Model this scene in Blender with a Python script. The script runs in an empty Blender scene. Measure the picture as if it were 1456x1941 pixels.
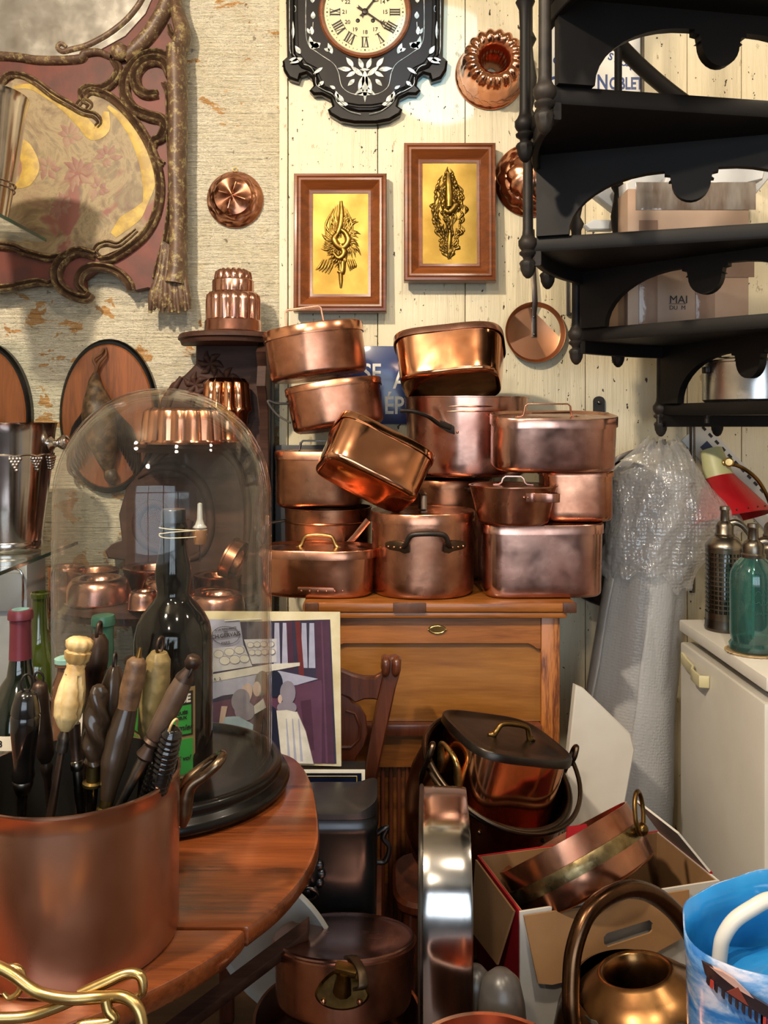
import bpy, bmesh, math, random
from mathutils import Vector, Matrix, noise, Euler
R = math.radians
PI = math.pi
F, HY, CZ = 1650.0, 800.0, 1.40          # focal length in pixels, horizon row, eye height
C = bpy.context.scene.collection
random.seed(7)

def P(px, py, D): return Vector(((px-728)/F*D, D, CZ-(py-HY)/F*D))
def lerp(a, b, t): return a+(b-a)*t

# ------------------------------------------------------------------ mesh builder
def ring(a, b, n, z, N=64, cx=0, cy=0, ph=0):
    out = []
    for i in range(N):
        t = 2*PI*i/N+ph; c, s = math.cos(t), math.sin(t)
        if n > 2: 
            # even spacing on a superellipse
            k = (abs(c)**n+abs(s)**n)**(-1.0/n); out.append(Vector((cx+a*c*k, cy+b*s*k, z)))
        else: out.append(Vector((cx+a*c, cy+b*s, z)))
    return out

def spline(pts, n=6, closed=False):
    pts = [Vector(p) if len(p) == 3 else Vector((p[0], p[1], 0)) for p in pts]
    m = len(pts); out = []
    for i in range(m if closed else m-1):
        if closed: p0, p1, p2, p3 = pts[(i-1) % m], pts[i], pts[(i+1) % m], pts[(i+2) % m]
        else:
            p1, p2 = pts[i], pts[i+1]
            p0 = pts[i-1] if i else p1*2-p2
            p3 = pts[i+2] if i+2 < m else p2*2-p1
        for k in range(n):
            t = k/n; t2, t3 = t*t, t*t*t
            out.append(.5*((2*p1)+(p2-p0)*t+(2*p0-5*p1+4*p2-p3)*t2+(3*p1-p0-3*p2+p3)*t3))
    if not closed: out.append(pts[-1])
    return out

def resamp(vals, n):
    out = []
    for i in range(n):
        t = i/(n-1)*(len(vals)-1); k = min(int(t), len(vals)-2); out.append(lerp(vals[k], vals[k+1], t-k))
    return out

class MB:
    def __init__(s): s.v = []; s.f = []; s.m = []
    def add(s, vs, fs, M=None, mi=0):
        o = len(s.v)
        s.v += [(M @ Vector(v)) if M else Vector(v) for v in vs]
        s.f += [[i+o for i in f] for f in fs]; s.m += [mi]*len(fs)
        return s
    def loft(s, rings, M=None, mi=0, cap0=False, cap1=False, closed=True, wrap=False):
        n = len(rings[0]); vs = [p for r in rings for p in r]; fs = []
        nr = len(rings)
        for j in range(nr if wrap else nr-1):
            k = (j+1) % nr
            for i in range(n if closed else n-1):
                i2 = (i+1) % n
                fs.append([j*n+i, j*n+i2, k*n+i2, k*n+i])
        if cap0: fs.append(list(range(n))[::-1])
        if cap1: fs.append([(nr-1)*n+i for i in range(n)])
        return s.add(vs, fs, M, mi)
    def lathe(s, prof, N=40, M=None, mi=0, rf=None, cap0=False, cap1=False):
        rings = []
        for j, (r, z) in enumerate(prof):
            rr = []
            for i in range(N):
                t = 2*PI*i/N
                q, zz = rf(t, r, z, j) if rf else (r, z)
                rr.append(Vector((q*math.cos(t), q*math.sin(t), zz)))
            rings.append(rr)
        return s.loft(rings, M, mi, cap0, cap1)
    def tube(s, pts, r, N=8, closed=False, M=None, mi=0, sec=None, up=None, flat=1.0):
        # sweep a round (or custom 'sec' [(u,v)]) section; 'up' fixes the section's v axis
        pts = [Vector(p) for p in pts]; m = len(pts)
        rad = r if isinstance(r, (list, tuple)) else [r]*m
        if len(rad) != m: rad = resamp(list(rad), m)
        if sec is None: sec = [(math.cos(2*PI*i/N), math.sin(2*PI*i/N)*flat) for i in range(N)]
        rings = []; prev = None
        for i in range(m):
            if closed: t = pts[(i+1) % m]-pts[i-1]
            else: t = pts[min(i+1, m-1)]-pts[max(i-1, 0)]
            if t.length < 1e-9: t = Vector((0, 0, 1))
            t.normalize()
            if up is not None:
                u = Vector(up); sd = t.cross(u)
                if sd.length < 1e-4: sd = t.cross(Vector((1, 0, 0.01)))
                sd.normalize(); w = sd.cross(t).normalized()
            else:
                if prev is None:
                    a = Vector((0, 0, 1)) if abs(t.z) < .9 else Vector((1, 0, 0))
                    sd = t.cross(a).normalized()
                else:
                    sd = prev-t*prev.dot(t)
                    sd = sd.normalized() if sd.length > 1e-6 else t.orthogonal().normalized()
                prev = sd; w = sd.cross(t)
            rings.append([pts[i]+sd*(x*rad[i])+w*(y*rad[i]) for x, y in sec])
        return s.loft(rings, M, mi, not closed, not closed, wrap=closed)
    def strap(s, pts, w, t, side, M=None, mi=0, closed=False):
        # flat bar: width w along 'side', thickness t
        side = Vector(side).normalized(); pts = [Vector(p) for p in pts]; m = len(pts); rings = []
        ww = w if isinstance(w, (list, tuple)) else [w]*m
        if len(ww) != m: ww = resamp(list(ww), m)
        for i in range(m):
            d = pts[(i+1) % m]-pts[i-1] if closed else pts[min(i+1, m-1)]-pts[max(i-1, 0)]
            nn = side.cross(d)
            nn = nn.normalized() if nn.length > 1e-9 else Vector((0, 0, 1))
            a, b, e = side*(ww[i]/2), nn*(t/2), .25
            rings.append([pts[i]+a*x+b*y for x, y in ((1, 1-e), (1-.12, 1), (-1+.12, 1), (-1, 1-e), (-1, -1+e), (-1+.12, -1), (1-.12, -1), (1, -1+e))])
        return s.loft(rings, M, mi, not closed, not closed, wrap=closed)
    def box(s, c, d, M=None, mi=0, bev=0.0, rot=None):
        bm = bmesh.new(); bmesh.ops.create_cube(bm, size=1)
        for v in bm.verts: v.co = Vector((v.co.x*d[0], v.co.y*d[1], v.co.z*d[2]))
        if bev > 0: bmesh.ops.bevel(bm, geom=bm.edges[:], offset=min(bev, min(d)*.45), segments=2, profile=.6, affect='EDGES')
        T = Matrix.Translation(Vector(c))
        if rot: T = T @ Euler(rot).to_matrix().to_4x4()
        if M: T = M @ T
        bm.verts.index_update()
        s.add([v.co.copy() for v in bm.verts], [[v.index for v in f.verts] for f in bm.faces], T, mi); bm.free(); return s
    def prism(s, out, y0, y1, M=None, mi=0, bev=0.0):
        # outline in (x,z); front (towards -y) at y0, back at y1
        n = len(out); o = [Vector((p[0], 0, p[1])) for p in out]
        area = sum(o[i].x*o[(i+1) % n].z-o[(i+1) % n].x*o[i].z for i in range(n))
        if area < 0: o = o[::-1]
        rings = [[Vector((p.x, y1, p.z)) for p in o]]
        if bev > 0:
            rings.append([Vector((p.x, y0+bev, p.z)) for p in o])
            ins = []
            for i in range(n):
                a = (o[i]-o[i-1]); b = (o[(i+1) % n]-o[i])
                a = a.normalized() if a.length > 1e-9 else b.normalized(); b = b.normalized() if b.length > 1e-9 else a
                na, nb = Vector((-a.z, 0, a.x)), Vector((-b.z, 0, b.x)); q = na+nb
                q = q.normalized() if q.length > 1e-6 else na
                ins.append(o[i]+q*bev)
            rings.append([Vector((p.x, y0, p.z)) for p in ins])
        else: rings.append([Vector((p.x, y0, p.z)) for p in o])
        return s.loft(rings, M, mi, True, True)
    def sph(s, c, r, M=None, mi=0, N=14, rot=None):
        if not isinstance(r, (list, tuple)): r = (r, r, r)
        T = Matrix.Translation(Vector(c))
        if rot: T = T @ Euler(rot).to_matrix().to_4x4()
        if M: T = M @ T
        k = max(5, N//2); rings = []
        for j in range(k+1):
            a = -PI/2+PI*j/k; cc = max(math.cos(a), 1e-4)
            rings.append([Vector((r[0]*cc*math.cos(2*PI*i/N), r[1]*cc*math.sin(2*PI*i/N), r[2]*math.sin(a))) for i in range(N)])
        return s.loft(rings, T, mi, True, True)
    def dent(s, amp, fr, seed=0, lo=0):
        off = Vector((seed*3.7, seed*1.3, seed*7.1))
        for i in range(lo, len(s.v)): s.v[i] = s.v[i]+noise.noise_vector(s.v[i]*fr+off)*amp
        return s
    def text(s, body, size, M, ext=.0004, bold=0.0, mi=0, align='CENTER', sx=1.0, shear=0):
        cu = bpy.data.curves.new('lettering', 'FONT'); cu.body = body; cu.size = size; cu.extrude = ext; cu.offset = bold
        cu.align_x = align; cu.align_y = 'CENTER'; cu.resolution_u = 3; cu.shear = shear
        ob = bpy.data.objects.new('lettering', cu); me = bpy.data.meshes.new_from_object(ob)
        T = M @ Euler((PI/2, 0, 0)).to_matrix().to_4x4() @ Matrix.Diagonal((sx, 1, 1, 1))
        s.add([v.co.copy() for v in me.vertices], [list(p.vertices) for p in me.polygons], T, mi)
        bpy.data.objects.remove(ob); bpy.data.curves.remove(cu); bpy.data.meshes.remove(me); return s
    def build(s, name, mats, parent=None, loc=None, rot=None, ang=38, merge=True):
        me = bpy.data.meshes.new(name); bm = bmesh.new()
        bv = [bm.verts.new(v) for v in s.v]; bm.verts.ensure_lookup_table()
        for f, m in zip(s.f, s.m):
            if len(set(f)) < 3: continue
            try: fa = bm.faces.new([bv[i] for i in f]); fa.material_index = m; fa.smooth = True
            except ValueError: pass
        if merge:
            bmesh.ops.remove_doubles(bm, verts=bm.verts[:], dist=2e-6)
            bmesh.ops.dissolve_degenerate(bm, edges=bm.edges[:], dist=1e-7)
        bmesh.ops.recalc_face_normals(bm, faces=bm.faces[:])
        bm.to_mesh(me); bm.free()
        me.set_sharp_from_angle(angle=R(ang))
        for m in (mats if isinstance(mats, (list, tuple)) else [mats]): me.materials.append(m)
        o = bpy.data.objects.new(name, me); C.objects.link(o)
        if parent: o.parent = parent
        if loc is not None: o.location = loc
        if rot is not None: o.rotation_euler = rot
        return o

def tag(o, label=None, cat=None, group=None, kind=None):
    if label: o['label'] = label
    if cat: o['category'] = cat
    if group: o['group'] = group
    if kind: o['kind'] = kind
    return o
def thing(name, label, cat, loc=(0, 0, 0), rot=(0, 0, 0), group=None):
    o = bpy.data.objects.new(name, None); C.objects.link(o); o.empty_display_size = .05
    o.location = loc; o.rotation_euler = rot
    return tag(o, label, cat, group)
def copy_tree(o, parent=None):
    c = o.copy(); C.objects.link(c)
    if parent: c.parent = parent
    for ch in list(o.children): copy_tree(ch, c)
    return c
def T(x=0, y=0, z=0, rx=0, ry=0, rz=0, s=1):
    return Matrix.Translation((x, y, z)) @ Euler((rx, ry, rz)).to_matrix().to_4x4() @ Matrix.Scale(s, 4)
def aim(a, b):
    # matrix at a whose +z runs to b
    d = (Vector(b)-Vector(a)).normalized(); q = d.to_track_quat('Z', 'Y'); return Matrix.Translation(a) @ q.to_matrix().to_4x4()

# ------------------------------------------------------------------ materials
def nodes(name):
    m = bpy.data.materials.new(name); m.use_nodes = True; nt = m.node_tree; nt.nodes.clear()
    out = nt.nodes.new('ShaderNodeOutputMaterial'); return m, nt, out
def nd(nt, t, **k):
    n = nt.nodes.new(t)
    for a, v in k.items():
        if a.startswith('i_'): n.inputs[a[2:].replace('_', ' ')].default_value = v
        else: setattr(n, a, v)
    return n
def col4(c): return (c[0], c[1], c[2], 1)
def hexc(h):
    out = []
    for i in (0, 2, 4):
        v = int(h[i:i+2], 16)/255; out.append(v/12.92 if v <= .04045 else ((v+.055)/1.055)**2.4)
    return tuple(out)
def coords(nt, scale=(1, 1, 1), kind='Object'):
    tc = nd(nt, 'ShaderNodeTexCoord'); mp = nd(nt, 'ShaderNodeMapping'); mp.inputs['Scale'].default_value = scale
    nt.links.new(tc.outputs[kind], mp.inputs['Vector']); return mp.outputs['Vector']
def ramp(nt, fac, stops):
    r = nd(nt, 'ShaderNodeValToRGB'); e = r.color_ramp.elements
    while len(e) < len(stops): e.new(.5)
    for el, (p, c) in zip(e, stops): el.position = p; el.color = col4(c) if len(c) == 3 else c
    nt.links.new(fac, r.inputs[0]); return r.outputs[0]
def noise_n(nt, vec, sc, det=4, rough=.55, dist=0):
    n = nd(nt, 'ShaderNodeTexNoise'); n.inputs['Scale'].default_value = sc; n.inputs['Detail'].default_value = det
    n.inputs['Roughness'].default_value = rough; n.inputs['Distortion'].default_value = dist
    nt.links.new(vec, n.inputs['Vector']); return n.outputs['Fac']
def bump(nt, h, strength, dist, norm=None):
    b = nd(nt, 'ShaderNodeBump'); b.inputs['Strength'].default_value = strength; b.inputs['Distance'].default_value = dist
    nt.links.new(h, b.inputs['Height'])
    if norm: nt.links.new(norm, b.inputs['Normal'])
    return b.outputs[0]
def mixc(nt, fac, a, b):
    m = nd(nt, 'ShaderNodeMix', data_type='RGBA')
    for sock, v in ((m.inputs[0], fac), (m.inputs[6], a), (m.inputs[7], b)):
        if hasattr(v, 'node'): nt.links.new(v, sock)
        elif isinstance(v, (int, float)): sock.default_value = v
        else: sock.default_value = col4(v)
    return m.outputs[2]
_mc = {}
def M(name, col, col2=None, rough=.5, metal=0.0, ns=6, lo=.35, hi=.65, bs=0, bd=.001, bstr=.4, stretch=(1, 1, 1), coat=0, rvar=0.0, det=4, emit=0, spec=None, dist=0):
    if name in _mc: return _mc[name]
    m, nt, out = nodes(name); b = nd(nt, 'ShaderNodeBsdfPrincipled'); nt.links.new(b.outputs[0], out.inputs[0])
    col = hexc(col) if isinstance(col, str) else col
    b.inputs['Roughness'].default_value = rough; b.inputs['Metallic'].default_value = metal
    v = coords(nt, stretch)
    if col2 is not None:
        col2 = hexc(col2) if isinstance(col2, str) else col2
        f = noise_n(nt, v, ns, det, dist=dist); nt.links.new(ramp(nt, f, [(lo, col), (hi, col2)]), b.inputs['Base Color'])
        if rvar:
            mr = nd(nt, 'ShaderNodeMapRange'); mr.inputs['To Min'].default_value = max(.02, rough-rvar); mr.inputs['To Max'].default_value = rough+rvar
            mr.inputs['From Min'].default_value = .3; mr.inputs['From Max'].default_value = .7
            nt.links.new(noise_n(nt, v, ns*1.7, 3), mr.inputs[0]); nt.links.new(mr.outputs[0], b.inputs['Roughness'])
    else: b.inputs['Base Color'].default_value = col4(col)
    if bs: nt.links.new(bump(nt, noise_n(nt, v, bs, 3), bstr, bd), b.inputs['Normal'])
    if coat: b.inputs['Coat Weight'].default_value = coat; b.inputs['Coat Roughness'].default_value = .08
    if spec is not None: b.inputs['Specular IOR Level'].default_value = spec
    if emit: b.inputs['Emission Color'].default_value = col4(col); b.inputs['Emission Strength'].default_value = emit
    _mc[name] = m; return m
def wood(name, c1, c2, rough=.4, axis='x', sc=1.0, coat=0.0, contrast=(.3, .7), spec=.5):
    if name in _mc: return _mc[name]
    m, nt, out = nodes(name); b = nd(nt, 'ShaderNodeBsdfPrincipled'); nt.links.new(b.outputs[0], out.inputs[0])
    st = {'x': (1.2*sc, 14*sc, 14*sc), 'y': (14*sc, 1.2*sc, 14*sc), 'z': (14*sc, 14*sc, 1.2*sc)}[axis]
    v = coords(nt, st); f = noise_n(nt, v, 2.2, 6, .6, .8)
    f2 = noise_n(nt, coords(nt, tuple(k*6 for k in st)), 3, 2)
    mm = nd(nt, 'ShaderNodeMath', operation='MULTIPLY_ADD'); mm.inputs[1].default_value = .3
    nt.links.new(f2, mm.inputs[0]); nt.links.new(f, mm.inputs[2])
    nt.links.new(ramp(nt, mm.outputs[0], [(contrast[0]+.15, hexc(c1)), (contrast[1]+.15, hexc(c2))]), b.inputs['Base Color'])
    b.inputs['Roughness'].default_value = rough; b.inputs['Specular IOR Level'].default_value = spec
    if coat: b.inputs['Coat Weight'].default_value = coat; b.inputs['Coat Roughness'].default_value = .15
    nt.links.new(bump(nt, f2, .15, .001), b.inputs['Normal'])
    _mc[name] = m; return m
def glassy(name, tint=(.97, .98, .97), base=.04, edge=.75, power=3.0, haze=0.0, hazecol=(.8, .8, .8), rough=.02, streak=0.0, bumps=0, bd=.001, bsc=1.0):
    # thin clear glass: see-through sheet with a mirror share growing towards grazing angles and a little dust
    m, nt, out = nodes(name)
    lw = nd(nt, 'ShaderNodeLayerWeight'); lw.inputs['Blend'].default_value = .5
    p = nd(nt, 'ShaderNodeMath', operation='POWER'); p.inputs[1].default_value = power; nt.links.new(lw.outputs['Facing'], p.inputs[0])
    a = nd(nt, 'ShaderNodeMath', operation='MULTIPLY_ADD'); a.inputs[1].default_value = edge; a.inputs[2].default_value = base; nt.links.new(p.outputs[0], a.inputs[0])
    tr = nd(nt, 'ShaderNodeBsdfTransparent'); tr.inputs[0].default_value = col4(tint)
    gl = nd(nt, 'ShaderNodeBsdfGlossy'); gl.inputs['Roughness'].default_value = rough; gl.inputs[0].default_value = (1, 1, 1, 1)
    mx = nd(nt, 'ShaderNodeMixShader'); nt.links.new(a.outputs[0], mx.inputs[0]); nt.links.new(tr.outputs[0], mx.inputs[1]); nt.links.new(gl.outputs[0], mx.inputs[2])
    last = mx.outputs[0]
    if haze:
        df = nd(nt, 'ShaderNodeBsdfDiffuse'); df.inputs[0].default_value = col4(hazecol)
        tl = nd(nt, 'ShaderNodeBsdfTranslucent'); tl.inputs[0].default_value = col4(hazecol)
        dm = nd(nt, 'ShaderNodeMixShader'); nt.links.new(df.outputs[0], dm.inputs[1]); nt.links.new(tl.outputs[0], dm.inputs[2])
        hm = nd(nt, 'ShaderNodeMixShader'); hm.inputs[0].default_value = haze
        if streak:
            f = noise_n(nt, coords(nt, (6*bsc, 6*bsc, 1.2*bsc)), 4, 5, .7); mr = nd(nt, 'ShaderNodeMapRange')
            mr.inputs['From Min'].default_value = .4; mr.inputs['From Max'].default_value = .75; mr.inputs['To Min'].default_value = haze; mr.inputs['To Max'].default_value = haze+streak
            nt.links.new(f, mr.inputs[0]); nt.links.new(mr.outputs[0], hm.inputs[0])
        nt.links.new(last, hm.inputs[1]); nt.links.new(dm.outputs[0], hm.inputs[2]); last = hm.outputs[0]
    if bumps:
        vo = nd(nt, 'ShaderNodeTexVoronoi', feature='SMOOTH_F1'); vo.inputs['Scale'].default_value = bumps; vo.inputs['Randomness'].default_value = .35
        nt.links.new(coords(nt), vo.inputs['Vector']); bn = bump(nt, vo.outputs['Distance'], 1.0, bd)
        nt.links.new(bn, gl.inputs['Normal']); nt.links.new(bn, lw.inputs['Normal'])
        if haze: nt.links.new(bn, df.inputs['Normal'])
    nt.links.new(last, out.inputs[0]); _mc[name] = m; return m

COP = M('copper_polished', 'e3a581', 'b5775a', .2, 1, ns=5, rvar=.08, bs=22, bd=.0012, bstr=.25)
COPD = M('copper_worn', 'cf9678', '96614a', .28, 1, ns=7, rvar=.1, bs=18, bd=.0012, bstr=.3)
COPP = M('copper_pink', 'd9aa97', 'aa7869', .24, 1, ns=6, rvar=.1, bs=16, bd=.0012, bstr=.25)
COPB = M('copper_bright', 'efb48c', 'cc8a60', .14, 1, ns=5, rvar=.05, bs=14, bd=.0008, bstr=.2)
COPX = M('copper_tarnished', 'a87455', '6f4a36', .33, 1, ns=8, rvar=.1, bs=25, bd=.0012, bstr=.3)
IRON = M('black_iron', '2a2725', '3d3631', .45, .7, ns=20, bs=60, bd=.0008)
TIN = M('tinned_metal', '6f6a64', '56504a', .33, 1, ns=9, rvar=.08, bs=20, bd=.0008, bstr=.2)
BRASS = M('brass', 'd2b67c', 'a98a52', .3, 1, ns=15, rvar=.06)
BRASSD = M('dark_brass', '8a6a3c', '54401f', .35, 1, ns=18, rvar=.08, bs=40, bd=.0008)
GOLD = M('gilt_brass', 'a98c48', '8e7236', .5, 1, ns=10, rvar=.05)
STEEL = M('polished_steel', 'c9c7c4', 'aeaaa6', .17, 1, ns=6, rvar=.05, bs=6, bd=.001, bstr=.25)
SILVER = M('silver_plate', 'd8d2cc', 'b5aea7', .15, 1, ns=5, rvar=.04, bs=6, bd=.001, bstr=.2)
EBONY = M('ebonised_wood', '0b0908', '060505', .28, 0, ns=12, coat=.12, spec=.3)
BLACKW = M('black_painted_wood', '1b1817', '262120', .42, 0, ns=9, bs=30, bd=.001, stretch=(1, 1, 1))
DARKW = wood('dark_carved_oak', '33201a', '4d3329', .55, 'x', 1.2, spec=.22)
PINE = wood('oiled_pine', '68380f', '9c5f27', .4, 'x', 1.0, .25)
PINEV = wood('oiled_pine_upright', '5e2d0c', 'a8672c', .4, 'z', 1.6, .2, (.4, .56))
PANEL = wood('pine_panel', '734517', '98652c', .38, 'x', .6, .3)
MAHOG = wood('mahogany', '4b2213', '6d3820', .34, 'z', 1.0, .35)
TABLE = wood('cherry_table', '4d220e', '824420', .24, 'x', .8, .45)
FRAMEW = wood('walnut_frame', '5e3016', '87491f', .35, 'x', 1.0, .35)
WHITEP = M('white_print', 'dedad0', 'cfcabd', .5, ns=8)
BLACKP = M('black_print', '14120f', rough=.5)
# ------------------------------------------------------------------ camera, room, light
cam = bpy.data.cameras.new('camera'); camo = bpy.data.objects.new('camera', cam); C.objects.link(camo)
cam.sensor_fit = 'AUTO'; cam.sensor_width = 36; cam.lens = F/1941*36; cam.shift_y = -170.5/1941; cam.clip_start = .05
camo.location = (0, 0, CZ); camo.rotation_euler = (PI/2, 0, 0); bpy.context.scene.camera = camo
WY = 2.80                                   # back wall
XS = (529-728)/F*WY                         # where the brick ends and the boarding starts

def brick_mat():
    m, nt, out = nodes('painted_brick'); b = nd(nt, 'ShaderNodeBsdfPrincipled'); nt.links.new(b.outputs[0], out.inputs[0])
    v = coords(nt); v3 = coords(nt, (2.2, 2.2, 60)); v2 = coords(nt, (4.5, 4.5, 8))
    ridg = noise_n(nt, v3, 2.2, 4, .65, .2)
    tc = nd(nt, 'ShaderNodeTexCoord'); mp = nd(nt, 'ShaderNodeMapping'); mp.inputs['Rotation'].default_value = (-PI/2, 0, 0); nt.links.new(tc.outputs['Object'], mp.inputs['Vector'])
    br = nd(nt, 'ShaderNodeTexBrick'); br.inputs['Scale'].default_value = 1.0; br.inputs['Brick Width'].default_value = .23; br.inputs['Row Height'].default_value = .075
    br.inputs['Mortar Size'].default_value = .006; br.inputs['Mortar Smooth'].default_value = .6; nt.links.new(mp.outputs[0], br.inputs['Vector'])
    patch = noise_n(nt, v2, 1.7, 6, .62, .4)
    # the bare patches sit in bands where whole bricks lost their paint
    sep = nd(nt, 'ShaderNodeSeparateXYZ'); nt.links.new(v, sep.inputs[0])
    low = nd(nt, 'ShaderNodeMapRange'); low.inputs['From Min'].default_value = 2.0; low.inputs['From Max'].default_value = 1.0; low.inputs['To Min'].default_value = -.03; low.inputs['To Max'].default_value = .075
    nt.links.new(sep.outputs['Z'], low.inputs[0])
    ad = nd(nt, 'ShaderNodeMath', operation='ADD'); nt.links.new(patch, ad.inputs[0]); nt.links.new(low.outputs[0], ad.inputs[1])
    bare = ramp(nt, ad.outputs[0], [(.605, (0, 0, 0)), (.62, (1, 1, 1))])
    cream = ramp(nt, noise_n(nt, v, 9, 5), [(.3, hexc('e0d4b4')), (.6, hexc('ece2c8')), (.8, hexc('dccba4'))])
    clay = ramp(nt, ridg, [(.35, hexc('c08a4e')), (.6, hexc('d9aa70'))])
    spots = ramp(nt, noise_n(nt, v, 26, 2), [(.27, hexc('4b3520')), (.30, (1, 1, 1))])
    c1 = mixc(nt, bare, cream, clay); mm = nd(nt, 'ShaderNodeMix', data_type='RGBA', blend_type='MULTIPLY'); mm.inputs[0].default_value = .6
    gr = ramp(nt, ridg, [(.30, hexc('a8976c')), (.42, (1, 1, 1))]); m3 = nd(nt, 'ShaderNodeMix', data_type='RGBA', blend_type='MULTIPLY'); m3.inputs[0].default_value = .35; nt.links.new(c1, m3.inputs[6]); nt.links.new(gr, m3.inputs[7])  # grime in the grooves, also painting in the shade the ridges lack
    nt.links.new(m3.outputs[2], mm.inputs[6]); nt.links.new(spots, mm.inputs[7]); nt.links.new(mm.outputs[2], b.inputs['Base Color']); b.inputs['Roughness'].default_value = .55
    n1 = bump(nt, ridg, 1.0, .022); n2 = bump(nt, br.outputs['Fac'], -.8, .012, n1)
    n3 = bump(nt, noise_n(nt, v, 30, 6, .7), .9, .012, n2); n4 = bump(nt, bare, -.7, .004, n3); nt.links.new(n4, b.inputs['Normal']); return m
def board_mat():
    m, nt, out = nodes('cream_boards'); b = nd(nt, 'ShaderNodeBsdfPrincipled'); nt.links.new(b.outputs[0], out.inputs[0])
    v = coords(nt); vz = coords(nt, (30, 30, 2.0))
    g = noise_n(nt, vz, 2, 5, .6); c = ramp(nt, noise_n(nt, v, 3.5, 5), [(.3, hexc('cfc2a0')), (.7, hexc('ddd3b8'))])
    sp = ramp(nt, noise_n(nt, coords(nt, (1.6, 1, 1)), 40, 2.5, .6), [(.30, hexc('3a2a1c')), (.318, (1, 1, 1))])
    ch = ramp(nt, noise_n(nt, coords(nt, (9, 9, 4)), 5, 5, .7), [(.33, hexc('8f774e')), (.37, (1, 1, 1))])
    a = nd(nt, 'ShaderNodeMix', data_type='RGBA', blend_type='MULTIPLY'); a.inputs[0].default_value = 1; nt.links.new(c, a.inputs[6]); nt.links.new(sp, a.inputs[7])
    e = nd(nt, 'ShaderNodeMix', data_type='RGBA', blend_type='MULTIPLY'); e.inputs[0].default_value = .55; nt.links.new(a.outputs[2], e.inputs[6]); nt.links.new(ch, e.inputs[7])
    nt.links.new(e.outputs[2], b.inputs['Base Color']); b.inputs['Roughness'].default_value = .48
    n1 = bump(nt, g, .6, .008); n2 = bump(nt, sp, .5, .003, n1); nt.links.new(n2, b.inputs['Normal']); return m
BRICK, BOARD = brick_mat(), board_mat()
PLASTER = M('plaster', 'c9bfae', 'b8ad9b', .7, ns=3)
DARKFLOOR = wood('floor_boards', '3a2416', '5a3a22', .5, 'x', .6)
XL, XR, YF, HZ = -2.1, 2.3, -2.6, 3.15
def struct(name, mb, mat, ang=38): return tag(mb.build(name, mat, ang=ang), kind='structure')
struct('wall_back', MB().box(((XL+XR)/2, WY+.1, HZ/2), (XR-XL+.2, .2, HZ)), BRICK)
# boarding: separate painted boards with dark joints between them, seams read off the photograph
mb = MB(); seams = [529, 546, 716, 882, 1110, 1303, 1406, 1600, 1800, 2080]
for i in range(len(seams)-1):
    x0, x1 = [(s-728)/F*(WY-.03) for s in seams[i:i+2]]
    mb.box(((x0+x1)/2, WY+.02+(-.008 if i == 0 else 0), HZ/2), (x1-x0-.0022, .10, HZ), bev=.003)
bw = struct('wall_boarding', mb, BOARD)
struct('wall_left', MB().box((XL-.1, .1, HZ/2), (.2, 5.6, HZ)), PLASTER)
struct('wall_right', MB().box((XR+.1, .1, HZ/2), (.2, 5.6, HZ)), PLASTER)
struct('floor', MB().box((.1, .1, -.05), (4.8, 5.8, .1)), DARKFLOOR)
struct('ceiling', MB().box((.1, .1, HZ+.05), (4.8, 5.8, .1)), PLASTER)
SHOPW = M('shop_front_wood', '3a2a20', '2a1d16', .5, ns=5)
mb = MB(); wx0, wx1, wz0, wz1 = -1.5, 1.7, .55, 2.55
mb.box(((XL+wx0)/2, YF-.08, HZ/2), (wx0-XL, .16, HZ)); mb.box(((XR+wx1)/2, YF-.08, HZ/2), (XR-wx1, .16, HZ))
mb.box(((wx0+wx1)/2, YF-.08, wz0/2), (wx1-wx0, .16, wz0)); mb.box(((wx0+wx1)/2, YF-.08, (HZ+wz1)/2), (wx1-wx0, .16, HZ-wz1))
struct('wall_front', mb, SHOPW)
mb = MB()
for x in (wx0+.03, -.45, .65, wx1-.03): mb.box((x, YF-.06, (wz0+wz1)/2), (.06, .07, wz1-wz0))
for z in (wz0+.03, 2.0, wz1-.03): mb.box(((wx0+wx1)/2, YF-.06, z), (wx1-wx0, .07, .05))
struct('window_1', mb, SHOPW)

w = bpy.data.worlds.new('daylight'); bpy.context.scene.world = w; w.use_nodes = True
bg = w.node_tree.nodes['Background']; bg.inputs[0].default_value = (.72, .85, 1, 1); bg.inputs[1].default_value = 1.2
def area(name, loc, tgt, sx, sy, power, col, spread=180, disk=False):
    l = bpy.data.lights.new(name, 'AREA'); l.shape = 'DISK' if disk else 'RECTANGLE'; l.size = sx
    if not disk: l.size_y = sy
    l.energy = power; l.color = col; l.spread = R(spread)
    o = bpy.data.objects.new(name, l); C.objects.link(o); o.location = loc
    o.rotation_euler = (Vector(tgt)-Vector(loc)).to_track_quat('-Z', 'Y').to_euler(); return o
def spot(name, loc, tgt, power, col, size, blend=.4, rad=.03):
    l = bpy.data.lights.new(name, 'SPOT'); l.energy = power; l.color = col; l.spot_size = R(size); l.spot_blend = blend; l.shadow_soft_size = rad
    o = bpy.data.objects.new(name, l); C.objects.link(o); o.location = loc
    o.rotation_euler = (Vector(tgt)-Vector(loc)).to_track_quat('-Z', 'Y').to_euler(); return o
WARM = (1, .84, .64)
area('window_daylight', ((wx0+wx1)/2, YF-.25, 1.6), ((wx0+wx1)/2, 2, 1.3), 3.0, 1.9, 62, (.78, .89, 1))
area('ceiling_lamp', (-1.05, .35, 3.0), (-.1, 2.6, 1.2), .11, .11, 72, WARM, 170, True)
area('ceiling_lamp', (.35, .25, 3.05), (.45, 2.2, .8), .12, .12, 22, WARM, 170, True)
area('ceiling_lamp', (1.45, 1.2, 3.05), (1.1, 2.3, .6), .14, .14, 12, WARM, 170, True)
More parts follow.
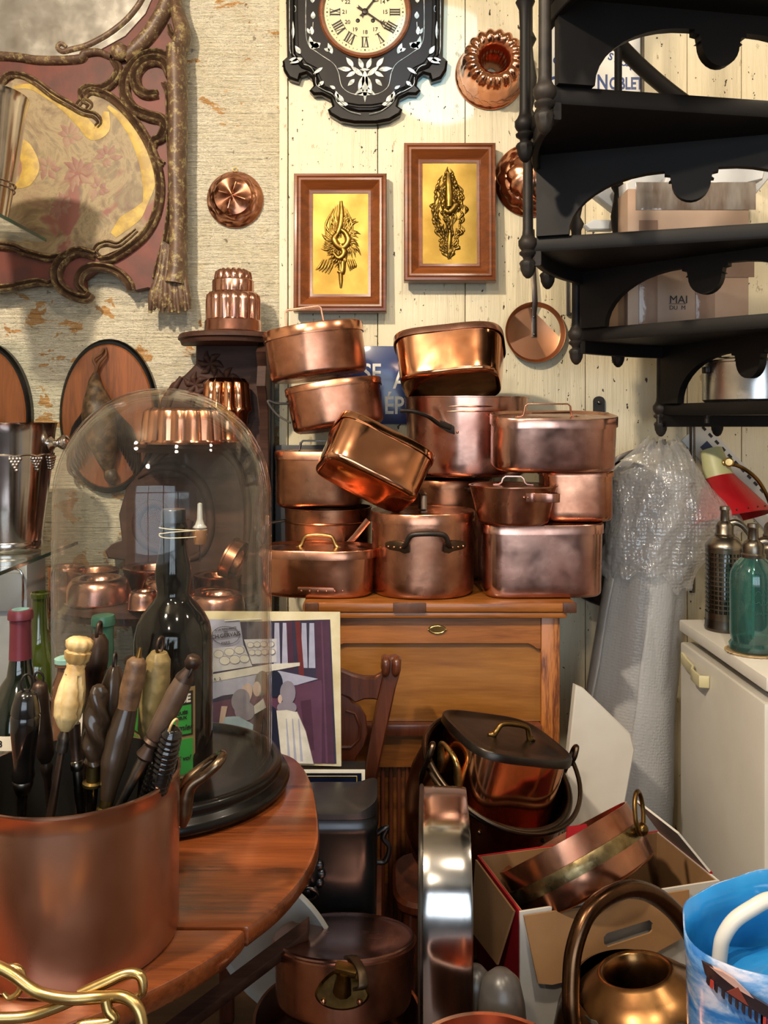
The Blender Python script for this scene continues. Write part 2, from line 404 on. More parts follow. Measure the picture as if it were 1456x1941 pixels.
area('ceiling_lamp', (-.6, -1.2, 3.05), (-.4, 1.2, .9), .2, .2, 22, WARM, 170, True)
spot('daylight_shaft', (.30, -2.3, 2.40), P(838, 130, WY), 800, (.25, .62, 1), 4.4, .12, .01)
sc = bpy.context.scene
sc.view_settings.view_transform = 'Standard'; sc.view_settings.look = 'None'; sc.view_settings.gamma = 1; sc.view_settings.exposure = 0.02
sc.view_settings.use_curve_mapping = False
sc.cycles.transparent_max_bounces = 24; sc.cycles.max_bounces = 8; sc.cycles.caustics_reflective = False; sc.cycles.caustics_refractive = False

# ------------------------------------------------------------------ carved mirror panel
CP = -.02
class WallFrame:
    # drawing board on the wall at depth D with its origin at pixel (cx, cy)
    def __init__(s, cx, cy, D): s.cx, s.cy, s.k = cx, cy, D/F; s.loc = P(cx, cy, D)
    def xz(s, p): return ((p[0]-s.cx)*s.k, -(p[1]-s.cy)*s.k)
    def out(s, pts): return [s.xz(p) for p in pts]
    def path(s, pts, y=0.0, n=6, closed=False):
        return spline([(s.xz(p)[0], (p[2]*s.k if len(p) > 2 else 0)+y, s.xz(p)[1]) for p in pts], n, closed)
GROOVE = [(-1, -.35), (-1, .25), (-.8, .75), (-.5, .95), (-.25, .5), (0, .12), (.25, .5), (.5, .95), (.8, .75), (1, .25), (1, -.35)]
ROUNDM = [(-1, -.35), (-1, .2), (-.75, .7), (-.35, .95), (0, 1.02), (.35, .95), (.75, .7), (1, .2), (1, -.35)]
def carved_mat():
    m, nt, out = nodes('worn_carved_wood'); b = nd(nt, 'ShaderNodeBsdfPrincipled'); nt.links.new(b.outputs[0], out.inputs[0])
    v = coords(nt); g = nd(nt, 'ShaderNodeNewGeometry')
    base = ramp(nt, noise_n(nt, v, 14, 6, .7), [(.3, hexc('3f2c20')), (.55, hexc('5f4735')), (.7, hexc('7d644a'))])
    f = noise_n(nt, v, 55, 6, .75); ad = nd(nt, 'ShaderNodeMath', operation='MULTIPLY_ADD'); ad.inputs[1].default_value = .7; nt.links.new(g.outputs['Pointiness'], ad.inputs[0]); nt.links.new(f, ad.inputs[2])
    wear = ramp(nt, ad.outputs[0], [(.90, (0, 0, 0)), (1.08, (1, 1, 1))])
    nt.links.new(mixc(nt, wear, base, hexc('9c8b5e')), b.inputs['Base Color']); b.inputs['Roughness'].default_value = .5
    nt.links.new(bump(nt, noise_n(nt, v, 60, 4), .4, .002), b.inputs['Normal']); return m
CARV = carved_mat()
REDP = M('red_painted_board', '6a2a1a', '481e12', .55, ns=9, bs=40, bd=.001)
def panel_mat():
    m, nt, out = nodes('faded_floral_paint'); b = nd(nt, 'ShaderNodeBsdfPrincipled'); nt.links.new(b.outputs[0], out.inputs[0])
    v = coords(nt); f = noise_n(nt, v, 7, 8, .65, 1.6)
    c = ramp(nt, f, [(.3, hexc('5f4a36')), (.42, hexc('7d6a4c')), (.5, hexc('94815f')), (.56, hexc('7d6e50')), (.66, hexc('6d5544'))])
    r = ramp(nt, noise_n(nt, v, 5, 3, .5, 1), [(.56, (0, 0, 0)), (.62, (1, 1, 1))])
    nt.links.new(mixc(nt, r, c, hexc('7d4c40')), b.inputs['Base Color']); b.inputs['Roughness'].default_value = .55
    nt.links.new(bump(nt, f, .3, .002), b.inputs['Normal']); return m
W1 = WallFrame(150, 300, 2.74)
cp = thing('wall_mirror', 'large carved wooden mirror panel with red ground and faded floral painting, top left', 'mirror panel', W1.loc)
MB().prism(W1.out([(-230, -80), (338, -80), (342, 200), (338, 500), (330, 560), (282, 545), (255, 551), (240, 528), (212, 510), (182, 511), (158, 528), (160, 556), (125, 545), (112, 520), (100, 540), (70, 540), (0, 548), (-230, 562)]), -.01, .04).build('backboard', REDP, cp)
MB().prism(W1.out([(-230, -80), (318, -80), (300, -20), (278, 30), (240, 72), (190, 100), (120, 112), (-230, 112)]), -.016, -.010).build('mirror_glass', M('old_mirror', 'a39e94', 'bdbab2', .22, .75, ns=7, rvar=.1, lo=.4, hi=.6), cp)  # pale grey noise in the glass stands in for its reflection
panel_out = [(-230, 160), (15, 165), (40, 148), (75, 160), (110, 185), (145, 205), (170, 182), (215, 195), (255, 230), (288, 285), (303, 340), (300, 390), (283, 430), (250, 465), (200, 486), (120, 490), (60, 480), (0, 468), (-230, 460)]
pp = MB().prism(W1.out(panel_out), -.016, -.010).build('painted_panel', panel_mat(), cp)
YEL = M('faded_yellow_paint', 'b89a3f', '9c7f3a', .5, ns=30, lo=.4, hi=.6)
mb = MB()
def band(pts, w, y=-.017): mb.strap(W1.path(pts, y, 8), [x*W1.k for x in w], .0015, (0, 1, 0)) if 0 else mb.tube(W1.path(pts, y, 8), [x*W1.k for x in w], sec=[(-1, 0), (-.6, .06), (.6, .06), (1, 0)], up=(0, -1, 0))
band([(208, 205), (245, 240), (272, 290), (285, 345), (278, 392)], [3, 9, 12, 13, 4])
band([(280, 385), (262, 408), (240, 425), (218, 448)], [4, 12, 14, 7])
band([(28, 262), (50, 285), (62, 318), (52, 345), (32, 358)], [5, 14, 17, 13, 3])
band([(30, 170), (60, 168), (95, 185), (130, 210), (160, 235), (180, 255), (200, 245), (205, 215)], [3, 5, 6, 8, 12, 14, 12, 5])
mb.build('yellow_border', YEL, pp)
mb = MB(); random.seed(3)
for (fx, fy, fr, n) in ((150, 330, 34, 9), (135, 262, 24, 8), (205, 300, 26, 7), (95, 320, 22, 7), (190, 360, 22, 7), (120, 390, 26, 8)):
    for k in range(n):
        a = 2*PI*k/n+random.uniform(-.3, .3); r1 = fr*random.uniform(.7, 1.2)
        band([(fx+r1*.2*math.cos(a), fy+r1*.2*math.sin(a)), (fx+r1*.6*math.cos(a+.15), fy+r1*.6*math.sin(a+.15)), (fx+r1*math.cos(a), fy+r1*math.sin(a))], [2, 6, 1], -.0165)
mb.build('painted_flowers', M('faded_petals', '947a60', '7a5046', .55, ns=9), pp)
mb = MB(); k_ = W1.k
def mould(pts, r, sec=GROOVE, y=-.012, hh=1.0, n=7):
    p = W1.path(pts, y, n); rr = [x*k_ for x in (r if isinstance(r, list) else [r, r])]
    mb.tube(p, rr, sec=[(u, v*hh) for u, v in sec], up=(0, -1, 0))
mould([(330, -60), (325, -10), (310, 30), (285, 70), (258, 98), (238, 115)], [13, 15, 15, 14, 11], ROUNDM, hh=1.3)
mould([(285, -60), (278, -10), (252, 32), (216, 64), (172, 89), (140, 98), (122, 102), (113, 94), (120, 87), (130, 94)], [7, 6, 6, 6, 6, 5, 5, 4], ROUNDM, hh=1.5)
mould([(-230, 112), (0, 110), (80, 118), (152, 116), (165, 106), (190, 103), (214, 112)], [9, 8, 8, 8, 7, 6], ROUNDM, hh=1.6)
mb.sph((W1.xz((232, 106))[0], -.03, W1.xz((232, 106))[1]), 17*k_)
mould([(218, 116), (228, 138), (216, 160), (196, 172), (172, 170), (158, 177), (162, 192), (174, 202), (168, 212)], [8, 9, 9, 8, 7, 7, 5], hh=1.4)
mould([(5, 186), (8, 162), (22, 147), (48, 148), (75, 162), (105, 185), (135, 202), (160, 216), (182, 222), (192, 234), (186, 244)], [7, 7, 7, 8, 8, 8, 7, 5], hh=1.5)
mould([(150, 205), (165, 185), (182, 177), (215, 190), (250, 223), (282, 270), (301, 320), (306, 365), (298, 410), (277, 447), (246, 474), (216, 492), (192, 496)], [6, 8, 9, 9, 9, 9, 9, 8], hh=1.4)
mould([(262, 438), (245, 453), (226, 466), (206, 463), (190, 468), (184, 480), (193, 490)], [5, 6, 7, 6, 5], hh=1.4)
mould([(-230, 455), (0, 467), (50, 480), (95, 491), (125, 486), (150, 477), (182, 486)], [8, 8, 8, 8, 8], hh=1.4)
mould([(184, 486), (152, 479), (126, 492), (112, 515), (116, 541), (137, 559), (166, 567), (176, 558)], [9, 11, 12, 11, 10, 8], hh=1.5)
mould([(164, 556), (152, 540), (157, 520), (175, 508), (205, 509), (230, 520), (247, 538), (252, 552)], [6, 8, 9, 9, 9, 8], hh=1.5)
mould([(-230, 560), (0, 548), (40, 541), (75, 535), (95, 539), (105, 530), (101, 513)], [9, 8, 7, 7, 5], hh=1.4)
mould([(322, 112), (300, 105), (275, 112), (255, 130), (241, 155), (241, 185), (256, 210), (285, 224), (308, 230), (316, 246), (308, 264), (295, 272), (291, 290), (300, 305), (313, 314)], [8, 9, 10, 11, 11, 11, 10, 9, 7, 5], hh=1.6)
mould([(326, 150), (316, 127), (296, 119), (274, 126), (260, 146), (263, 170), (280, 183), (302, 182)], [9, 10, 11, 11, 11, 10, 8], hh=1.7)
mould([(338, -60), (334, -10), (338, 26), (347, 62), (342, 92), (334, 104)], [9, 10, 14, 15, 10], ROUNDM, hh=1.8)
mould([(322, 50), (326, 66), (336, 80), (332, 96)], [3, 6, 7, 4], hh=2)
mould([(336, 96), (338, 140), (340, 220), (339, 320), (341, 420), (340, 500), (336, 540)], [17, 18, 17, 17, 16, 17, 20], ROUNDM, y=-.02, hh=1.5)
mould([(312, 160), (322, 186), (324, 260), (328, 330), (325, 400), (318, 450), (305, 500), (300, 530)], [5, 7, 7, 7, 7, 7, 9], hh=1.6)
mould([(331, 120), (331, 220), (333, 340), (333, 440), (326, 520)], [4, 4, 4, 4, 7], ROUNDM, y=-.03, hh=1.6)
mb.build('carved_moulding', CARV, cp, ang=34)
mb = MB(); random.seed(5)
for k in range(13):
    t = k/12; x0 = lerp(312, 346, t); x1 = lerp(288, 362, t); w = random.uniform(6, 9)
    mould([(x0, 470-abs(t-.5)*20), (lerp(x0, x1, .3)+random.uniform(-3, 3), 520), (lerp(x0, x1, .7)-random.uniform(-3, 3), 560), (x1, 590+random.uniform(-6, 6))], [3, w*.8, w, w*.9, 3], ROUNDM, y=-.022-.008*math.sin(PI*t), hh=1.5)
mb.build('carved_tassel', CARV, cp, ang=60)

# ------------------------------------------------------------------ clock
W2 = WallFrame(692, 26, 2.735); k2 = W2.k
half = [(150, -200), (150, 0), (148, 106), (157, 114), (155, 132), (145, 148), (126, 154), (122, 142), (111, 139), (101, 148), (98, 161), (106, 170), (98, 179), (82, 179), (66, 187), (62, 200), (71, 206), (67, 216), (47, 228), (20, 233)]
def sym(h): return [(a, b) for a, b in h]+[(-a, b) for a, b in h[::-1]]
def cl(h): return [(a*k2, -(b-26)*k2) for a, b in sym(h)]
ck = thing('wall_clock', 'black wall clock with pearl inlay and cream roman dial', 'clock', P(692, 26, 2.735))
MB().prism(cl(half), .0, .06, bev=.008).build('case', EBONY, ck)
inner = [(128, -200), (128, 40), (126, 100), (112, 120), (92, 130), (84, 150), (76, 165), (60, 172), (48, 186), (36, 196), (12, 200)]
mb = MB()
c3 = [Vector((x, -.001, z)) for x, z in cl([(138, -200), (138, 40), (136, 104), (118, 126), (98, 134), (90, 156), (80, 168), (62, 178), (50, 192), (38, 203), (12, 208)])]
mb.tube(c3, .008, sec=[(-1, -.2), (-.7, .6), (0, 1), (.7, .6), (1, -.2)], up=(0, -1, 0)); mb.build('case_moulding', EBONY, ck, ang=60)
MB().prism(cl(inner), -.006, .0, bev=.002).build('front_panel', M('black_lacquer', '17110f', '0d0a09', .45, ns=9, spec=.25), ck)
B0 = W2.k
mb = MB(); mb.lathe([(87*k2, 0), (87*k2, .010), (84*k2, .016), (80*k2, .016), (77*k2, .008), (76*k2, 0)], 64, T(0, -.004, 0, PI/2)); mb.build('bezel', FRAMEW, ck)
mb = MB(); mb.lathe([(0, .004), (78*k2, .004), (78*k2, 0)], 64, T(0, -.006, 0, PI/2)); dial = mb.build('dial', M('cream_enamel', 'e3d7b4', 'd8caa2', .3, ns=5), ck)
# numerals: roman hours, 13-24 ring, minute track
mb = MB(); rom = ['XII', 'I', 'II', 'III', 'IIII', 'V', 'VI', 'VII', 'VIII', 'IX', 'X', 'XI']
def barp(mb, x0, z0, x1, z1, w, M_):
    d = Vector((x1-x0, 0, z1-z0)); n = Vector((-d.z, 0, d.x)).normalized()*w/2; a, b = Vector((x0, 0, z0)), Vector((x1, 0, z1))
    mb.prism([((a+n).x, (a+n).z), ((a-n).x, (a-n).z), ((b-n).x, (b-n).z), ((b+n).x, (b+n).z)], -.0006, 0, M_)
for h in range(12):
    a = -R(30*h); Mt = T(0, -.011, 0) @ Matrix.Rotation(-a, 4, 'Y')   # local +z = outward
    s = rom[h]; x = 0; parts = []
    for ch in s:
        wd = {'I': 4.6, 'V': 9, 'X': 9}[ch]; parts.append((ch, x, wd)); x += wd
    for ch, px0, wd in parts:
        cx_ = (px0+wd/2-x/2)*k2; z0, z1 = 47*k2, 66*k2
        if ch == 'I': barp(mb, cx_, z0, cx_, z1, 2.7*k2, Mt)
        if ch == 'V': barp(mb, cx_-3.4*k2, z1, cx_, z0, 2.9*k2, Mt); barp(mb, cx_+3.4*k2, z1, cx_, z0, 1.0*k2, Mt)
        if ch == 'X': barp(mb, cx_-3.4*k2, z1, cx_+3.4*k2, z0, 2.9*k2, Mt); barp(mb, cx_+3.4*k2, z1, cx_-3.4*k2, z0, 1.0*k2, Mt)
    for zz in (47, 66): barp(mb, -(x/2+.6)*k2, zz*k2, (x/2+.6)*k2, zz*k2, .8*k2, Mt)
    for q in range(5): 
        Mq = T(0, -.011, 0) @ Matrix.Rotation(-a+R(6*q), 4, 'Y'); ww = 2.6 if q == 0 else .8
        barp(mb, 0, (71 if q else 70)*k2, 0, 73*k2, ww*k2, Mq)
    r_ = 38*k2; ang_ = R(30*h); mb.text(str(12+h if h else 24), 10.5*k2, T(r_*math.sin(ang_), -.0115, r_*math.cos(ang_)), .0003, .0001)
mb.build('numerals', BLACKP, dial)
for dx in (-13.5, 15): MB().sph((dx*k2, -.011, -16*k2), (4*k2, .002, 4*k2)).build('winding_hole', BLACKP, dial)
def hand(name, ang, L, y, w):
    mb = MB(); Mh = T(0, y, 0) @ Matrix.Rotation(ang, 4, 'Y')
    mb.prism([(-w*.5, 0), (w*.5, 0), (w*.35, L*.6), (0, L), (-w*.35, L*.6)], -.0007, 0, Mh)
    mb.prism([(-w*.4, 0), (w*.4, 0), (w*.9, -L*.25), (0, -L*.2), (-w*.9, -L*.25)], -.0007, 0, Mh)
    for s_ in (-1, 1): mb.tube([Mh @ Vector((s_*w*.2, 0, L*.5)), Mh @ Vector((s_*w*1.6, 0, L*.62)), Mh @ Vector((s_*w*1.2, 0, L*.78)), Mh @ Vector((0, 0, L*.84))], .0011, 6)
    mb.build(name, IRON, ck)
hand('hour_hand', R(38), 50*k2, -.014, 4*k2); hand('minute_hand', R(124), 72*k2, -.016, 3.4*k2)
mb = MB(); mb.sph((0, -.016, 0), (6*k2, .003, 6*k2)); mb.build('hand_boss', IRON, ck)
PEARL = M('mother_of_pearl', 'eceae2', '9fa8a4', .3, .0, ns=60, lo=.42, hi=.58, coat=.5)
mb = MB()
def leaf(cx_, cy_, ang, L, w, y=-.0075):
    pts = []
    for i in range(9): t = i/8; pts.append((t*L, w*math.sin(PI*t**.8)*.5))
    pts += [(x, -z) for x, z in pts[::-1][1:-1]]
    ca, sa = math.cos(ang), math.sin(ang); o = [((cx_+x*ca-z*sa)*k2, -(cy_-26+x*sa+z*ca)*k2) for x, z in pts]
    mb.prism(o, y-.0009, y)
for s_ in (1, -1):
    def A(d): return d if s_ > 0 else PI-d
    for (x, y, a, L, w) in ((4, 146, -.7, 30, 9), (22, 128, -.9, 22, 9), (26, 134, -.1, 26, 9), (18, 138, .5, 20, 8), (20, 152, .8, 18, 8), (2, 146, 1.2, 30, 10), (2, 172, .5, 20, 9), (4, 132, -1.2, 22, 9),
                      (40, 196, -.9, 22, 9), (32, 200, -.2, 20, 8), (52, 190, -1.4, 16, 8), (78, 156, .7, 14, 7), (56, 170, -.5, 12, 6), (84, 84, .5, 22, 10), (86, 92, -.5, 22, 11), (100, 96, -1.4, 26, 10), (62, 104, -1.2, 22, 9), (66, 98, -.3, 12, 7),
                      (100, 68, -1.5, 16, 8), (104, 66, -1.1, 12, 6), (98, 38, -1.57, 14, 9), (99, 8, -1.57, 18, 9), (118, 112, .4, 26, 9), (122, 104, -1.0, 18, 9), (126, 114, .1, 18, 8), (136, 76, -1.57, 34, 5), (80, 130, .6, 22, 6)):
        leaf(x*s_, y, A(a), L, w)
leaf(0, 134, PI/2, 62, 12); leaf(-10, 134, 0, 20, 5); leaf(-16, 180, 0, 32, 7)
for s_ in (1, -1):
    for pts in ([(143, -100), (143, 60), (141, 100), (126, 118), (104, 128), (94, 144), (92, 162), (78, 172), (58, 182), (52, 196), (30, 212), (8, 218)], [(110, -60), (112, 40), (108, 84), (86, 104), (60, 122), (50, 140), (44, 165), (28, 178), (10, 181)], [(140, 20), (132, 22), (132, 12), (138, 12)], [(99, 60), (98, 44)]):
        mb.tube(spline([(s_*a*k2, -.0012 if a > 113 else -.0078, -(b-26)*k2) for a, b in pts], 5), .0009, 5)
mb.build('pearl_inlay', PEARL, ck)

# ------------------------------------------------------------------ framed reliefs
def frame_mesh(w, h, prof):
    # prof: (inset from the outer edge, height towards the viewer)
    mb = MB(); rings = []
    for ins, y in prof: rings.append([Vector((sx*(w/2-ins), -y, sz*(h/2-ins))) for sx, sz in ((-1, -1), (1, -1), (1, 1), (-1, 1))])
    mb.loft(rings); return mb
def relief_picture(cx, cy, wpx, hpx, D, label, strokes, seed, rz, mat):
    k = D/F; t = thing('framed_relief', label, 'framed picture', P(cx, cy, D), (R(-2), 0, 0))
    w, h = wpx*k, hpx*k
    frame_mesh(w, h, [(0, -.03), (0, .004), (.003, .010), (.010, .012), (.013, .008), (.016, .012), (.022, .011), (.028, .004), (.046, -.012), (.050, -.010), (.058, -.012), (.058, -.03)]).build('frame', FRAMEW, t, ang=25)
    mb = MB(); mb.box((0, .018, 0), (w-.11, .006, h-.11)); mb.dent(.0006, 18, seed); pl = mb.build('brass_plate', GOLD, t)
    mb = MB(); random.seed(seed)
    def q(p): return ((p[0]-cx)*k, .0145, -(p[1]-cy)*k)
    for pts, r in strokes: mb.tube(spline([q(p) for p in pts], 5), [x*k for x in r], 8, flat=1)
    mb.build('relief', mat, t, ang=60); return t
RELA = M('relief_brass', 'a98845', '7a5f2c', .36, 1, ns=30, rvar=.08)
RELB = M('relief_brass_dark', '8c7036', '54421f', .36, 1, ns=30, rvar=.08)
st = [([(646, 378), (647, 400), (645, 425), (640, 440)], [3, 5, 7, 6]), ([(640, 440), (633, 450), (638, 462), (650, 468), (660, 455), (655, 440), (645, 432)], [5, 7, 7, 7, 6, 5]), ([(645, 462), (652, 478), (642, 488), (632, 478)], [6, 7, 6, 4]),
      ([(645, 500), (646, 530), (646, 545)], [5, 4, 2]), ([(650, 495), (648, 515), (640, 512)], [6, 6, 3])]
random.seed(11)
for k in range(105):
    a = random.uniform(0, 2*PI); r0 = random.uniform(4, 18); r1 = r0+random.uniform(14, 26)
    cx0, cy0 = 647, 455; b = a+random.uniform(-.4, .4); ky = 1.55 if math.sin(a) < 0 else 1.25
    st.append(([(cx0+r0*math.cos(a), cy0+r0*ky*math.sin(a)), (cx0+lerp(r0, r1, .6)*math.cos(b), cy0+lerp(r0, r1, .6)*ky*math.sin(b)), (cx0+r1*math.cos(b+.15), cy0+r1*ky*math.sin(b+.15))], [.6, random.uniform(1.6, 3.6), .4]))
for k in range(5): st.append(([(633-k*5, 490), (628-k*6, 505), (622-k*6, 518-k*2)], [1.5, 2.6, 1.2]))
for k in range(4): st.append(([(658+k*4, 490), (662+k*4, 502), (664+k*3, 512-k*2)], [1.5, 2.6, 1.2]))
for k in range(7): st.append(([(646+k*4-14, 380+abs(k-3)*4), (646+k*8-28, 420), (646+k*9-30, 445)], [1, 2.6, 1]))
relief_picture(645, 460, 176, 264, 2.72, 'wooden framed brass relief of a hanging still life, the lower left one', st, 2, 0, RELA)
st = [([(851, 325), (851, 345), (852, 365), (852, 390)], [6, 8, 9, 8])]
random.seed(12)
def halfw(y): return max(3, 33*min(1, ((y-316)/75)**.8) if y < 400 else 33*(1-((y-400)/95)**1.2)) if y < 492 else 3
for k in range(190):
    y0 = random.uniform(322, 480); wd = halfw(y0); u_ = random.uniform(-1, 1); x0 = 852+u_*wd; L = random.uniform(10, 26)
    st.append(([(x0, y0-L*.5), (x0+u_*4+random.uniform(-5, 5), y0), (x0+u_*3*(1 if y0 < 400 else -2)+random.uniform(-4, 4), y0+L*.5)], [.8, random.uniform(2.0, 4.2), .6]))
st.append(([(854, 440), (852, 465), (851, 490)], [5, 5, 2]))
st.append(([(845, 395), (853, 400), (865, 385), (858, 375)], [5, 8, 8, 4]))
relief_picture(853, 402, 174, 264, 2.715, 'wooden framed brass relief of a draped figure, the upper right one', st, 3, 0, RELB)
# ------------------------------------------------------------------ copper moulds on the wall
def ring_hook(mb, x, z, r=.008, y=-.006): mb.tube([(x+r*math.cos(a), y, z+r*math.sin(a)) for a in [2*PI*i/16 for i in range(16)]], .0012, 6, closed=True)
# ring cake mould: spiral fluted crown facing the room
s_ = 2.62/F; t = thing('ring_cake_mould', 'large copper ring cake mould with spiral flutes hanging right of the clock', 'mould', P(929, 143, WY-.03), (PI/2-R(3), 0, 0))
Rm = 67*2.75/F
def spiral(th, r, z, j):
    k = max(0, min(1, (z-.075)/.03)) if j < 21 else 1
    a = .045*k*(1 if r > .02 else .4); sh = 18*th+ (r/Rm)*4.5
    q = r*(1+a*(abs(math.sin(sh/2))*2-1.2)); 
    if j < 21 and .012 < z < .07:
        if z < .035: q *= 1+.018*math.cos(24*th+z*260)
        else: q *= 1+.02*abs(math.cos(9*th))
    return q, z+.006*k*abs(math.sin(sh/2))
prof = [(Rm*1.0, 0), (Rm*1.0, .003), (Rm*.965, .006), (Rm*.94, .010)]
for i in range(7): prof.append((Rm*(.93-.03*i/6), .014+.020*i/6))
for i in range(5): prof.append((Rm*(.90-.03*i/4), .037+.030*i/4))
for i in range(13):
    a = PI*i/12; prof.append((Rm*(.60+.26*math.cos(a)), .078+.052*math.sin(a)**.8))
for i in range(5): prof.append((Rm*(.34-.16*i/4), .072-.07*i/4))
MB().lathe(prof, 108, rf=spiral).build('mould', COP, t, ang=70)
mb = MB(); mb.tube([(.008*math.cos(a), Rm+.004+.008*math.sin(a), .004) for a in [2*PI*i/14 for i in range(14)]], .0013, 6, closed=True); mb.build('hanging_ring', IRON, t)
# star mould
t = thing('jelly_mould', 'small round copper mould with star top hanging on the brick wall', 'mould', P(446, 379, WY-.004), (PI/2, 0, 0))
Rm2 = 54*2.78/F
def star(th, r, z, j):
    if j > 9: 
        k = (r/Rm2); zz = z+.012*(1-abs(math.sin(2*th+.6)))*min(1, (.66-k)*6 if k < .66 else 0)*min(1, k*6)
        return r, zz
    if 3 < j < 9: return r*(1+.03*math.cos(8*th+j*.8)), z
    return r, z
MB().lathe([(Rm2*.97, 0), (Rm2, .002), (Rm2*.99, .006), (Rm2*.93, .012), (Rm2*.9, .018), (Rm2*.86, .022), (Rm2*.82, .032), (Rm2*.77, .034), (Rm2*.72, .043), (Rm2*.68, .046), (Rm2*.66, .048)]+[(Rm2*.64*(1-i/8), .050+.008*(i/8)) for i in range(9)], 96, rf=star).build('mould', COPD, t, ang=24)
mb = MB(); mb.tube([(.007*math.cos(a), Rm2+.006+.007*math.sin(a), .004) for a in [2*PI*i/14 for i in range(14)]], .0013, 6, closed=True); mb.build('hanging_ring', BRASSD, t)
# round mould half hidden by the stair
t = thing('jelly_mould', 'round copper mould with swirled top, half hidden behind the stair post', 'mould', P(1006, 342, WY-.034), (PI/2, 0, 0))
Rm3 = 70*2.76/F
def zig(th, r, z, j):
    if j in (4, 5): return r*(1+.035*(abs((th*14/PI) % 2-1)*2-1)), z
    if j > 8 and r > .01: return r*(1+.05*math.sin(10*th+j*.9)), z
    return r, z
MB().lathe([(Rm3*.98, 0), (Rm3, .003), (Rm3*.98, .007), (Rm3*.92, .010), (Rm3*.88, .018), (Rm3*.84, .026), (Rm3*.8, .028), (Rm3*.76, .038), (Rm3*.7, .04)]+[(Rm3*(.68*math.cos(PI/2*i/8)), .042+.036*math.sin(PI/2*i/8)) for i in range(9)], 112, rf=zig).build('mould', COP, t, ang=60)
# hanging frying pan
t = thing('frying_pan', 'shallow copper frying pan hanging by its iron handle on the boards', 'pan', P(1012, 632, WY-.035), (R(-4), 0, R(4)))
Rp = 58*2.75/F
mb = MB(); mb.lathe([(0, .0), (Rp*.86, .0), (Rp*.9, -.003), (Rp*.97, -.022), (Rp, -.024), (Rp*1.0, -.020), (Rp*.93, .002), (Rp*.88, .004), (0, .004)], 72, T(0, 0, 0, -PI/2)); 
mb.v = [Vector((v.x, v.y-.0, v.z)) for v in mb.v]; mb.dent(.0005, 14, 4); mb.build('pan', M('pan_copper', 'c2906e', 'a87352', .42, 1, ns=4, rvar=.06), t)
mb = MB(); mb.strap([(0, -.003, -.012), (0, -.004, .03), (0, -.006, .062), (-.001, -.026, Rp*.97), (-.003, -.03, Rp+.05), (-.006, -.02, Rp+.15), (-.008, -.016, Rp+.235)], [.017, .017, .016, .017, .015, .019, .024], .005, (1, 0, 0)); hd = mb.build('handle', M('grey_iron', '6a615a', '4b443f', .4, 1, ns=12), t)
for z in (-.004, .052): MB().sph((0, -.008, z), (.0045, .002, .0045)).build('rivet', TIN, hd)
# black iron wall bracket
t = thing('wall_bracket', 'small black iron bracket screwed to the boards above the kettles', 'bracket', P(1136, 772, WY-.04))
kk = 2.76/F
MB().prism([(-11*kk, -12*kk), (11*kk, -12*kk), (11*kk, 12*kk)]+[(11*kk*math.cos(a), 12*kk+9*kk*math.sin(a)) for a in [PI*i/8 for i in range(1, 8)]]+[(-11*kk, 12*kk)], 0, .006, bev=.001).build('plate', IRON, t)
MB().sph((0, -.002, 9*kk), (.007, .004, .007)).build('screw', TIN, t)
MB().box((0, -.02, -11*kk), (22*kk, .05, .004)).build('ledge', IRON, t)

# ------------------------------------------------------------------ enamel signs on the boards
BLUE = M('blue_enamel', '16306a', '122655', .25, ns=4, coat=.4)
t = thing('enamel_sign', 'blue enamel sign with white capitals behind the stacked pots', 'sign', P(735, 730, WY-.04))
kk = 2.76/F
MB().box((0, 0, 0), (196*kk, .004, 148*kk), bev=.002).build('plate', BLUE, t)
mb = MB()
def ltr(mb, s, px, py, size, al='CENTER', sx=.8): mb.text(s, size*kk*1.38, T((px-735)*kk, -.003, -(py-730)*kk), .0005, .0012, align=al, sx=sx)
ltr(mb, 'SE', 705, 708, 34); ltr(mb, 'A', 758, 722, 34); ltr(mb, 'ÉP', 747, 770, 34)
mb.build('lettering', WHITEP, t)
t = thing('shop_sign', 'cream framed sign with blue lettering behind the spiral stair', 'sign', P(1128, 128, WY-.05))
kk = 2.75/F
frame_mesh(186*kk, 170*kk, [(0, -.012), (0, .004), (.008, .004), (.010, -.002), (.010, -.012)]).build('frame', M('sign_frame', '3c3324', '5a4d33', .5, ns=9), t)
MB().box((0, .008, 0), (176*kk, .004, 160*kk)).build('board', M('sign_ground', 'd9d8d2', 'cfd0cd', .4, ns=3), t)
BLUEL = M('blue_lettering', '1f3a78', rough=.4)
mb = MB()
def ltr2(s, px, py, size, rz=0, b=.0008, sx=1): mb.text(s, size*kk*1.38, T((px-1128)*kk, .0055, -(py-128)*kk) @ Matrix.Rotation(rz, 4, 'Y'), .0005, b, sx=sx)
for i, ch in enumerate('GR'): ltr2(ch, 1056+i*15, 114-i*4, 14, R(-18+i*8))
for i, ch in enumerate('SSEUX'): ltr2(ch, 1146+i*12.5, 101+i*5.5, 14, R(12+i*8))
ltr2('O', 1051, 158, 25, 0, .002, .8); ltr2('E', 1088, 158, 25, 0, .002, .8); ltr2('F', 1122, 158, 25, 0, .002, .7)
ltr2('N', 1143, 156, 29, 0, .0015, .7); ltr2('OBLET', 1188, 158, 23, 0, .0015, .68)
mb.build('lettering', BLUEL, t)
t = thing('picture_frame', 'narrow dark picture frame on the boards beside the stair baluster', 'picture frame', P(1096, 560, WY-.045))
kk = 2.76/F
frame_mesh(42*kk, 74*kk, [(0, -.012), (0, .003), (.006, .004), (.008, 0), (.008, -.012)]).build('frame', BLACKW, t)
MB().box((0, .008, 0), (36*kk, .003, 68*kk)).build('backing', M('cream_mount', 'c8bfa4', 'b9ae90', .6, ns=5), t)

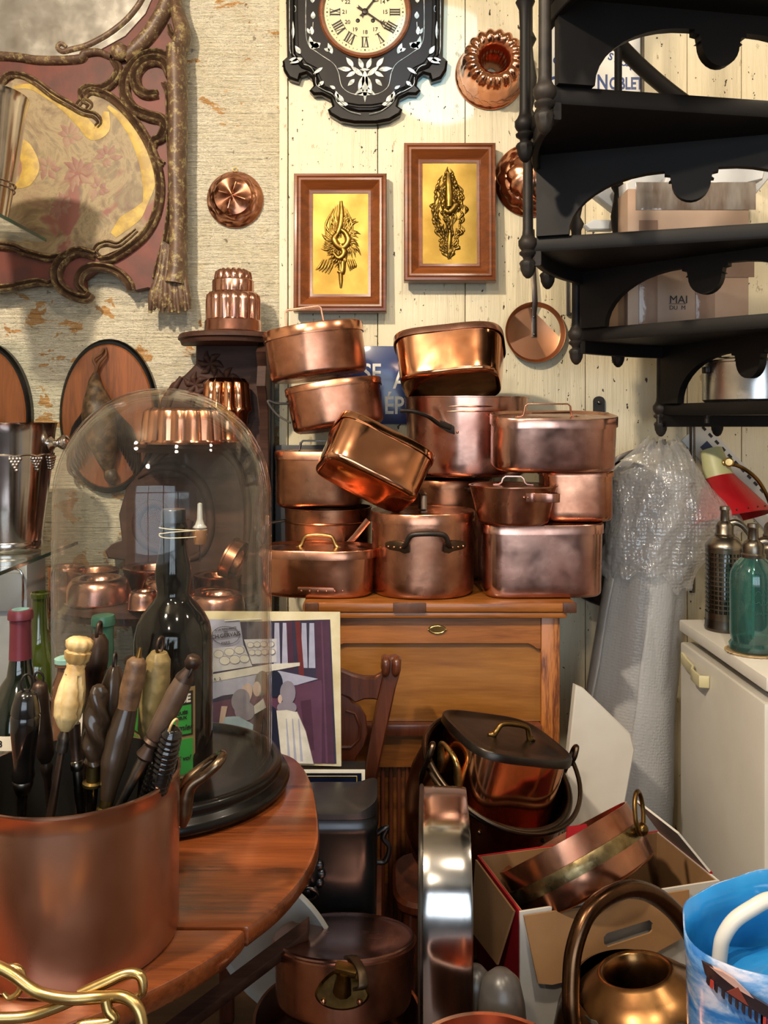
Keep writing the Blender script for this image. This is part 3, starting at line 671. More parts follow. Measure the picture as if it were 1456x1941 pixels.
# ------------------------------------------------------------------ oval trophy plaques
OAK = wood('oak_plaque', '5a2e10', '8a4c1e', .38, 'z', .9, .2)
def plaque(cx, cy, label):
    t = thing('trophy_plaque', label, 'plaque', P(cx, cy, WY-.0275)); k = 2.75/F; a, b = 95*k, 148*k
    def el(s): return [(a*s*math.cos(2*PI*i/64), b*s*math.sin(2*PI*i/64)) for i in range(64)]
    MB().prism(el(1), -.004, .028, bev=.008).build('rim', EBONY, t); MB().prism(el(.925), -.012, -.003, bev=.004).build('board', OAK, t)
    FUR = M('dark_carved_bird', '17110d', '33251a', .5, ns=26, bs=70, bd=.002, lo=.45, hi=.7); LIGHT = M('bird_feather_light', '3a2a1c', '6a5238', .5, ns=40, lo=.45, hi=.65)
    mb = MB(); mb.tube(spline([(-6*k, -.016, 128*k), (-10*k, -.03, 118*k), (-22*k, -.035, 108*k), (-18*k, -.03, 94*k), (-20*k, -.03, 80*k)], 6), [.004, .005, .006, .005, .007], 8); mb.tube(spline([(-2*k, -.016, 130*k), (0, -.03, 116*k), (-12*k, -.035, 100*k), (-18*k, -.032, 84*k)], 6), [.003, .004, .005, .006], 8); mb.build('feet', M('bird_feet', '4a2c18', '6d4528', .5, ns=20), t)
    mb = MB(); mb.tube(spline([(-20*k, -.03, 84*k), (-18*k, -.04, 64*k), (-14*k, -.05, 40*k), (-8*k, -.06, 5*k), (-2*k, -.055, -40*k), (4*k, -.045, -80*k), (10*k, -.035, -104*k)], 7), [.008, .020, .034, .052, .05, .028, .014], 14)
    mb.sph((12*k, -.04, -112*k), (.022, .02, .026)); mb.dent(.004, 22, 3); bd = mb.build('body', LIGHT, t)
    mb = MB(); random.seed(4)
    for s in (-1, 1):
        for i in range(11):
            x = s*(16+i*3.2)*k; mb.tube(spline([(-14*k+s*6*k, -.06, (38-i*2)*k), (x*1.1-4*k, -.062+.002*i, (18-i*4)*k), (x*1.35-4*k, -.05+.002*i, (-14-i*8)*k), (x*1.2, -.036, (-46-i*7)*k)], 5), [.004, .011, .012, .003], 6, flat=.6)
    mb.build('wings', FUR, t)
    mb = MB(); mb.tube(spline([(12*k, -.045, -120*k), (16*k, -.045, -128*k), (22*k, -.04, -132*k)], 4), [.006, .004, .001], 8); mb.build('beak', BLACKP, t); return t
plaque(206, 789, 'oval wooden trophy plaque with hanging carved bird behind the glass dome'); plaque(-36, 792, 'oval trophy plaque cut by the left picture edge above the ice bucket')

# ------------------------------------------------------------------ carved dark whatnot on the wall
DW = 2.72; WF = WallFrame(320, 1120, DW)
et = thing('carved_whatnot', 'dark carved wooden wall whatnot with two half-round shelves of copper moulds', 'shelf', P(320, 1120, DW))
k = WF.k
def XZ(px, py, D=DW): p = P(px, py, D)-et.location; return p
back = [(372, 650), (372, 690), (350, 712), (326, 726), (306, 756), (296, 800), (292, 860), (270, 890), (240, 925), (226, 975), (232, 1026), (212, 1032), (200, 1044), (205, 1058), (236, 1062), (240, 1150), (500, 1150), (500, 650)]
MB().prism(WF.out(back), -.008, .045, bev=.006).build('back_panel', DARKW, et)
mb = MB()
def carve(pts, r, y=-.008): p = WF.path(pts, y, 6); mb.tube(p, [x*k for x in r], sec=ROUNDM, up=(0, -1, 0))
sp = [(300+(62-3.6*i)*math.cos(i*.5)*1.0, 985+(66-3.8*i)*math.sin(i*.5)) for i in range(16)]
carve(sp, [7, 9, 9, 8, 7, 5]); carve([(262, 905), (300, 885), (350, 890), (390, 930), (400, 1000), (380, 1050), (330, 1062)], [4, 8, 10, 9, 8, 4])
carve([(290, 880), (330, 850), (400, 845), (450, 880), (470, 960), (465, 1060)], [4, 7, 8, 8, 8, 5])
for q in ((400, 690), (430, 720), (372, 730)):
    for j in range(6):
        a = j*1.05+q[0]; carve([(q[0], q[1]), (q[0]+14*math.cos(a), q[1]+14*math.sin(a)), (q[0]+26*math.cos(a+.3), q[1]+26*math.sin(a+.3))], [2, 7, 1])
carve([(360, 800), (372, 750), (410, 730), (445, 742), (470, 780)], [3, 6, 6, 6, 3]); carve([(345, 715), (330, 740), (318, 780)], [4, 7, 4])
mb.build('carving', DARKW, et, ang=60)
def halfround(w, d, th, z, x0, name, fl=0):
    N = 28; out = [(-w, 0)]+[(-w*math.cos(PI*i/N), -d*math.sin(PI*i/N)**.9) for i in range(1, N)]+[(w, 0)]
    mb = MB(); rings = []
    for q, zz in ((.97, 0), (1.0, .008), (1.0, th*.5), (.965, th*.62), (.94, th)): rings.append([Vector((x0+x*q, y*q, z-zz)) for x, y in out])
    mb.loft(rings, None, 0, True, True); return mb
zt = XZ(445, 632, 2.62).z; mb = halfround(.165, .21, .030, zt, XZ(452, 0).x*.985-.012, '')
mb.build('top_shelf', DARKW, et)
zm = XZ(0, 840, 2.6).z; halfround(.185, .22, .028, zm, XZ(372, 0).x, '').build('middle_shelf', DARKW, et)
zb = XZ(0, 1108, DW).z+.004; halfround(.330, .385, .05, zb, XZ(305, 0).x, '').build('bottom_shelf', DARKW, et, ang=50)
mb = MB()
for i in range(40):
    a = PI*(i+.5)/40; mb.sph((XZ(305, 0).x-.318*math.cos(a), -.372*math.sin(a)**.9, zb-.024), (.009, .009, .011), N=8)
mb.build('carved_edge', DARKW, et)
mb = MB(); side = [(0, .0), (-.10, .0), (-.16, -.03), (-.13, -.07), (-.15, -.13), (-.09, -.2), (-.08, -.4), (-.1, -.8), (0, -.82)]
Ms = T(XZ(508, 0).x, 0, zt-.03) @ Matrix.Rotation(PI/2, 4, 'Z')
mb.prism([(x, z) for x, z in side], -.014, .014, Ms, bev=.003); mb.build('side_bracket', DARKW, et)
mb = MB(); mb.box((XZ(510, 0).x, -.005, (zt+XZ(0, 1215).z)/2-.01), (.03, .06, zt-XZ(0, 1215).z)); mb.build('post', M('dark_post', '1d1716', '2b2321', .45, ns=8), et)
mb = MB(); mb.prism(WF.out([(244, 1150), (500, 1150), (492, 1235), (420, 1262), (380, 1300), (340, 1262), (255, 1230)]), -.005, .03, bev=.006); mb.build('apron', DARKW, et)
ZB = et.location.z+zb; ZM = et.location.z+zm; ZT = et.location.z+zt
# tall stepped mould on the top shelf
t = thing('jelly_mould', 'tall stepped copper jelly mould standing on top of the dark whatnot', 'mould', P(442, 0, 2.62)*1)
t.location = (P(442, 0, 2.62).x, 2.62, ZT); sm = 2.62/F
def flute(n, amp):
    def f(th, r, z, j): return (r*(1+amp*(abs(math.cos(n*th/2))*2-1.2)) if FL[j] else r), z+(DOME[j]*abs(math.cos(n*th/2)))
    return f
prof = [(55, 0), (56, 2), (54, 4), (53, 22), (51, 24), (50, 26), (50, 60), (49, 70), (43, 76), (39, 78), (39, 98), (38, 100), (35, 101), (35, 104), (33, 112), (24, 118), (10, 112), (0, 108)]
FL = [0, 0, 0, 0, 0, 1, 1, 1, 1, 0, 0, 0, 0, 1, 1, 1, 0, 0]; DOME = [0]*18; DOME[14] = DOME[15] = .005
MB().lathe([(a*sm, b*sm*1.0) for a, b in prof], 120, rf=flute(14, .05)).build('mould', COPP, t, ang=50)
# middle shelf: low ring mould with a tall mould on top
t = thing('ring_mould', 'wide fluted copper ring mould on the middle whatnot shelf, seen through the dome', 'mould', (P(366, 0, 2.58).x, 2.60, ZM)); sm = 2.56/F
FL = [0, 0, 1, 1, 1, 1, 1, 1, 1, 0, 0]; DOME = [0]*11
prof = [(112, 0), (114, 3), (108, 6), (104, 34), (100, 48), (88, 54), (74, 50), (66, 40), (62, 20), (60, 4), (58, 2)]
MB().lathe([(a*sm, b*sm) for a, b in prof], 160, rf=flute(16, .035)).build('mould', COP, t, ang=50)
t2 = thing('jelly_mould', 'domed copper mould with pleated sides on the middle shelf right of the dome', 'mould', (P(430, 0, 2.66).x, 2.66, ZM)); sm = 2.64/F
# raised on a hidden copper base: plain foot, leaf band, pleats
prof = [(44, 0), (45, 3), (42, 8), (40, 40), (42, 56), (46, 62), (44, 68), (42, 90), (40, 112), (33, 122), (22, 124), (12, 116), (0, 112)]
FL = [0, 0, 0, 0, 0, 1, 1, 1, 1, 1, 1, 0, 0]; DOME = [0]*13
mb = MB().lathe([(a*sm, b*sm) for a, b in prof], 120, rf=flute(10, .09)); mb.build('mould', COPB, t2, ang=50)
t.location.x -= .01; t.location.y = 2.50; t2.location.y = 2.655
for ch in t.children: ch.scale = (.72, .40, 1.25)
# savarin moulds on the bottom shelf
def savarin(px, Dm, rpx, hpx, label, kind='round', tilt=None, mat=COPP, z=None):
    s = Dm/F; r, h = rpx*s, hpx*s
    t = thing('savarin_mould', label, 'mould', (P(px, 0, Dm).x, Dm, ZB if z is None else z), tilt or (0, 0, 0), 'copper savarin moulds on the bottom shelf of the whatnot')
    if kind == 'round': prof = [(r, 0), (r*1.02, .002), (r*.98, .004)]+[(r*(.70+.27*math.cos(PI*i/10)), .004+(h-.004)*math.sin(PI*i/10)**.7) for i in range(1, 10)]+[(r*.42, .004), (r*.40, .0)]
    else: prof = [(r*.96, 0), (r*.97, h*.8), (r, h*.84), (r*1.0, h), (r*.97, h*1.02), (r*.70, h*.98), (r*.66, h*.9), (r*.6, h*.2), (r*.58, .002)]
    MB().lathe(prof, 72).dent(.0006, 16, rpx).build('mould', mat, t, ang=50); return t
savarin(126, 2.62, 34, 44, 'copper mould at the far left of the shelf, half outside the dome', 'flat', mat=COPD)
savarin(176, 2.60, 48, 40, 'flat-rimmed copper ring mould at the back left of the bottom whatnot shelf', 'flat', mat=COPD)
savarin(292, 2.60, 57, 46, 'wide flat-rimmed copper ring mould at the back centre of the whatnot shelf', 'flat')
savarin(187, 2.445, 61, 46, 'large rounded copper ring mould at the front left of the whatnot shelf')
savarin(318, 2.465, 48, 44, 'rounded copper ring mould in the middle behind the bottle neck')
savarin(272, 2.355, 30, 34, 'small copper ring mould at the front, left of the bottle neck')
savarin(413, 2.58, 46, 34, 'tall copper ring mould resting upside down, back right of shelf', 'flat', mat=COP)
savarin(400, 2.425, 40, 26, 'low copper ring mould behind the front right one', 'round', mat=COP)
savarin(412, 2.33, 53, 34, 'rounded copper ring mould at the front right edge of the shelf')
savarin(452, 2.52, 40, 22, 'copper mould tipped on edge against the whatnot post', 'flat', (R(8), R(-66), R(-20)), COPD, ZB+.10)
# ------------------------------------------------------------------ writing cabinet and the pile of copper pans
CT = CZ-.4533                                # cabinet top height
CF = 2.20                                    # cabinet front
def cx(px, D=CF): return (px-728)/F*D
def zc(py, D=CF): return CZ-(py-HY)/F*D
cab = thing('writing_cabinet', 'oiled pine fall-front cabinet carrying the pile of copper pans', 'cabinet', (cx(832), CF, 0))
x0, x1 = cx(590)-cx(832), cx(1062)-cx(832)
MB().box(((x0+x1)/2, .30, CT/2-.02), (x1-x0, .5, CT-.06), bev=.003).build('carcass', PINE, cab)
MB().box(((cx(575)+cx(1090))/2-cx(832), .255, CT-.012), (cx(1090)-cx(575), .55, .024), bev=.008).build('top', PINE, cab)
for px in (592, 776, 1077): MB().box((cx(px)-cx(832), -.019, CT-.012), ((26 if px != 776 else 62)*CF/F, .008, .026), bev=.003).build('corner_block', M('dark_end_grain', '3f2415', '5a351d', .45, ns=30), cab)
MB().box(((x0+x1)/2, .01, CT-.032), (x1-x0+.03, .05, .016), bev=.006).build('cornice', PINE, cab)
MB().box((0, .035, CT-.031-.001), (.003, .004, .01)).build('joint', BLACKP, cab)
for s, px0, px1 in ((0, 590, 626), (1, 1027, 1062)): MB().box(((cx(px0)+cx(px1))/2-cx(832), .03, (CT-.04)/2), ((px1-px0)*CF/F, .05, CT-.04), bev=.003).build('stile', PINEV, cab)
ztop, zr = zc(1172), zc(1225)
xa, xb = cx(626)-cx(832), cx(1027)-cx(832)
xm = lambda a: a
rail = [(xa, ztop), (xb, ztop), (xb, zc(1232)), (xb-.012, zc(1232)), (xb-.022, zc(1226)), (xb-.034, zc(1222)), (xa+.034, zc(1222)), (xa+.022, zc(1226)), (xa+.012, zc(1232)), (xa, zc(1232))]
MB().prism(rail, .008, .05, bev=.002).build('drop_front_rail', PINE, cab)
MB().box(((xa+xb)/2, .035, (zc(1222)+zc(1372))/2), (xb-xa, .03, zc(1222)-zc(1372))).build('drop_front_panel', PANEL, cab)
MB().box(((xa+xb)/2, .02, zc(1384)), (xb-xa, .05, .03), bev=.005).build('bottom_rail', MAHOG, cab)
MB().box(((xa+xb)/2, .035, zc(1430)), (xb-xa, .03, zc(1390)-zc(1450))).build('drawer_front', PINE, cab)
mb = MB()
for i in range(26): mb.box((lerp(xa+.01, xb-.01, i/25), .04, zc(1450)/2), (.010, .02, zc(1450)-.02), bev=.004)
mb.build('reeded_panel', MAHOG, cab)
t = MB(); Mx = T(cx(829)-cx(832), .006, zc(1194))
t.prism([(.023*math.cos(2*PI*i/32), .0115*math.sin(2*PI*i/32)) for i in range(32)], -.002, .003, Mx, bev=.001)
es = t.build('escutcheon', BRASSD, cab)
t = MB(); t.tube([Mx @ Vector((.019*math.cos(2*PI*i/32), -.003, .009*math.sin(2*PI*i/32))) for i in range(32)], .0012, 6, closed=True); t.build('escutcheon_rim', BRASS, es)
for s in (-1, 1): MB().sph(Mx @ Vector((s*.0225, -.002, 0)), (.002, .0015, .002), N=8).build('screw', BRASS, es)

def body(a, b, n, h, fl=1.0, br=.014, t=.0028, N=80, rows=8, bead=.0025, fold=None):
    rs = [ring(a*.02, b*.02, n, 0, N), ring((a-br)*.5, (b-br)*.5, n, 0, N), ring(a-br, b-br, n, 0, N)]
    for i in range(1, 5): q = PI/2*i/4; rs.append(ring(a-br+br*math.sin(q), b-br+br*math.sin(q), n, br*(1-math.cos(q)), N))
    for i in range(1, rows+1):
        u = i/rows; f = lerp(1, fl, u); rs.append(ring(a*f, b*f, n, lerp(br, h-.003, u), N))
    rs += [ring(a*fl+bead, b*fl+bead, n, h-.002, N), ring(a*fl+bead, b*fl+bead, n, h+.001, N), ring(a*fl-t, b*fl-t, n, h+.001, N)]
    mb = MB().loft(rs, None, 0, True, False); rs = [rs[-1]]
    for i in range(1, rows+1):
        u = 1-i/rows; f = lerp(1, fl, u); rs.append(ring(a*f-t, b*f-t, n, lerp(br, h, u), N))
    rs += [ring(a-br-t, b-br-t, n, t, N), ring(a*.02, b*.02, n, t, N)]
    return mb.loft(rs, None, 1, False, True)
def lidm(a, b, n, z, fh=.02, over=.0028, dome=.004, N=80, well=0.0):
    rs = [ring(a*.02, b*.02, n, z-well, N), ring(a-.003, b-.003, n, z-well, N), ring(a+.0006, b+.0006, n, z-fh*.5, N), ring(a+.0006, b+.0006, n, z-fh, N), ring(a+over, b+over, n, z-fh, N), ring(a+over, b+over, n, z+.0005, N), ring(a+over-.0015, b+over-.0015, n, z+.0028, N), ring(a-.004, b-.004, n, z+.003, N), ring(a-.010, b-.010, n, z+.001-well, N), ring(a*.7, b*.7, n, z+.001+dome*.5-well, N), ring(a*.02, b*.02, n, z+.001+dome-well, N)]
    return MB().loft(rs, None, 0, True, True)
def pot(name, label, loc, rot, a, b, n, h, fl=1.0, lid=None, mat=COP, lmat=None, cat='pot', group=None, seed=1, br=.014, fh=.02, damp=.0013, well=0.0):
    t = thing(name, label, cat, loc, rot, group)
    body(a, b, n, h, fl, br).dent(damp, 11, seed).dent(damp*.35, 34, seed+3).build('body', [mat, TIN if not lid and mat != COPX else mat], t, ang=50)
    if lid:
        l = lidm(a*fl+.001, b*fl+.001, n, h+.003, fh, well=well).dent(damp*.8, 11, seed+7).build('lid', lmat or mat, t, ang=50); return t, l
    return t, None
def lid_strap(lid, z, L, hh, w=.014, th=.0035, axis='x', mat=COPD, name='lid_handle', off=(0, 0)):
    f = .022; p = [(-L/2-f, .0), (-L/2-.006, .001), (-L/2, .006), (-L/2+.003, hh-.006), (-L/2+.010, hh), (0, hh), (L/2-.010, hh), (L/2-.003, hh-.006), (L/2, .006), (L/2+.006, .001), (L/2+f, .0)]
    pts = [(q[0]+off[0], off[1], z+q[1]+.002) if axis == 'x' else (off[0], q[0]+off[1], z+q[1]+.002) for q in p]
    o = MB().strap(pts, w, th, (0, 1, 0) if axis == 'x' else (1, 0, 0)).build(name, mat, lid, ang=50)
    for s in (-1, 1):
        x = s*(L/2+f*.62); MB().sph((x+off[0], off[1], z+.004) if axis == 'x' else (off[0], x+off[1], z+.004), (.003, .003, .002), N=8).build('rivet', mat, o)
    return o
def lid_bow(lid, z, L, hh, r=.005, axis='x', mat=BRASSD, off=(0, 0), foot=.02):
    p = [(-L/2-foot, .001), (-L/2-.008, .003), (-L/2-.002, hh*.35), (-L/2+.006, hh*.85), (-L/2+.02, hh), (0, hh*1.04), (L/2-.02, hh), (L/2-.006, hh*.85), (L/2+.002, hh*.35), (L/2+.008, .003), (L/2+foot, .001)]
    pts = spline([(q[0]+off[0], off[1], z+q[1]) if axis == 'x' else (off[0], q[0]+off[1], z+q[1]) for q in p], 4)
    o = MB().tube(pts, [r*.5, r*1.5, r*1.1, r, r, r*1.1, r, r, r*1.1, r*1.5, r*.5], 10).build('lid_handle', mat, lid)
    for s in (-1, 1):
        x = s*(L/2+foot*.6); MB().sph((x+off[0], off[1], z+.004) if axis == 'x' else (off[0], x+off[1], z+.004), (.003, .003, .0025), N=8).build('rivet', mat, o)
    return o
def PP(px, D, z): return Vector((cx(px, D), D, z))

# bottom row, left to right
tf, lf = pot('braising_pan', 'low oval copper braising pan with brass lid handle, left end of bottom row', PP(604, 2.315, CT), (0, 0, R(-6)), .147, .092, 2.6, .118, 1.04, True, COP, COPD, seed=2, well=.004)
lid_bow(lf, .118, .085, .034, .0048, 'x', BRASS)
mb = MB()
pa = [(.147*1.02*math.cos(a), .092*1.02*math.sin(a)) for a in [R(d) for d in range(-104, -30, 4)]]
mb.strap([(x*1.012, y*1.012, .022) for x, y in pa], .018, .003, (0, 0, 1)); bandp = mb.build('seam_band', COPD, tf)
for i in range(1, len(pa)-1, 2): MB().sph((pa[i][0]*1.035, pa[i][1]*1.035, .022), .003, N=8).build('rivet', COPP, bandp)
tg, lg = pot('stockpot', 'big deep copper pot with black iron side handle in the centre of the bottom row', PP(801, 2.34, CT), (0, 0, R(2)), .136, .132, 2.25, .212, 1.0, True, COPD, COPD, seed=5, fh=.024)
zz = .145
hp = MB()
y0 = -.134
def arc_y(x): return -(.139)*math.sqrt(max(.02, 1-(x/.139)**2))-.003
pts = spline([(-.058, arc_y(.058)-.004, .138), (-.053, arc_y(.055)-.022, .148), (-.047, arc_y(.05)-.028, .163), (-.036, arc_y(.04)-.030, .172), (0, arc_y(0)-.030, .175), (.036, arc_y(.04)-.030, .172), (.047, arc_y(.05)-.028, .163), (.053, arc_y(.055)-.022, .148), (.058, arc_y(.058)-.004, .138)], 4)
hp.tube(pts, .0068, 10); ho = hp.build('side_handle', IRON, tg)
for s in (-1, 1):
    m2 = MB(); pl = [(s*x, arc_y(x)-.003, .134+(0.004 if x > .06 else 0)) for x in (.044, .056, .068, .080, .092, .102)]
    m2.strap(pl, [.022, .028, .026, .024, .022, .012], .006, (0, 0, 1)); q = m2.build('handle_plate', M('iron_bronze', '5a4632', '3d3226', .42, .9, ns=20), ho)
    for x in (.066, .082, .096): MB().sph((s*x, arc_y(x)-.008, .135), .0036, N=8).build('rivet', COPD, q)
lid_strap(lg, .216, .09, .045, .016, .004, 'y', M('grey_iron', '6a615a'))
tm, lm = pot('fish_kettle', 'plain deep rectangular copper kettle at the right end of the bottom row', PP(1020, 2.335, CT), (0, 0, R(1)), .154, .110, 5.5, .184, 1.015, True, COPP, COPP, seed=8, fh=.022, damp=.0018)
zm_ = CT+.19
# behind: pot with rim, hidden tall pot
td, _ = pot('stockpot', 'dark copper pot with double rim at the left, under the lidded pot', PP(622, 2.535, CT), (0, 0, 0), .122, .118, 2.1, .207, 1.03, None, COPX, seed=9)
MB().tube([(.1245*math.cos(2*PI*i/72), .1215*math.sin(2*PI*i/72), .168) for i in range(72)], .0035, 8, closed=True).build('rim_band', COPX, td)
MB().strap(spline([(-.122, -.03, .17), (-.17, -.03, .16), (-.20, -.04, .13), (-.185, -.05, .10)], 4), .012, .005, (0, 1, .3)).build('handle', IRON, td)
MB().strap([(.05, -.123, .10), (.085, -.135, .14), (.12, -.15, .185)], .016, .004, (.6, -.2, -.5)).build('loose_strap', COPP, td)
tn, ln = pot('stockpot', 'copper pot almost hidden behind the central pots under the tall stockpot', PP(850, 2.60, CT), (0, 0, 0), .128, .125, 2.1, .28, 1.0, True, COPX, COPX, seed=10)
MB().tube(spline([(.05, -.11, .26), (.06, -.15, .262), (.075, -.21, .240), (.085, -.24, .235)], 5), .008, 8).build('handle', IRON, tn)
# second row
tc_, lc = pot('braising_pan', 'oval copper pan with iron-handled lid behind the tipped pan', PP(606, 2.53, CT+.210), (0, 0, R(-4)), .124, .10, 2.7, .155, 1.0, True, COPX, COPD, seed=12)
lid_strap(lc, .158, .10, .030, .018, .005, 'x', TIN, off=(.0, -.05))
tl, ll = pot('saucepan', 'small flared copper pan with flat lid and strap loop, right of centre', PP(973, 2.265, zm_+.002), (0, 0, R(-10)), .092, .092, 2.0, .098, 1.22, None, COPD, seed=14, br=.01)
ld = MB().lathe([(0, .002), (.104, .002), (.1065, 0), (.1065, -.003), (0, -.002)], 72, T(0, 0, .094, R(2), R(1))).dent(.0008, 12, 4).build('lid', COPX, tl)
lid_strap(ld, .096, .06, .022, .018, .004, 'x', COPP, off=(.0, .01))
mb = MB(); rr = .109
lp = [(rr*math.cos(a)*q, rr*math.sin(a)*q, .074) for a, q in ((R(-72), 1.0), (R(-62), 1.02), (R(-56), 1.2), (R(-48), 1.36), (R(-40), 1.38), (R(-34), 1.2), (R(-30), 1.02))]
mb.strap(spline(lp, 3), .022, .003, (0, 0, 1)); lo_ = mb.build('side_handle', COPP, tl)
for a in (-74, -69): MB().sph((rr*.985*math.cos(R(a)), rr*.985*math.sin(R(a)), .074), .004, N=8).build('rivet', COPP, lo_)
tk, lk = pot('fish_kettle', 'copper kettle under the strap-handled kettle, at the right, half hidden', PP(1090, 2.345, zm_+.002), (0, 0, R(-3)), .092, .085, 4.5, .128, 1.0, True, COPD, COPD, seed=16, fh=.012)
tj, lj = pot('fish_kettle', 'oval copper kettle with thin strap-handled lid on top of the right stack', PP(1046, 2.30, zm_+.142), (R(7), 0, R(2)),   .160, .092, 3.2, .136, 1.0, True, COPP, COPP, seed=18, fh=.024, well=.004, damp=.0016)
lid_strap(lj, .136, .125, .034, .008, .0035, 'x', COPD, off=(-.02, -.02))
ti, _ = pot('stockpot', 'large open round copper stockpot with rolled rim band behind the tipped pan', PP(884, 2.585, CT+.297), (0, 0, 0), .170, .165, 2.15, .228, 1.07, None, COPP, seed=20)
mb = MB()
for z in (.186, .20): mb.tube([((.1765+.0*z)*1.012*math.cos(2*PI*i/80), .1725*1.012*math.sin(2*PI*i/80), z) for i in range(80)], .003 if z > .19 else .0022, 8, closed=True)
mb.build('rim_band', COPP, ti)
mb = MB(); aa = R(-118)
u = Vector((math.cos(aa), math.sin(aa), 0))
pts = [(u.x*.172+.02, u.y*.172-.012, .140), (u.x*.180-.005, u.y*.18-.014, .150), (u.x*.20-.03, u.y*.2-.02, .172), (u.x*.22-.06, u.y*.21-.02, .185), (u.x*.23-.09, u.y*.21-.01, .187)]
mb.tube(spline(pts, 5), [.010, .010, .008, .008, .008], 10, flat=.7); ho = mb.build('side_handle', IRON, ti)
mb = MB(); mb.strap([(u.x*.17+.048, u.y*.175-.006, .124), (u.x*.172+.02, u.y*.174-.012, .138), (u.x*.18-.006, u.y*.18-.016, .152)], [.014, .024, .018], .006, (.3, 0, 1)); q = mb.build('handle_plate', IRON, ho)
for s in (.04, .02): MB().sph((u.x*.172+s, u.y*.176-.014, .128+(.04-s)*.6), .004, N=8).build('rivet', COPD, q)
# tipped rectangular pan
te, le = pot('fish_kettle', 'tipped rectangular copper pan lying askew in the middle of the pile', Vector((cx(690, 2.20), 2.205, zc(922, 2.20))), (R(-26), R(27), R(8)), .128, .084, 5, .128, 1.03, True, COPB, COPB, seed=22, fh=.016, damp=.0022)
# upper pans
tb, lb = pot('saucepan', 'plain copper saucepan with long black handle, second in the left stack', Vector((cx(643, 2.47), 2.47, zc(812, 2.40))), (R(-4), R(-8), 0), .128, .112, 2.5, .120, 1.05, True, COPD, COPD, seed=24, fh=.016)
MB().strap(spline([(-.12, -.03, .085), (-.16, -.04, .09), (-.185, -.045, .10), (-.165, -.045, .06), (-.13, -.05, .03)], 4), .014, .006, (0, 1, 0)).build('handle', IRON, tb)
lid_strap(lb, .122, .06, .014, .02, .004, 'x', TIN)
ta, la = pot('saucepan', 'round copper pan with tall strap lid handle at the top left of the pile', Vector((cx(606, 2.46), 2.46, zc(712, 2.36))), (R(-2), R(-8), R(4)), .136, .124, 2.15, .134, 1.02, True, COPD, COP, seed=26, fh=.024)
lid_strap(la, .136, .108, .066, .020, .005, 'x', COPD, off=(-.02, .02))
th, lh = pot('fish_kettle', 'rounded rectangular copper pan tipped backwards on the stockpot rim, top centre', Vector((cx(855, 2.5), 2.47, zc(735, 2.42))), (R(-24), R(-5), R(-10)), .140, .104, 4.2, .138, 1.1, True, COPB, COPP, seed=28, fh=.018, damp=.002)
MB().strap([(-.06, .0, .142), (-.05, 0, .155), (.05, 0, .155), (.06, 0, .142)], .016, .004, (0, 1, 0)).build('lid_handle', IRON, lh)
MB().tube(spline([(-.08, -.06, .14), (-.085, -.068, .15)], 3), .003, 6).build('hinge_pin', IRON, lh)
# dark board added to fill the dark gap behind the left stack
t = MB().box((0, 0, .19), (.19, .02, .38), bev=.003).build('gap_fill_board', M('gap_fill_grey', '3b3d42', '2a2c31', .45, ns=6), None, P(585, 0, 2.74)*1); t.location = (cx(580, 2.74), 2.735, CT+.001)
tag(t, 'dark slate grey board added to fill the dark gap behind the left pot stack', 'board')
# ------------------------------------------------------------------ round table, dome, bottles, pot of sharpening steels
TZ = .76
tb_ = thing('round_table', 'polished cherry wood round drop-leaf table at the lower left', 'table', (-.6, 1.35, 0))
right = [(-.172, 1.105), (-.139, 1.160), (-.114, 1.228), (-.101, 1.304), (-.104, 1.389), (-.130, 1.553), (-.169, 1.658), (-.218, 1.70)]
def cpt(a, r=.5): return (-.6+r*math.cos(a), 1.35+r*math.sin(a))
a0, a1 = math.atan2(1.105-1.35, -.172+.6), math.atan2(1.70-1.35, -.218+.6)
sm = [(v.x, v.y) for v in spline(right, 4)]
aw = PI-math.asin((1.105-1.35)/.5)
top = sm+[cpt(lerp(a1+.06, aw, i/26)) for i in range(27)]
al = math.asin((1.098-1.35)/.5)
leaf = [cpt(lerp(PI-al, 2*PI+al, i/26), .5) for i in range(27)]; leaf[-1] = (-.176, 1.098)
def slab(out, z0, z1, bev):
    mb = MB(); n = len(out); o = [Vector((x+.6, y-1.35, 0)) for x, y in out]; c = sum(o, Vector())/n; rings = []
    for ins, z in ((bev*.8, z0), (0, z0+bev), (0, z1-bev), (bev*.3, z1-bev*.3), (bev, z1)): rings.append([Vector((p.x, p.y, z))-(p-c).normalized()*ins for p in o])
    return mb.loft(rings, None, 0, True, True)
slab(top, TZ-.028, TZ, .006).build('tabletop', TABLE, tb_); lfp = slab(leaf, TZ-.028, TZ, .006).build('drop_leaf', TABLE, tb_)
MB().lathe([(0, .012), (.05, .012), (.06, .03), (.035, .10), (.03, .2), (.05, .3), (.055, .42), (.03, .52), (.03, .6), (.09, .66), (.10, TZ-.029), (0, TZ-.029)], 32).build('pedestal', MAHOG, tb_)
for i in range(4):
    a = PI/4+i*PI/2; MB().tube(spline([(.02*math.cos(a), .02*math.sin(a), .16), (.16*math.cos(a), .16*math.sin(a), .14), (.3*math.cos(a), .3*math.sin(a), .06), (.38*math.cos(a), .38*math.sin(a), .022)], 5), [.03, .026, .022, .022], 10).build('foot', MAHOG, tb_)

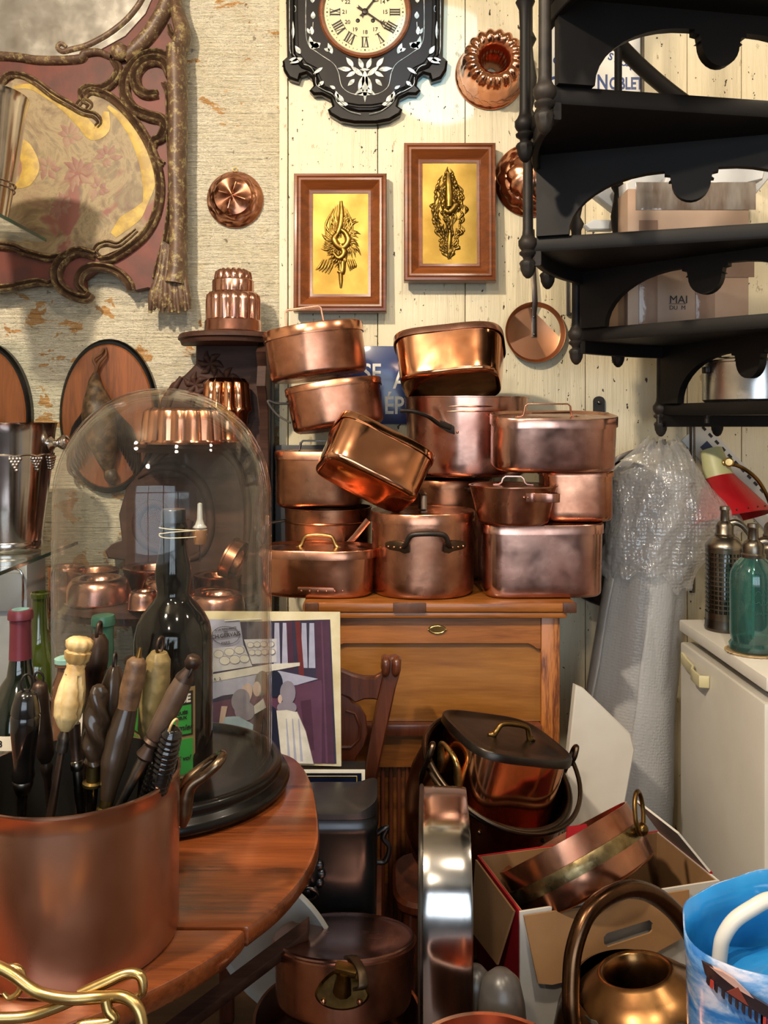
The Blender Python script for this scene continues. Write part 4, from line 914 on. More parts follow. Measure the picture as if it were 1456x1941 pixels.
# glass dome on black base
DX, DY = cx(312, 1.53), 1.53
t = thing('glass_dome', 'tall clear glass dome on a round black base covering a big dark bottle', 'glass dome', (DX, DY, TZ))
MB().lathe([(0, 0), (.205, 0), (.216, .006), (.219, .014), (.214, .023), (.205, .027), (.203, .031), (.206, .037), (.203, .044), (.193, .047), (.189, .044), (.188, .036), (.178, .034), (0, .034)], 96).build('base', EBONY, t, ang=60)
DOMEG = glassy('dome_glass', (.965, .97, .96), .016, .55, 3.0, .002, (.85, .83, .78), .02, .010)
hr = .187; hz = .50; prof = [(hr*.985, .037), (hr, .06), (hr, .2), (hr, .36), (hr*.998, hz)]
for i in range(1, 15):
    a = PI/2*i/14; prof.append((max(.0005, hr*math.cos(a)**.92), hz+.20*math.sin(a)))
inn = [(max(.0004, r-.0035), z-(.0035 if i > 8 else 0)) for i, (r, z) in enumerate(prof)][::-1]
MB().lathe(prof+inn, 96).dent(.0016, 5, 2).build('dome', DOMEG, t, ang=80)
# big liqueur bottle
BGL = M('dark_bottle_glass', '060504', '0a0806', .07, 0, ns=4, spec=.6)
BX, BY = cx(329, 1.475), 1.475
zb0 = TZ+.0345; ks = 1.475/F
t = thing('liqueur_bottle', 'very large dark liqueur bottle with green label inside the glass dome', 'bottle', (BX, BY, zb0))
def zz(py): return CZ-(py-HY)*ks-zb0
prof = [(0, .004), (.055, 0), (.063, .004), (.066, .014), (.0655, .10), (.0655, zz(1290)), (.0655, zz(1215))]+[(r*ks, zz(y)) for r, y in ((72, 1200), (67, 1180), (57, 1162), (46, 1148), (37, 1138), (31, 1128), (30, 1118), (33, 1100), (34, 1085), (32, 1068), (27, 1045), (23.5, 1025), (22.5, 1005), (25, 1004), (26, 998), (24, 992), (23, 990))]+[(0, zz(990))]
MB().lathe(prof, 64).dent(.0014, 22, 2).build('bottle_body', BGL, t, ang=40)
MB().lathe([(22.5*ks, zz(990)), (22.5*ks, zz(967)), (21*ks, zz(965)), (0, zz(965))], 40, cap0=True).build('cap', M('grey_wax_cap', '4a4c50', '34363a', .3, .6, ns=20), t)
GREEN = M('green_label', '2f9a3c', '27883a', .45, ns=5); GREEND = M('dark_label_border', '1a1712', '2a2118', .5, ns=8); LBLW = M('label_gold_edge', '8a734c', rough=.5)
a_ = R(0)
def wrap(x, z, r): q = x/r; return Vector((r*math.sin(q), -r*math.cos(q), z))
def label_patch(mb, x0, x1, z0, z1, r, mi=0, N=20, edge=0.0):
    rows = [[wrap(lerp(x0, x1, i/N), z, r) for i in range(N+1)] for z in (z0, z1)]; rin = [[wrap(lerp(x0, x1, i/N), z, r-.0006) for i in range(N+1)] for z in (z1, z0)]
    vs = []; 
    mb.loft([rows[0], rows[1], rin[0], rin[1]], None, mi, closed=False, wrap=True)
def wrap_text(mb, s, size, x, z, r, bold=0, mi=0, sx=1, al='CENTER', shear=0):
    m2 = MB(); m2.text(s, size, T(x, 0, z), .0003, bold, 0, al, sx, shear); mb.add([wrap(v.x, v.z, r-(v.y)) for v in m2.v], m2.f, None, mi)
rl = .0662
mb = MB(); L0, L1 = -.088, .052
label_patch(mb, L0, L1, zz(1448), zz(1284), rl, 0, 28); lab = mb.build('label', LBLW, t)
mb = MB(); label_patch(mb, L0+.004, L1-.004, zz(1372), zz(1291), rl+.0005, 0, 26); mb.build('label_dark_band', GREEND, lab)
mb = MB(); label_patch(mb, L0+.007, L1-.007, zz(1368), zz(1316), rl+.001, 0, 26); mb.build('label_green_upper', GREEN, lab)
mb = MB(); label_patch(mb, L0+.004, L1-.004, zz(1441), zz(1377), rl+.001, 0, 26); mb.build('label_green_lower', GREEN, lab)
mb = MB(); wrap_text(mb, 'CHARTREUSE', .0185, L1-.008, zz(1304), rl+.0012, .0007, sx=.86, al='RIGHT'); mb.build('label_white_title', WHITEP, lab)
mb = MB()
for s, sz, py, x in (('FABRIQUÉE', .0075, 1329, .02), ('CHARTREUX', .0066, 1338, .018), ('L.Garnier', .013, 1356, .022), ('France', .006, 1396, .0), ('55% vol', .011, 1412, .026), ('FRANCE', .006, 1430, .008)):
    wrap_text(mb, s, sz, x, zz(py), rl+.0015, .0002, shear=.3 if 'Garn' in s or 'vol' in s else 0)
mb.build('label_small_print', BLACKP, lab)
t2 = thing('dropper_cork', 'small cork with clear glass tube tied with string to the bottle neck', 'cork', (BX+.046, BY-.006, zb0+zz(1030)))
MB().lathe([(0, 0), (.010, 0), (.0125, .022), (.012, .024), (0, .024)], 24).build('cork', M('cork', '8a5f3c', '6d4628', .7, ns=60), t2)
MB().lathe([(0, .024), (.009, .024), (.012, .028), (.008, .033), (.005, .042), (.004, .068), (0, .07)], 20).build('glass_tube', M('frosted_glass_tip', 'b9b6ae', '8f8d86', .12, 0, ns=12, coat=1), t2)
MB().tube([(0, 0, 0), (0, 0, -.03)], .0012, 6).build('wire', TIN, t2)
mb = MB()
for k in range(3):
    pts = []
    for i in range(28):
        a = 2*PI*i/28; x, y = math.cos(a), math.sin(a)
        px_ = -.046+.0235*x if x < 0 else -.046+.0235*x+.034*x; py_ = .006*(1-max(0, x))+.0235*y*(1-.35*max(0, x))
        pts.append((px_, py_, .016+.004*k+.004*math.sin(a+k*2)))
    mb.tube(pts, .0009, 5, closed=True)
mb.build('string', M('cream_string', 'cdbfa0', rough=.8), t2)

# wine bottles
def bottle(name, label, px, D, r, top_py, gl, foil=None, foilcol=None, lab=None, neck=.0155, shoulder=.6):
    s = D/F; H = CZ-(top_py-HY)*s-TZ; t = thing(name, label, 'bottle', (cx(px, D), D, TZ))
    prof = [(0, .004), (r*.9, 0), (r, .006), (r, H*.42), (r, H*.52), (r*.96, H*.57), (r*.84, H*.62), (r*.64, H*.67), (neck*1.25, H*.73), (neck*1.02, H*.80), (neck*.92, H*.93), (neck*.92, H*.965), (neck*1.12, H*.968), (neck*1.12, H*.992), (neck*.95, H), (neck*.6, H), (neck*.6, H*.98), (0, H*.98)]
    MB().lathe(prof, 48).build('bottle_body', gl, t, ang=40)
    if foil: MB().lathe([(neck*1.0, H*.80), (neck*1.06, H*.80), (neck*.98, H*.93), (neck*1.0, H*.962), (neck*1.18, H*.966), (neck*1.18, H*.99), (neck*1.05, H*1.004), (0, H*1.004)], 40).build('capsule', foil, t)
    return t, H
WGL = M('wine_bottle_glass', '0b100a', '121a0e', .05, 0, ns=5, coat=1); GGL = M('green_bottle_glass', '27300a', '3a4410', .06, 0, ns=5, coat=1)
t, H = bottle('wine_bottle', 'dark wine bottle with burgundy capsule and cream label at the far left', 39, 1.30, .053, 1157, WGL, M('burgundy_capsule', '54202a', '6a2d36', .35, .2, ns=12))
MB().lathe([(.0125, H*1.0042), (.0125, H*1.006), (0, H*1.007)], 24, cap0=True).build('capsule_top', M('verdigris_seal', '6f9a94', '4a6f6a', .4, ns=60), t)
s13 = 1.3/F; zz = lambda py: CZ-(py-HY)*s13-TZ
mb = MB(); label_patch(mb, -.075, .045, zz(1500), zz(1372), .0534, 0, 24); lab = mb.build('label', M('cream_label', 'd2c9b4', 'bfb49c', .6, ns=14), t)
mb = MB(); wrap_text(mb, '2008', .013, -.017, zz(1386), .0536, .0003)
mb.tube([wrap(-.045+.05*i/60, zz(1452)+.005*math.sin(i*.9)+.002*math.sin(i*.37), .0536) for i in range(61)], .0006, 5); mb.build('label_text', BLACKP, lab)
mb = MB(); label_patch(mb, -.055, .012, zz(1428), zz(1398), .0537, 0, 10); mb.build('label_vignette', M('label_engraving', '7d7a68', '4b4a40', .6, ns=70, lo=.4, hi=.6), lab)
t, H = bottle('wine_bottle', 'open green glass wine bottle standing behind the burgundy capped bottle', 76, 1.62, .041, 1122, GGL, neck=.0155)
t, H = bottle('wine_bottle', 'wine bottle with pale green neck seal between the steels and the dome', 196, 1.262, .034, 1168, WGL, M('green_seal', '2f5a48', '1d3a2e', .3, ns=20), neck=.0145)
s13 = 1.262/F; zz = lambda py: CZ-(py-HY)*s13-TZ
mb = MB(); label_patch(mb, -.035, .035, zz(1470), zz(1272), .0343, 0, 18); lab = mb.build('label', WHITEP, t)
mb = MB(); wrap_text(mb, '2', .012, .004, zz(1284), .0345, .0003); mb.build('label_text', BLACKP, lab)
t = thing('stoneware_bottle', 'small brown glazed bottle with teal wax top behind the bone handle', 'bottle', (cx(112, 1.235), 1.265, TZ))
s13 = 1.235/F; zz = lambda py: CZ-(py-HY)*s13-TZ
MB().lathe([(0, 0), (.02, 0), (.022, .01), (.022, zz(1350)), (.020, zz(1310)), (.013, zz(1285)), (.0125, zz(1275)), (.0165, zz(1272)), (.0165, zz(1264)), (0, zz(1264))], 32).build('bottle_body', M('brown_glaze', '6d4a30', '4f3220', .25, 0, ns=14, coat=.5), t)
MB().lathe([(.0172, zz(1266)), (.0172, zz(1258)), (.014, zz(1256)), (0, zz(1256))], 24, cap0=True).build('wax_top', M('teal_wax', '8fb5aa', '6a948a', .4, ns=40), t)

# large copper pot
KX, KY, KR, KH = -.385, 1.085, .127, .203
t = thing('stockpot', 'big polished copper pot full of sharpening steels on the round table', 'pot', (KX, KY, TZ))
body(KR*.99, KR*.99, 2, KH, 1.012, .008, .0025, 96, 10, .0012).dent(.0009, 9, 41).dent(.0004, 26, 3).build('body', [M('big_pot_copper', 'd8a98e', 'b98468', .30, 1, ns=5, rvar=.1, bs=10, bd=.0012, bstr=.25, stretch=(1, 1, .6)), M('old_tinning', '35322f', '22201e', .5, .6, ns=9)], t, ang=50)
BRZ = M('bronze_handle', '8f7a63', '5f4b3a', .3, 1, ns=14, rvar=.08)
hm = MB(); ah = R(18); u = Vector((math.cos(ah), math.sin(ah), 0)); v = Vector((-u.y, u.x, 0)); o = u*KR*1.0
def hq(a, b, c): return o+u*a+v*b+Vector((0, 0, c))
hm.tube(spline([hq(.004, -.004, .118), hq(.006, -.004, .135), hq(.007, -.004, .155), hq(.014, -.006, .172), hq(.032, -.010, .184), hq(.048, -.012, .198), hq(.056, .006, .201), hq(.052, .026, .192), hq(.034, .030, .180), hq(.014, .024, .168), hq(.005, .02, .155)], 5), [.004, .010, .011, .0085, .0062, .0062, .0062, .0062, .006, .0075, .006], 12)
hm.build('side_handle', BRZ, t)

def tool(label, ptop, Dt, pbot, Db, parts, name='sharpening_steel', ext=None, cat='sharpening steel'):
    # parts: (name, material, [(pos along the visible length, radius px)], opts); 0 = top, 1 = rim line, >1 goes on into the pot
    a, b = P(ptop[0], ptop[1], Dt), P(pbot[0], pbot[1], Db); d = b-a; L = d.length; un = d/L
    k = max(1.02, (a.z-(TZ+.006))/(a.z-b.z)) if ext is None else ext
    foot = a+d*k; Lt = (a-foot).length; s = Dt/F
    t = thing(name, label, cat, foot); t.rotation_euler = (-un).to_track_quat('Z', 'Y').to_euler(); made = []
    for q in parts:
        nm, mt, pr = q[0], q[1], q[2]; op = q[3] if len(q) > 3 else {}
        wid = 1.0 if 'bone' in label or q[0] == 'shaft' else 1.14; prof = [(r*s*wid, Lt-(k if p == 'END' else p)*L) for p, r in pr]
        prof = [(0, prof[0][1])]+prof+[(0, prof[-1][1])]
        mb = MB()
        if op.get('ring'):
            r_ = op['ring']*s; zc_ = Lt-pr[0][0]*L; mb.tube([(r_*.75*math.cos(x), 0, zc_+r_*1.2*math.sin(x)) for x in [2*PI*i/18 for i in range(18)]], op.get('w', 2.2)*s, 8, closed=True, M=T(0, 0, 0, 0, 0, op.get('rz', 0)))
        else:
            if op.get('flat'): mb.lathe(prof, 28, Matrix.Diagonal((1, op['flat'], 1, 1)))
            else: 
                dense = []
                for i in range(len(prof)-1):
                    n = op.get('sub', 1)
                    for j in range(n): dense.append((lerp(prof[i][0], prof[i+1][0], j/n), lerp(prof[i][1], prof[i+1][1], j/n)))
                dense.append(prof[-1]); mb.lathe(dense, 28 if not op.get('rf') else 40, rf=op.get('rf'))
            if op.get('bend'): 
                zs = [v.z for v in mb.v]; z0, z1 = min(zs), max(zs)
                for v in mb.v: q_ = (v.z-z0)/(z1-z0); v.x += op['bend']*s*math.sin(PI*q_)
            if op.get('dent'): mb.dent(op['dent'], 60, len(label))
        made.append(mb.build(nm, mt, t, ang=50))
    return t
BLKH = M('black_turned_handle', '15120f', '0d0b0a', .2, ns=14, coat=.6); HORN = M('dark_horn', '1d1611', '3f3022', .28, 0, ns=9, coat=.25, bs=60, bd=.001, stretch=(1, 1, .4)); BONE = M('carved_bone', 'd9c08a', 'a07a42', .42, ns=16, lo=.4, hi=.62, bs=50, bd=.0015)
SHAFT = M('steel_shaft', '8f867a', '5a5148', .3, 1, ns=20, rvar=.08); OLDW = M('old_brown_wood', '3a2518', '523423', .4, ns=16, stretch=(1, 1, .3)); PAT = M('patinated_metal', '4f3d32', '30251f', .4, .7, ns=18, bs=50)
ANT = M('antler', '3f2b1c', '7a5a3c', .5, ns=30, bs=45, bd=.004); ANTP = M('pale_antler', '5f4d2c', '948050', .45, ns=26, bs=40, bd=.002); FERR = M('ferrule_brass', '9a8550', '6d5a34', .35, 1, ns=16, rvar=.08)
def twist(th, r, z, j): return r*(1+.16*math.cos(3*th+z*170)), z
def facet(th, r, z, j): return r*(1+.05*math.cos(6*th)), z
def ribs(th, r, z, j): return r*(1+.08*math.sin(z*900)), z
def knob(th, r, z, j): return r*(1+.12*max(0, math.sin(5*th+z*55)*math.sin(z*150+th))**3), z
def carvef(th, r, z, j): return r*(1-.9*max(0, math.sin(4*th+z*38)-.74)), z
tool('black turned ebony handled steel with ring, foremost on the left', (50, 1309), 1.03, (41, 1551), 1.05, [('hanging_ring', IRON, [(-.06, 0)], {'ring': 14}), ('handle', BLKH, [(0, 8), (.03, 17), (.12, 22), (.17, 23.5), (.18, 21), (.20, 23.5), (.3, 23), (.5, 18), (.6, 17), (.66, 19), (.69, 17)]), ('ferrule', SHAFT, [(.69, 15), (.71, 17), (.74, 16), (.78, 13), (.80, 11)]), ('shaft', SHAFT, [(.80, 9.5), (1, 9), ('END', 7)])])
tool('brown patinated steel leaning behind the black turned handle', (74, 1292), 1.11, (90, 1478), 1.12, [('hanging_ring', IRON, [(-.03, 0)], {'ring': 11, 'rz': .8}), ('handle', PAT, [(0, 7), (.04, 13), (.12, 14), (.3, 13), (.55, 15), (.75, 14), (.82, 8), (.86, 11), (.92, 9), (1, 6), ('END', 5)])])
tool('carved yellowed bone handled steel, tallest at the left of the pot', (153, 1209), 1.055, (95, 1550), 1.04, [('pommel', BONE, [(0, 18), (.02, 25), (.05, 24), (.07, 20), (.08, 24), (.12, 22), (.14, 17)], {'rf': lambda th, r, z, j: (r*(1+.06*math.cos(9*th)), z)}), ('collar', BONE, [(.14, 16), (.15, 18), (.17, 16.5), (.18, 18), (.20, 19)]), ('handle', BONE, [(.20, 19), (.28, 25), (.36, 28), (.44, 25), (.5, 14), (.52, 9)], {'rf': carvef, 'sub': 6}), ('bolster', IRON, [(.52, 11), (.55, 17), (.56, 19), (.58, 17), (.60, 19), (.63, 18)], {'flat': .6}), ('blade', PAT, [(.62, 17), (.8, 19), (1, 22), ('END', 20)], {'flat': .35})])
tool('large dull grey handle with hooked end behind the bone handle', (188, 1192), 1.13, (158, 1480), 1.13, [('hook', PAT, [(.02, 0)], {'ring': 15, 'w': 4}), ('handle', PAT, [(.03, 10), (.08, 20), (.2, 23), (.26, 22), (.27, 19), (.45, 17), (.6, 13), (1, 10), ('END', 8)])])
tool('dark steel with spirally twisted handle and brass ferrule', (187, 1300), 1.05, (172, 1549), 1.06, [('handle', HORN, [(0, 9), (.04, 14), (.25, 20), (.45, 19), (.55, 14), (.58, 16), (.6, 13)], {'rf': twist, 'sub': 8}), ('ferrule', FERR, [(.6, 12), (.72, 11.5), (.73, 17), (.75, 17), (.755, 12)]), ('shaft', SHAFT, [(.75, 11), (.9, 10), (1, 7), ('END', 5)])])
tool('slim steel with grey collar between bone and twisted handles', (140, 1372), 1.085, (153, 1543), 1.08, [('handle', PAT, [(0, 12), (.2, 11), (.35, 9), (.4, 10)]), ('collar', SHAFT, [(.4, 9), (.42, 12), (.5, 12), (.52, 9)]), ('shaft', SHAFT, [(.52, 9), (.8, 9), (1, 6), ('END', 4)])])
tool('dark horn facetted steel with iron loop and brass ferrule, middle of pot', (217, 1262), 1.08, (203, 1506), 1.08, [('loop', IRON, [(-.04, 0)], {'ring': 12, 'w': 2.5}), ('handle', HORN, [(0, 7), (.04, 12), (.15, 20), (.3, 21), (.5, 16), (.62, 11)], {'rf': facet}), ('ferrule', FERR, [(.62, 10), (.74, 10), (.75, 13), (.77, 10)]), ('shaft', SHAFT, [(.77, 8), (1, 7), ('END', 6)])])
tool('rough brown antler handle above a curved black horn in the pot', (262, 1247), 1.07, (199, 1537), 1.04, [('spike', BRASSD, [(-.07, 3), (0, 5)]), ('handle', ANT, [(0, 10), (.03, 17), (.15, 19), (.3, 17), (.36, 16)], {'dent': .0015, 'sub': 5}), ('curved_horn', HORN, [(.34, 17), (.5, 22), (.7, 21), (.85, 14), (.93, 11)], {'sub': 4, 'bend': 7}), ('ferrule', FERR, [(.92, 11), (.98, 11), (.99, 14), (1.01, 14), (1.02, 10)]), ('shaft', SHAFT, [(1.02, 8), ('END', 6)])])
tool('pale bumpy antler handled steel with a leather loop', (302, 1236), 1.10, (270, 1495), 1.11, [('loop', PAT, [(-.05, 0)], {'ring': 13, 'w': 3}), ('handle', ANTP, [(0, 13), (.05, 20), (.2, 23), (.4, 23), (.55, 20), (.62, 14)], {'rf': knob, 'sub': 8}), ('shaft', SHAFT, [(.62, 10), (1, 9), ('END', 7)])])
tool('turned wood and iron steel slanting across at the right of the pot', (362, 1262), 1.03, (227, 1528), 1.03, [('ring', IRON, [(.04, 0)], {'ring': 17, 'w': 3, 'rz': .5}), ('pommel', PAT, [(-.07, 8), (-.05, 13), (-.01, 13), (.02, 8), (.05, 11), (.08, 15), (.10, 16)]), ('handle', M('worn_turned_wood', '6a5648', '4d3a2e', .35, .3, ns=14), [(.10, 15), (.2, 18), (.4, 17), (.5, 16), (.52, 12)]), ('baluster', PAT, [(.52, 13), (.54, 16), (.57, 10), (.6, 12), (.64, 16), (.66, 12)]), ('shaft', SHAFT, [(.66, 12), (.8, 10), (1, 8), ('END', 6)])])
tool('black ribbed handle with pale oval end at the pot rim', (328, 1380), 1.02, (298, 1500), 1.05, [('handle', BLKH, [(0, 8), (.05, 16), (.2, 18), (.6, 19), (1, 17), ('END', 12)], {'rf': ribs, 'sub': 16}), ('end_plate', BONE, [(-.02, 0)], {'ring': 14, 'w': 2.5, 'rz': .4})])
tool('second smaller black ribbed handle beside the first at the pot rim', (300, 1435), 1.05, (275, 1512), 1.06, [('handle', BLKH, [(0, 6), (.1, 10), (.6, 11), (1, 10), ('END', 8)], {'rf': ribs, 'sub': 14})])

# brass scrolled arms in the foreground
t = thing('brass_coat_rack', 'scrolled brass coat hook rack lying at the bottom left corner', 'coat rack', (cx(120, .86), .86, TZ+.002))
def bp(px, py, D): return P(px, py, D)-t.location
mb = MB(); mb.tube(spline([bp(-40, 1815, .875), bp(20, 1845, .87), bp(70, 1880, .865), (bp(130, 1893, .86)), bp(190, 1890, .86), bp(235, 1890, .855), bp(262, 1912, .85), bp(272, 1960, .845), bp(272, 2010, .84)], 6), .0058, 12); mb.build('long_arm', BRASS, t)
mb = MB(); mb.tube(spline([bp(150, 1885, .868), bp(200, 1862, .872), bp(240, 1845, .875), bp(266, 1850, .873), bp(270, 1880, .87), bp(255, 1892, .868)], 6), [.0058, .0056, .005, .005, .0045, .003], 12); mb.build('upper_hook', BRASS, t)
mb = MB(); mb.tube(spline([bp(-30, 1930, .86), bp(50, 1927, .862), bp(110, 1908, .864), bp(150, 1890, .866)], 6), .0052, 12); mb.build('lower_arm', BRASS, t)
mb = MB(); mb.tube(spline([bp(0, 1838, .884), bp(30, 1835, .884), bp(42, 1852, .882), (bp(36, 1880, .88)), bp(18, 1892, .88), bp(6, 1882, .88)], 6), [.005, .0045, .004, .0035, .003, .002], 12); mb.build('small_hook', BRASS, t)
mb = MB(); mb.tube(spline([bp(200, 1895, .852), bp(205, 1915, .85), bp(215, 1935, .848), bp(150, 1945, .846), (bp(170, 1960, .845))], 6), .0054, 12); mb.build('bracket_arm', BRASS, t)
# glass shelves with silver ice buckets, pale metal cabinet beneath
SHG = glassy('shelf_glass', (.93, .97, .95), .06, .6, 2.5)
EDGE = M('green_glass_edge', '1d4a40', '2a5f52', .15, ns=8, coat=.5)
def gshelf(x1, y0, y1, z, label):
    t = thing('glass_shelf', label, 'shelf', (x1, (y0+y1)/2, z)); th = .009
    MB().box((-.22, 0, th/2), (.438, y1-y0-.004, th)).build('pane', SHG, t); MB().box((-.001, 0, th/2), (.002, y1-y0, th)).build('polished_edge', EDGE, t); MB().box((-.22, -(y1-y0)/2, th/2), (.44, .002, th)).build('polished_edge', EDGE, t); return t
zu = CZ-(452-HY)/F*2.36; gshelf(cx(88, 2.36), 1.95, 2.36, zu-.009, 'upper clear glass shelf at the left edge with ice bucket')
zl = CZ-(1026-HY)/F*2.53; gshelf(cx(148, 2.53), 1.93, 2.53, zl-.009, 'lower clear glass shelf at the left edge under the grape bucket')
MB_ = MB().lathe([(0, -1.0), (.0, -1.0)], 8)
mb = MB(); mb.box((cx(-110, 2.2), 2.36, zl/2-.006), (.32, .22, zl-.0125), bev=.01)
t = thing('metal_cabinet', 'pale grey metal cabinet with wire catch under the lower glass shelf', 'cabinet', (0, 0, 0)); GREYM = M('pale_grey_paint', 'a9a8a6', '979694', .35, .2, ns=4)
xr = cx(70, 2.36); MB().box((xr-.28, 2.36, (zl-.010)/2), (.56, .13, zl-.010), bev=.006).build('body', GREYM, t)
MB().box((xr-.05, 2.285, zl-.10), (.085, .01, .10), bev=.003).build('door', M('grey_door', '8f9093', '85868a', .4, .3, ns=5), t)
MB().box((xr-.24, 2.285, zl-.10), (.27, .01, .12), bev=.003).build('door', GREYM, t)
MB().tube(spline([(xr-.09, 2.275, zl-.035), (xr-.03, 2.272, zl-.035), (xr-.004, 2.272, zl-.05), (xr-.004, 2.275, zl-.12)], 4), .003, 8).build('wire_catch', STEEL, t)
def bucket(px, Dd, z, rt, rb, h, label, deco):
    t = thing('ice_bucket', label, 'ice bucket', (cx(px, Dd), Dd, z))
    MB().lathe([(0, .002), (rb*.95, 0), (rb*1.0, .006), (rb*1.0, .022), (rb*.985, .024), (lerp(rb, rt, .5), h*.5), (lerp(rb, rt, .9), h*.92), (rt, h*.985), (rt*1.02, h), (rt*.98, h), (rt*.97, h*.98), (rb*.94, .02), (0, .015)], 72).dent(.0005, 12, 3).build('body', SILVER, t)
    hz = h*.83; rr = lerp(rb, rt, .83)
    for a in ((R(-4), R(184)) if deco else ()):
        u = Vector((math.cos(a), math.sin(a), 0)); Mk = aim(u*(rr-.002)+Vector((0, 0, hz)), u*(rr+.2)+Vector((0, 0, hz+.02)))
        MB().lathe([(0, 0), (.019, 0), (.020, .006), (.011, .014), (.010, .022), (.016, .030), (.021, .040), (.019, .050), (.010, .056), (0, .057)], 28, Mk).build('knob_handle', SILVER, t)
    if deco:
        zd = h*.74; rd = lerp(rb, rt, .74); mb = MB(); random.seed(9)
        mb.tube([((rd+.002)*math.cos(2*PI*i/72), (rd+.002)*math.sin(2*PI*i/72), zd+.004*abs(math.sin(i*PI/12*2))) for i in range(72)], .0028, 6, closed=True)
        mb.build('vine_band', SILVER, t)
        for i in range(12):
            a = 2*PI*i/12; mb = MB()
            for r_ in range(5):
                for c in range(max(1, 4-r_)):
                    aa = a+(c-(3-r_)/2)*.075; q = lerp(rb, rt, .74-r_*.03); mb.sph(((q+.003)*math.cos(aa), (q+.003)*math.sin(aa), zd-.006-r_*.0075), .0052, N=8)
            mb.build('grape_cluster', SILVER, t)
    else:
        for z_ in (.30, .34): MB().tube([((lerp(rb, rt, z_)+.001)*math.cos(2*PI*i/72), (lerp(rb, rt, z_)+.001)*math.sin(2*PI*i/72), h*z_) for i in range(72)], .002, 6, closed=True).build('bead_ring', SILVER, t)
    return t
bucket(18, 2.39, zl, .122, .086, .345, 'silver ice bucket with grape clusters and knob handles on the lower glass shelf', True)
bucket(-42, 2.24, zu, .122, .072, .340, 'silver ice bucket on the upper glass shelf, cut by the picture edge', False)
# ------------------------------------------------------------------ spiral stair
AX, AY, SR = 1.068, 1.84, .75
BLK = M('stair_black', '0d0b0a', '141110', .55, spec=.25, ns=7, bs=40, bd=.0008, stretch=(.5, .5, .5))
BLKE = M('stair_worn_edge', '171412', '2f2924', .55, ns=20, spec=.3, bs=60, bd=.001)
st_ = thing('spiral_staircase', 'black wooden spiral staircase with lobed open risers and acorn drops, upper right', 'staircase', (AX, AY, 0))
def sp(a, r): return (-r*math.cos(R(a)), r*math.sin(R(a)))
STEP = 27; ths = [(-37, .862), (-10, .662), (17.5, .438), (44, .252), (70, .053)]
H = .2; TH = .034
MB().lathe([(.034, 0), (.034, CZ+1.6)], 24, cap0=True, cap1=True).build('pole', BLK, st_)
def baluster(top, r=.0125):
    # stands on the tread at z=0; acorn drop hangs below
    return [(0, -.086), (.005, -.085), (.012, -.078), (.0165, -.066), (.0175, -.056), (.0195, -.050), (.018, -.045), (.011, -.040), (.013, -.034), (.020, -.029), (.021, -.024), (.015, -.019), (.020, -.013), (.023, -.006), (.023, .004), (.018, .010), (.014, .018), (r, .03), (r*.95, .2), (r*1.1, top*.30), (r*1.7, top*.32), (r*.9, top*.34), (r*1.5, top*.38), (r*1.7, top*.42), (r*1.1, top*.47), (r*.9, top*.5), (r*1.6, top*.52), (r*.9, top*.54), (r*.85, top), (0, top)]
def acornf(th, r, z, j): return (r*(1+.07*math.cos(8*th)) if j in (3, 4, 5) else r), z
for i, (a, zr) in enumerate(ths):
    z = CZ+zr; a2 = a+STEP+4.5; mb = MB(); N = 14
    out = [sp(a, .05), *[sp(lerp(a, a2, j/N), SR) for j in range(N+1)], sp(a2, .05)]
    n = len(out); c = Vector((sum(p[0] for p in out)/n, sum(p[1] for p in out)/n, 0)); rings = []
    for ins, zz_ in ((.006, -TH), (.0, -TH+.007), (0, -.006), (.004, 0)): rings.append([Vector((p[0], p[1], z+zz_))-(Vector((p[0], p[1], 0))-c).normalized()*ins for p in out])
    mb.loft(rings, None, 0, True, True); mb.build('tread', [BLK], st_)
    # outer stringer strip under the tread end
    pts = [(*sp(lerp(a, a2, j/N), SR-.012), z-TH-.016) for j in range(N+1)]; MB().strap(pts, .034, .016, (0, 0, 1)).build('tread_apron', BLK, st_)
    if i == 0: pass
    # open riser on the back edge, under the next tread up
    hgt = (ths[i-1][1]-zr if i else H)-TH; L = SR-.06
    half = [(0, 0), (0, hgt), ]
    arch = [(.075, 0)]+[(.075+.205*(1-math.cos(PI/2*q/10)), .128*math.sin(PI/2*q/10)) for q in range(1, 11)]
    arch += [(.288, .128), (.288, .120), (.300, .118), (.302, .108)]
    lob = [(L/2-.042*math.cos(PI*q/12), .104-.046*math.sin(PI*q/12)) for q in range(13)]
    arch = [(u*1.0, v) for u, v in arch if u < L/2-.03]
    arch = arch+[(L/2-.048, arch[-1][1]-.004)]+lob
    mir = [(L-u, v) for u, v in arch[:-13]][::-1]
    o = [(0, 0), *arch, *mir, (L, 0), (L, hgt), (0, hgt)]
    e = Vector((*sp(a, 1), 0)); Mr = Matrix.Translation((*sp(a, SR-.01), z)) @ Matrix(((-e.x, -e.y, 0, 0), (-e.y, e.x, 0, 0), (0, 0, 1, 0), (0, 0, 0, 1)))
    if i > 0: MB().prism(o, -.012, .012, Mr, bev=.002).build('riser', BLK, st_, ang=30)
    for da in (0.5, 14.5):
        x, y = sp(a+da, SR+.012); top = .93 if i < 4 else .9
        topz = top+da/STEP*.0
        b = MB().lathe(baluster(top-.2*(da-.5)/STEP), 24, rf=acornf); b.build('baluster', BLKE if da < 2 else BLK, st_, (x, y, z-.010), ang=50)
pts = []
for j in range(60):
    a = -45+j*3.2; pts.append((*sp(a, SR+.012), CZ+.655+.2*(-10-a)/STEP+.935))
MB().tube(spline(pts, 2), .022, 12, flat=.8).build('handrail', BLK, st_)
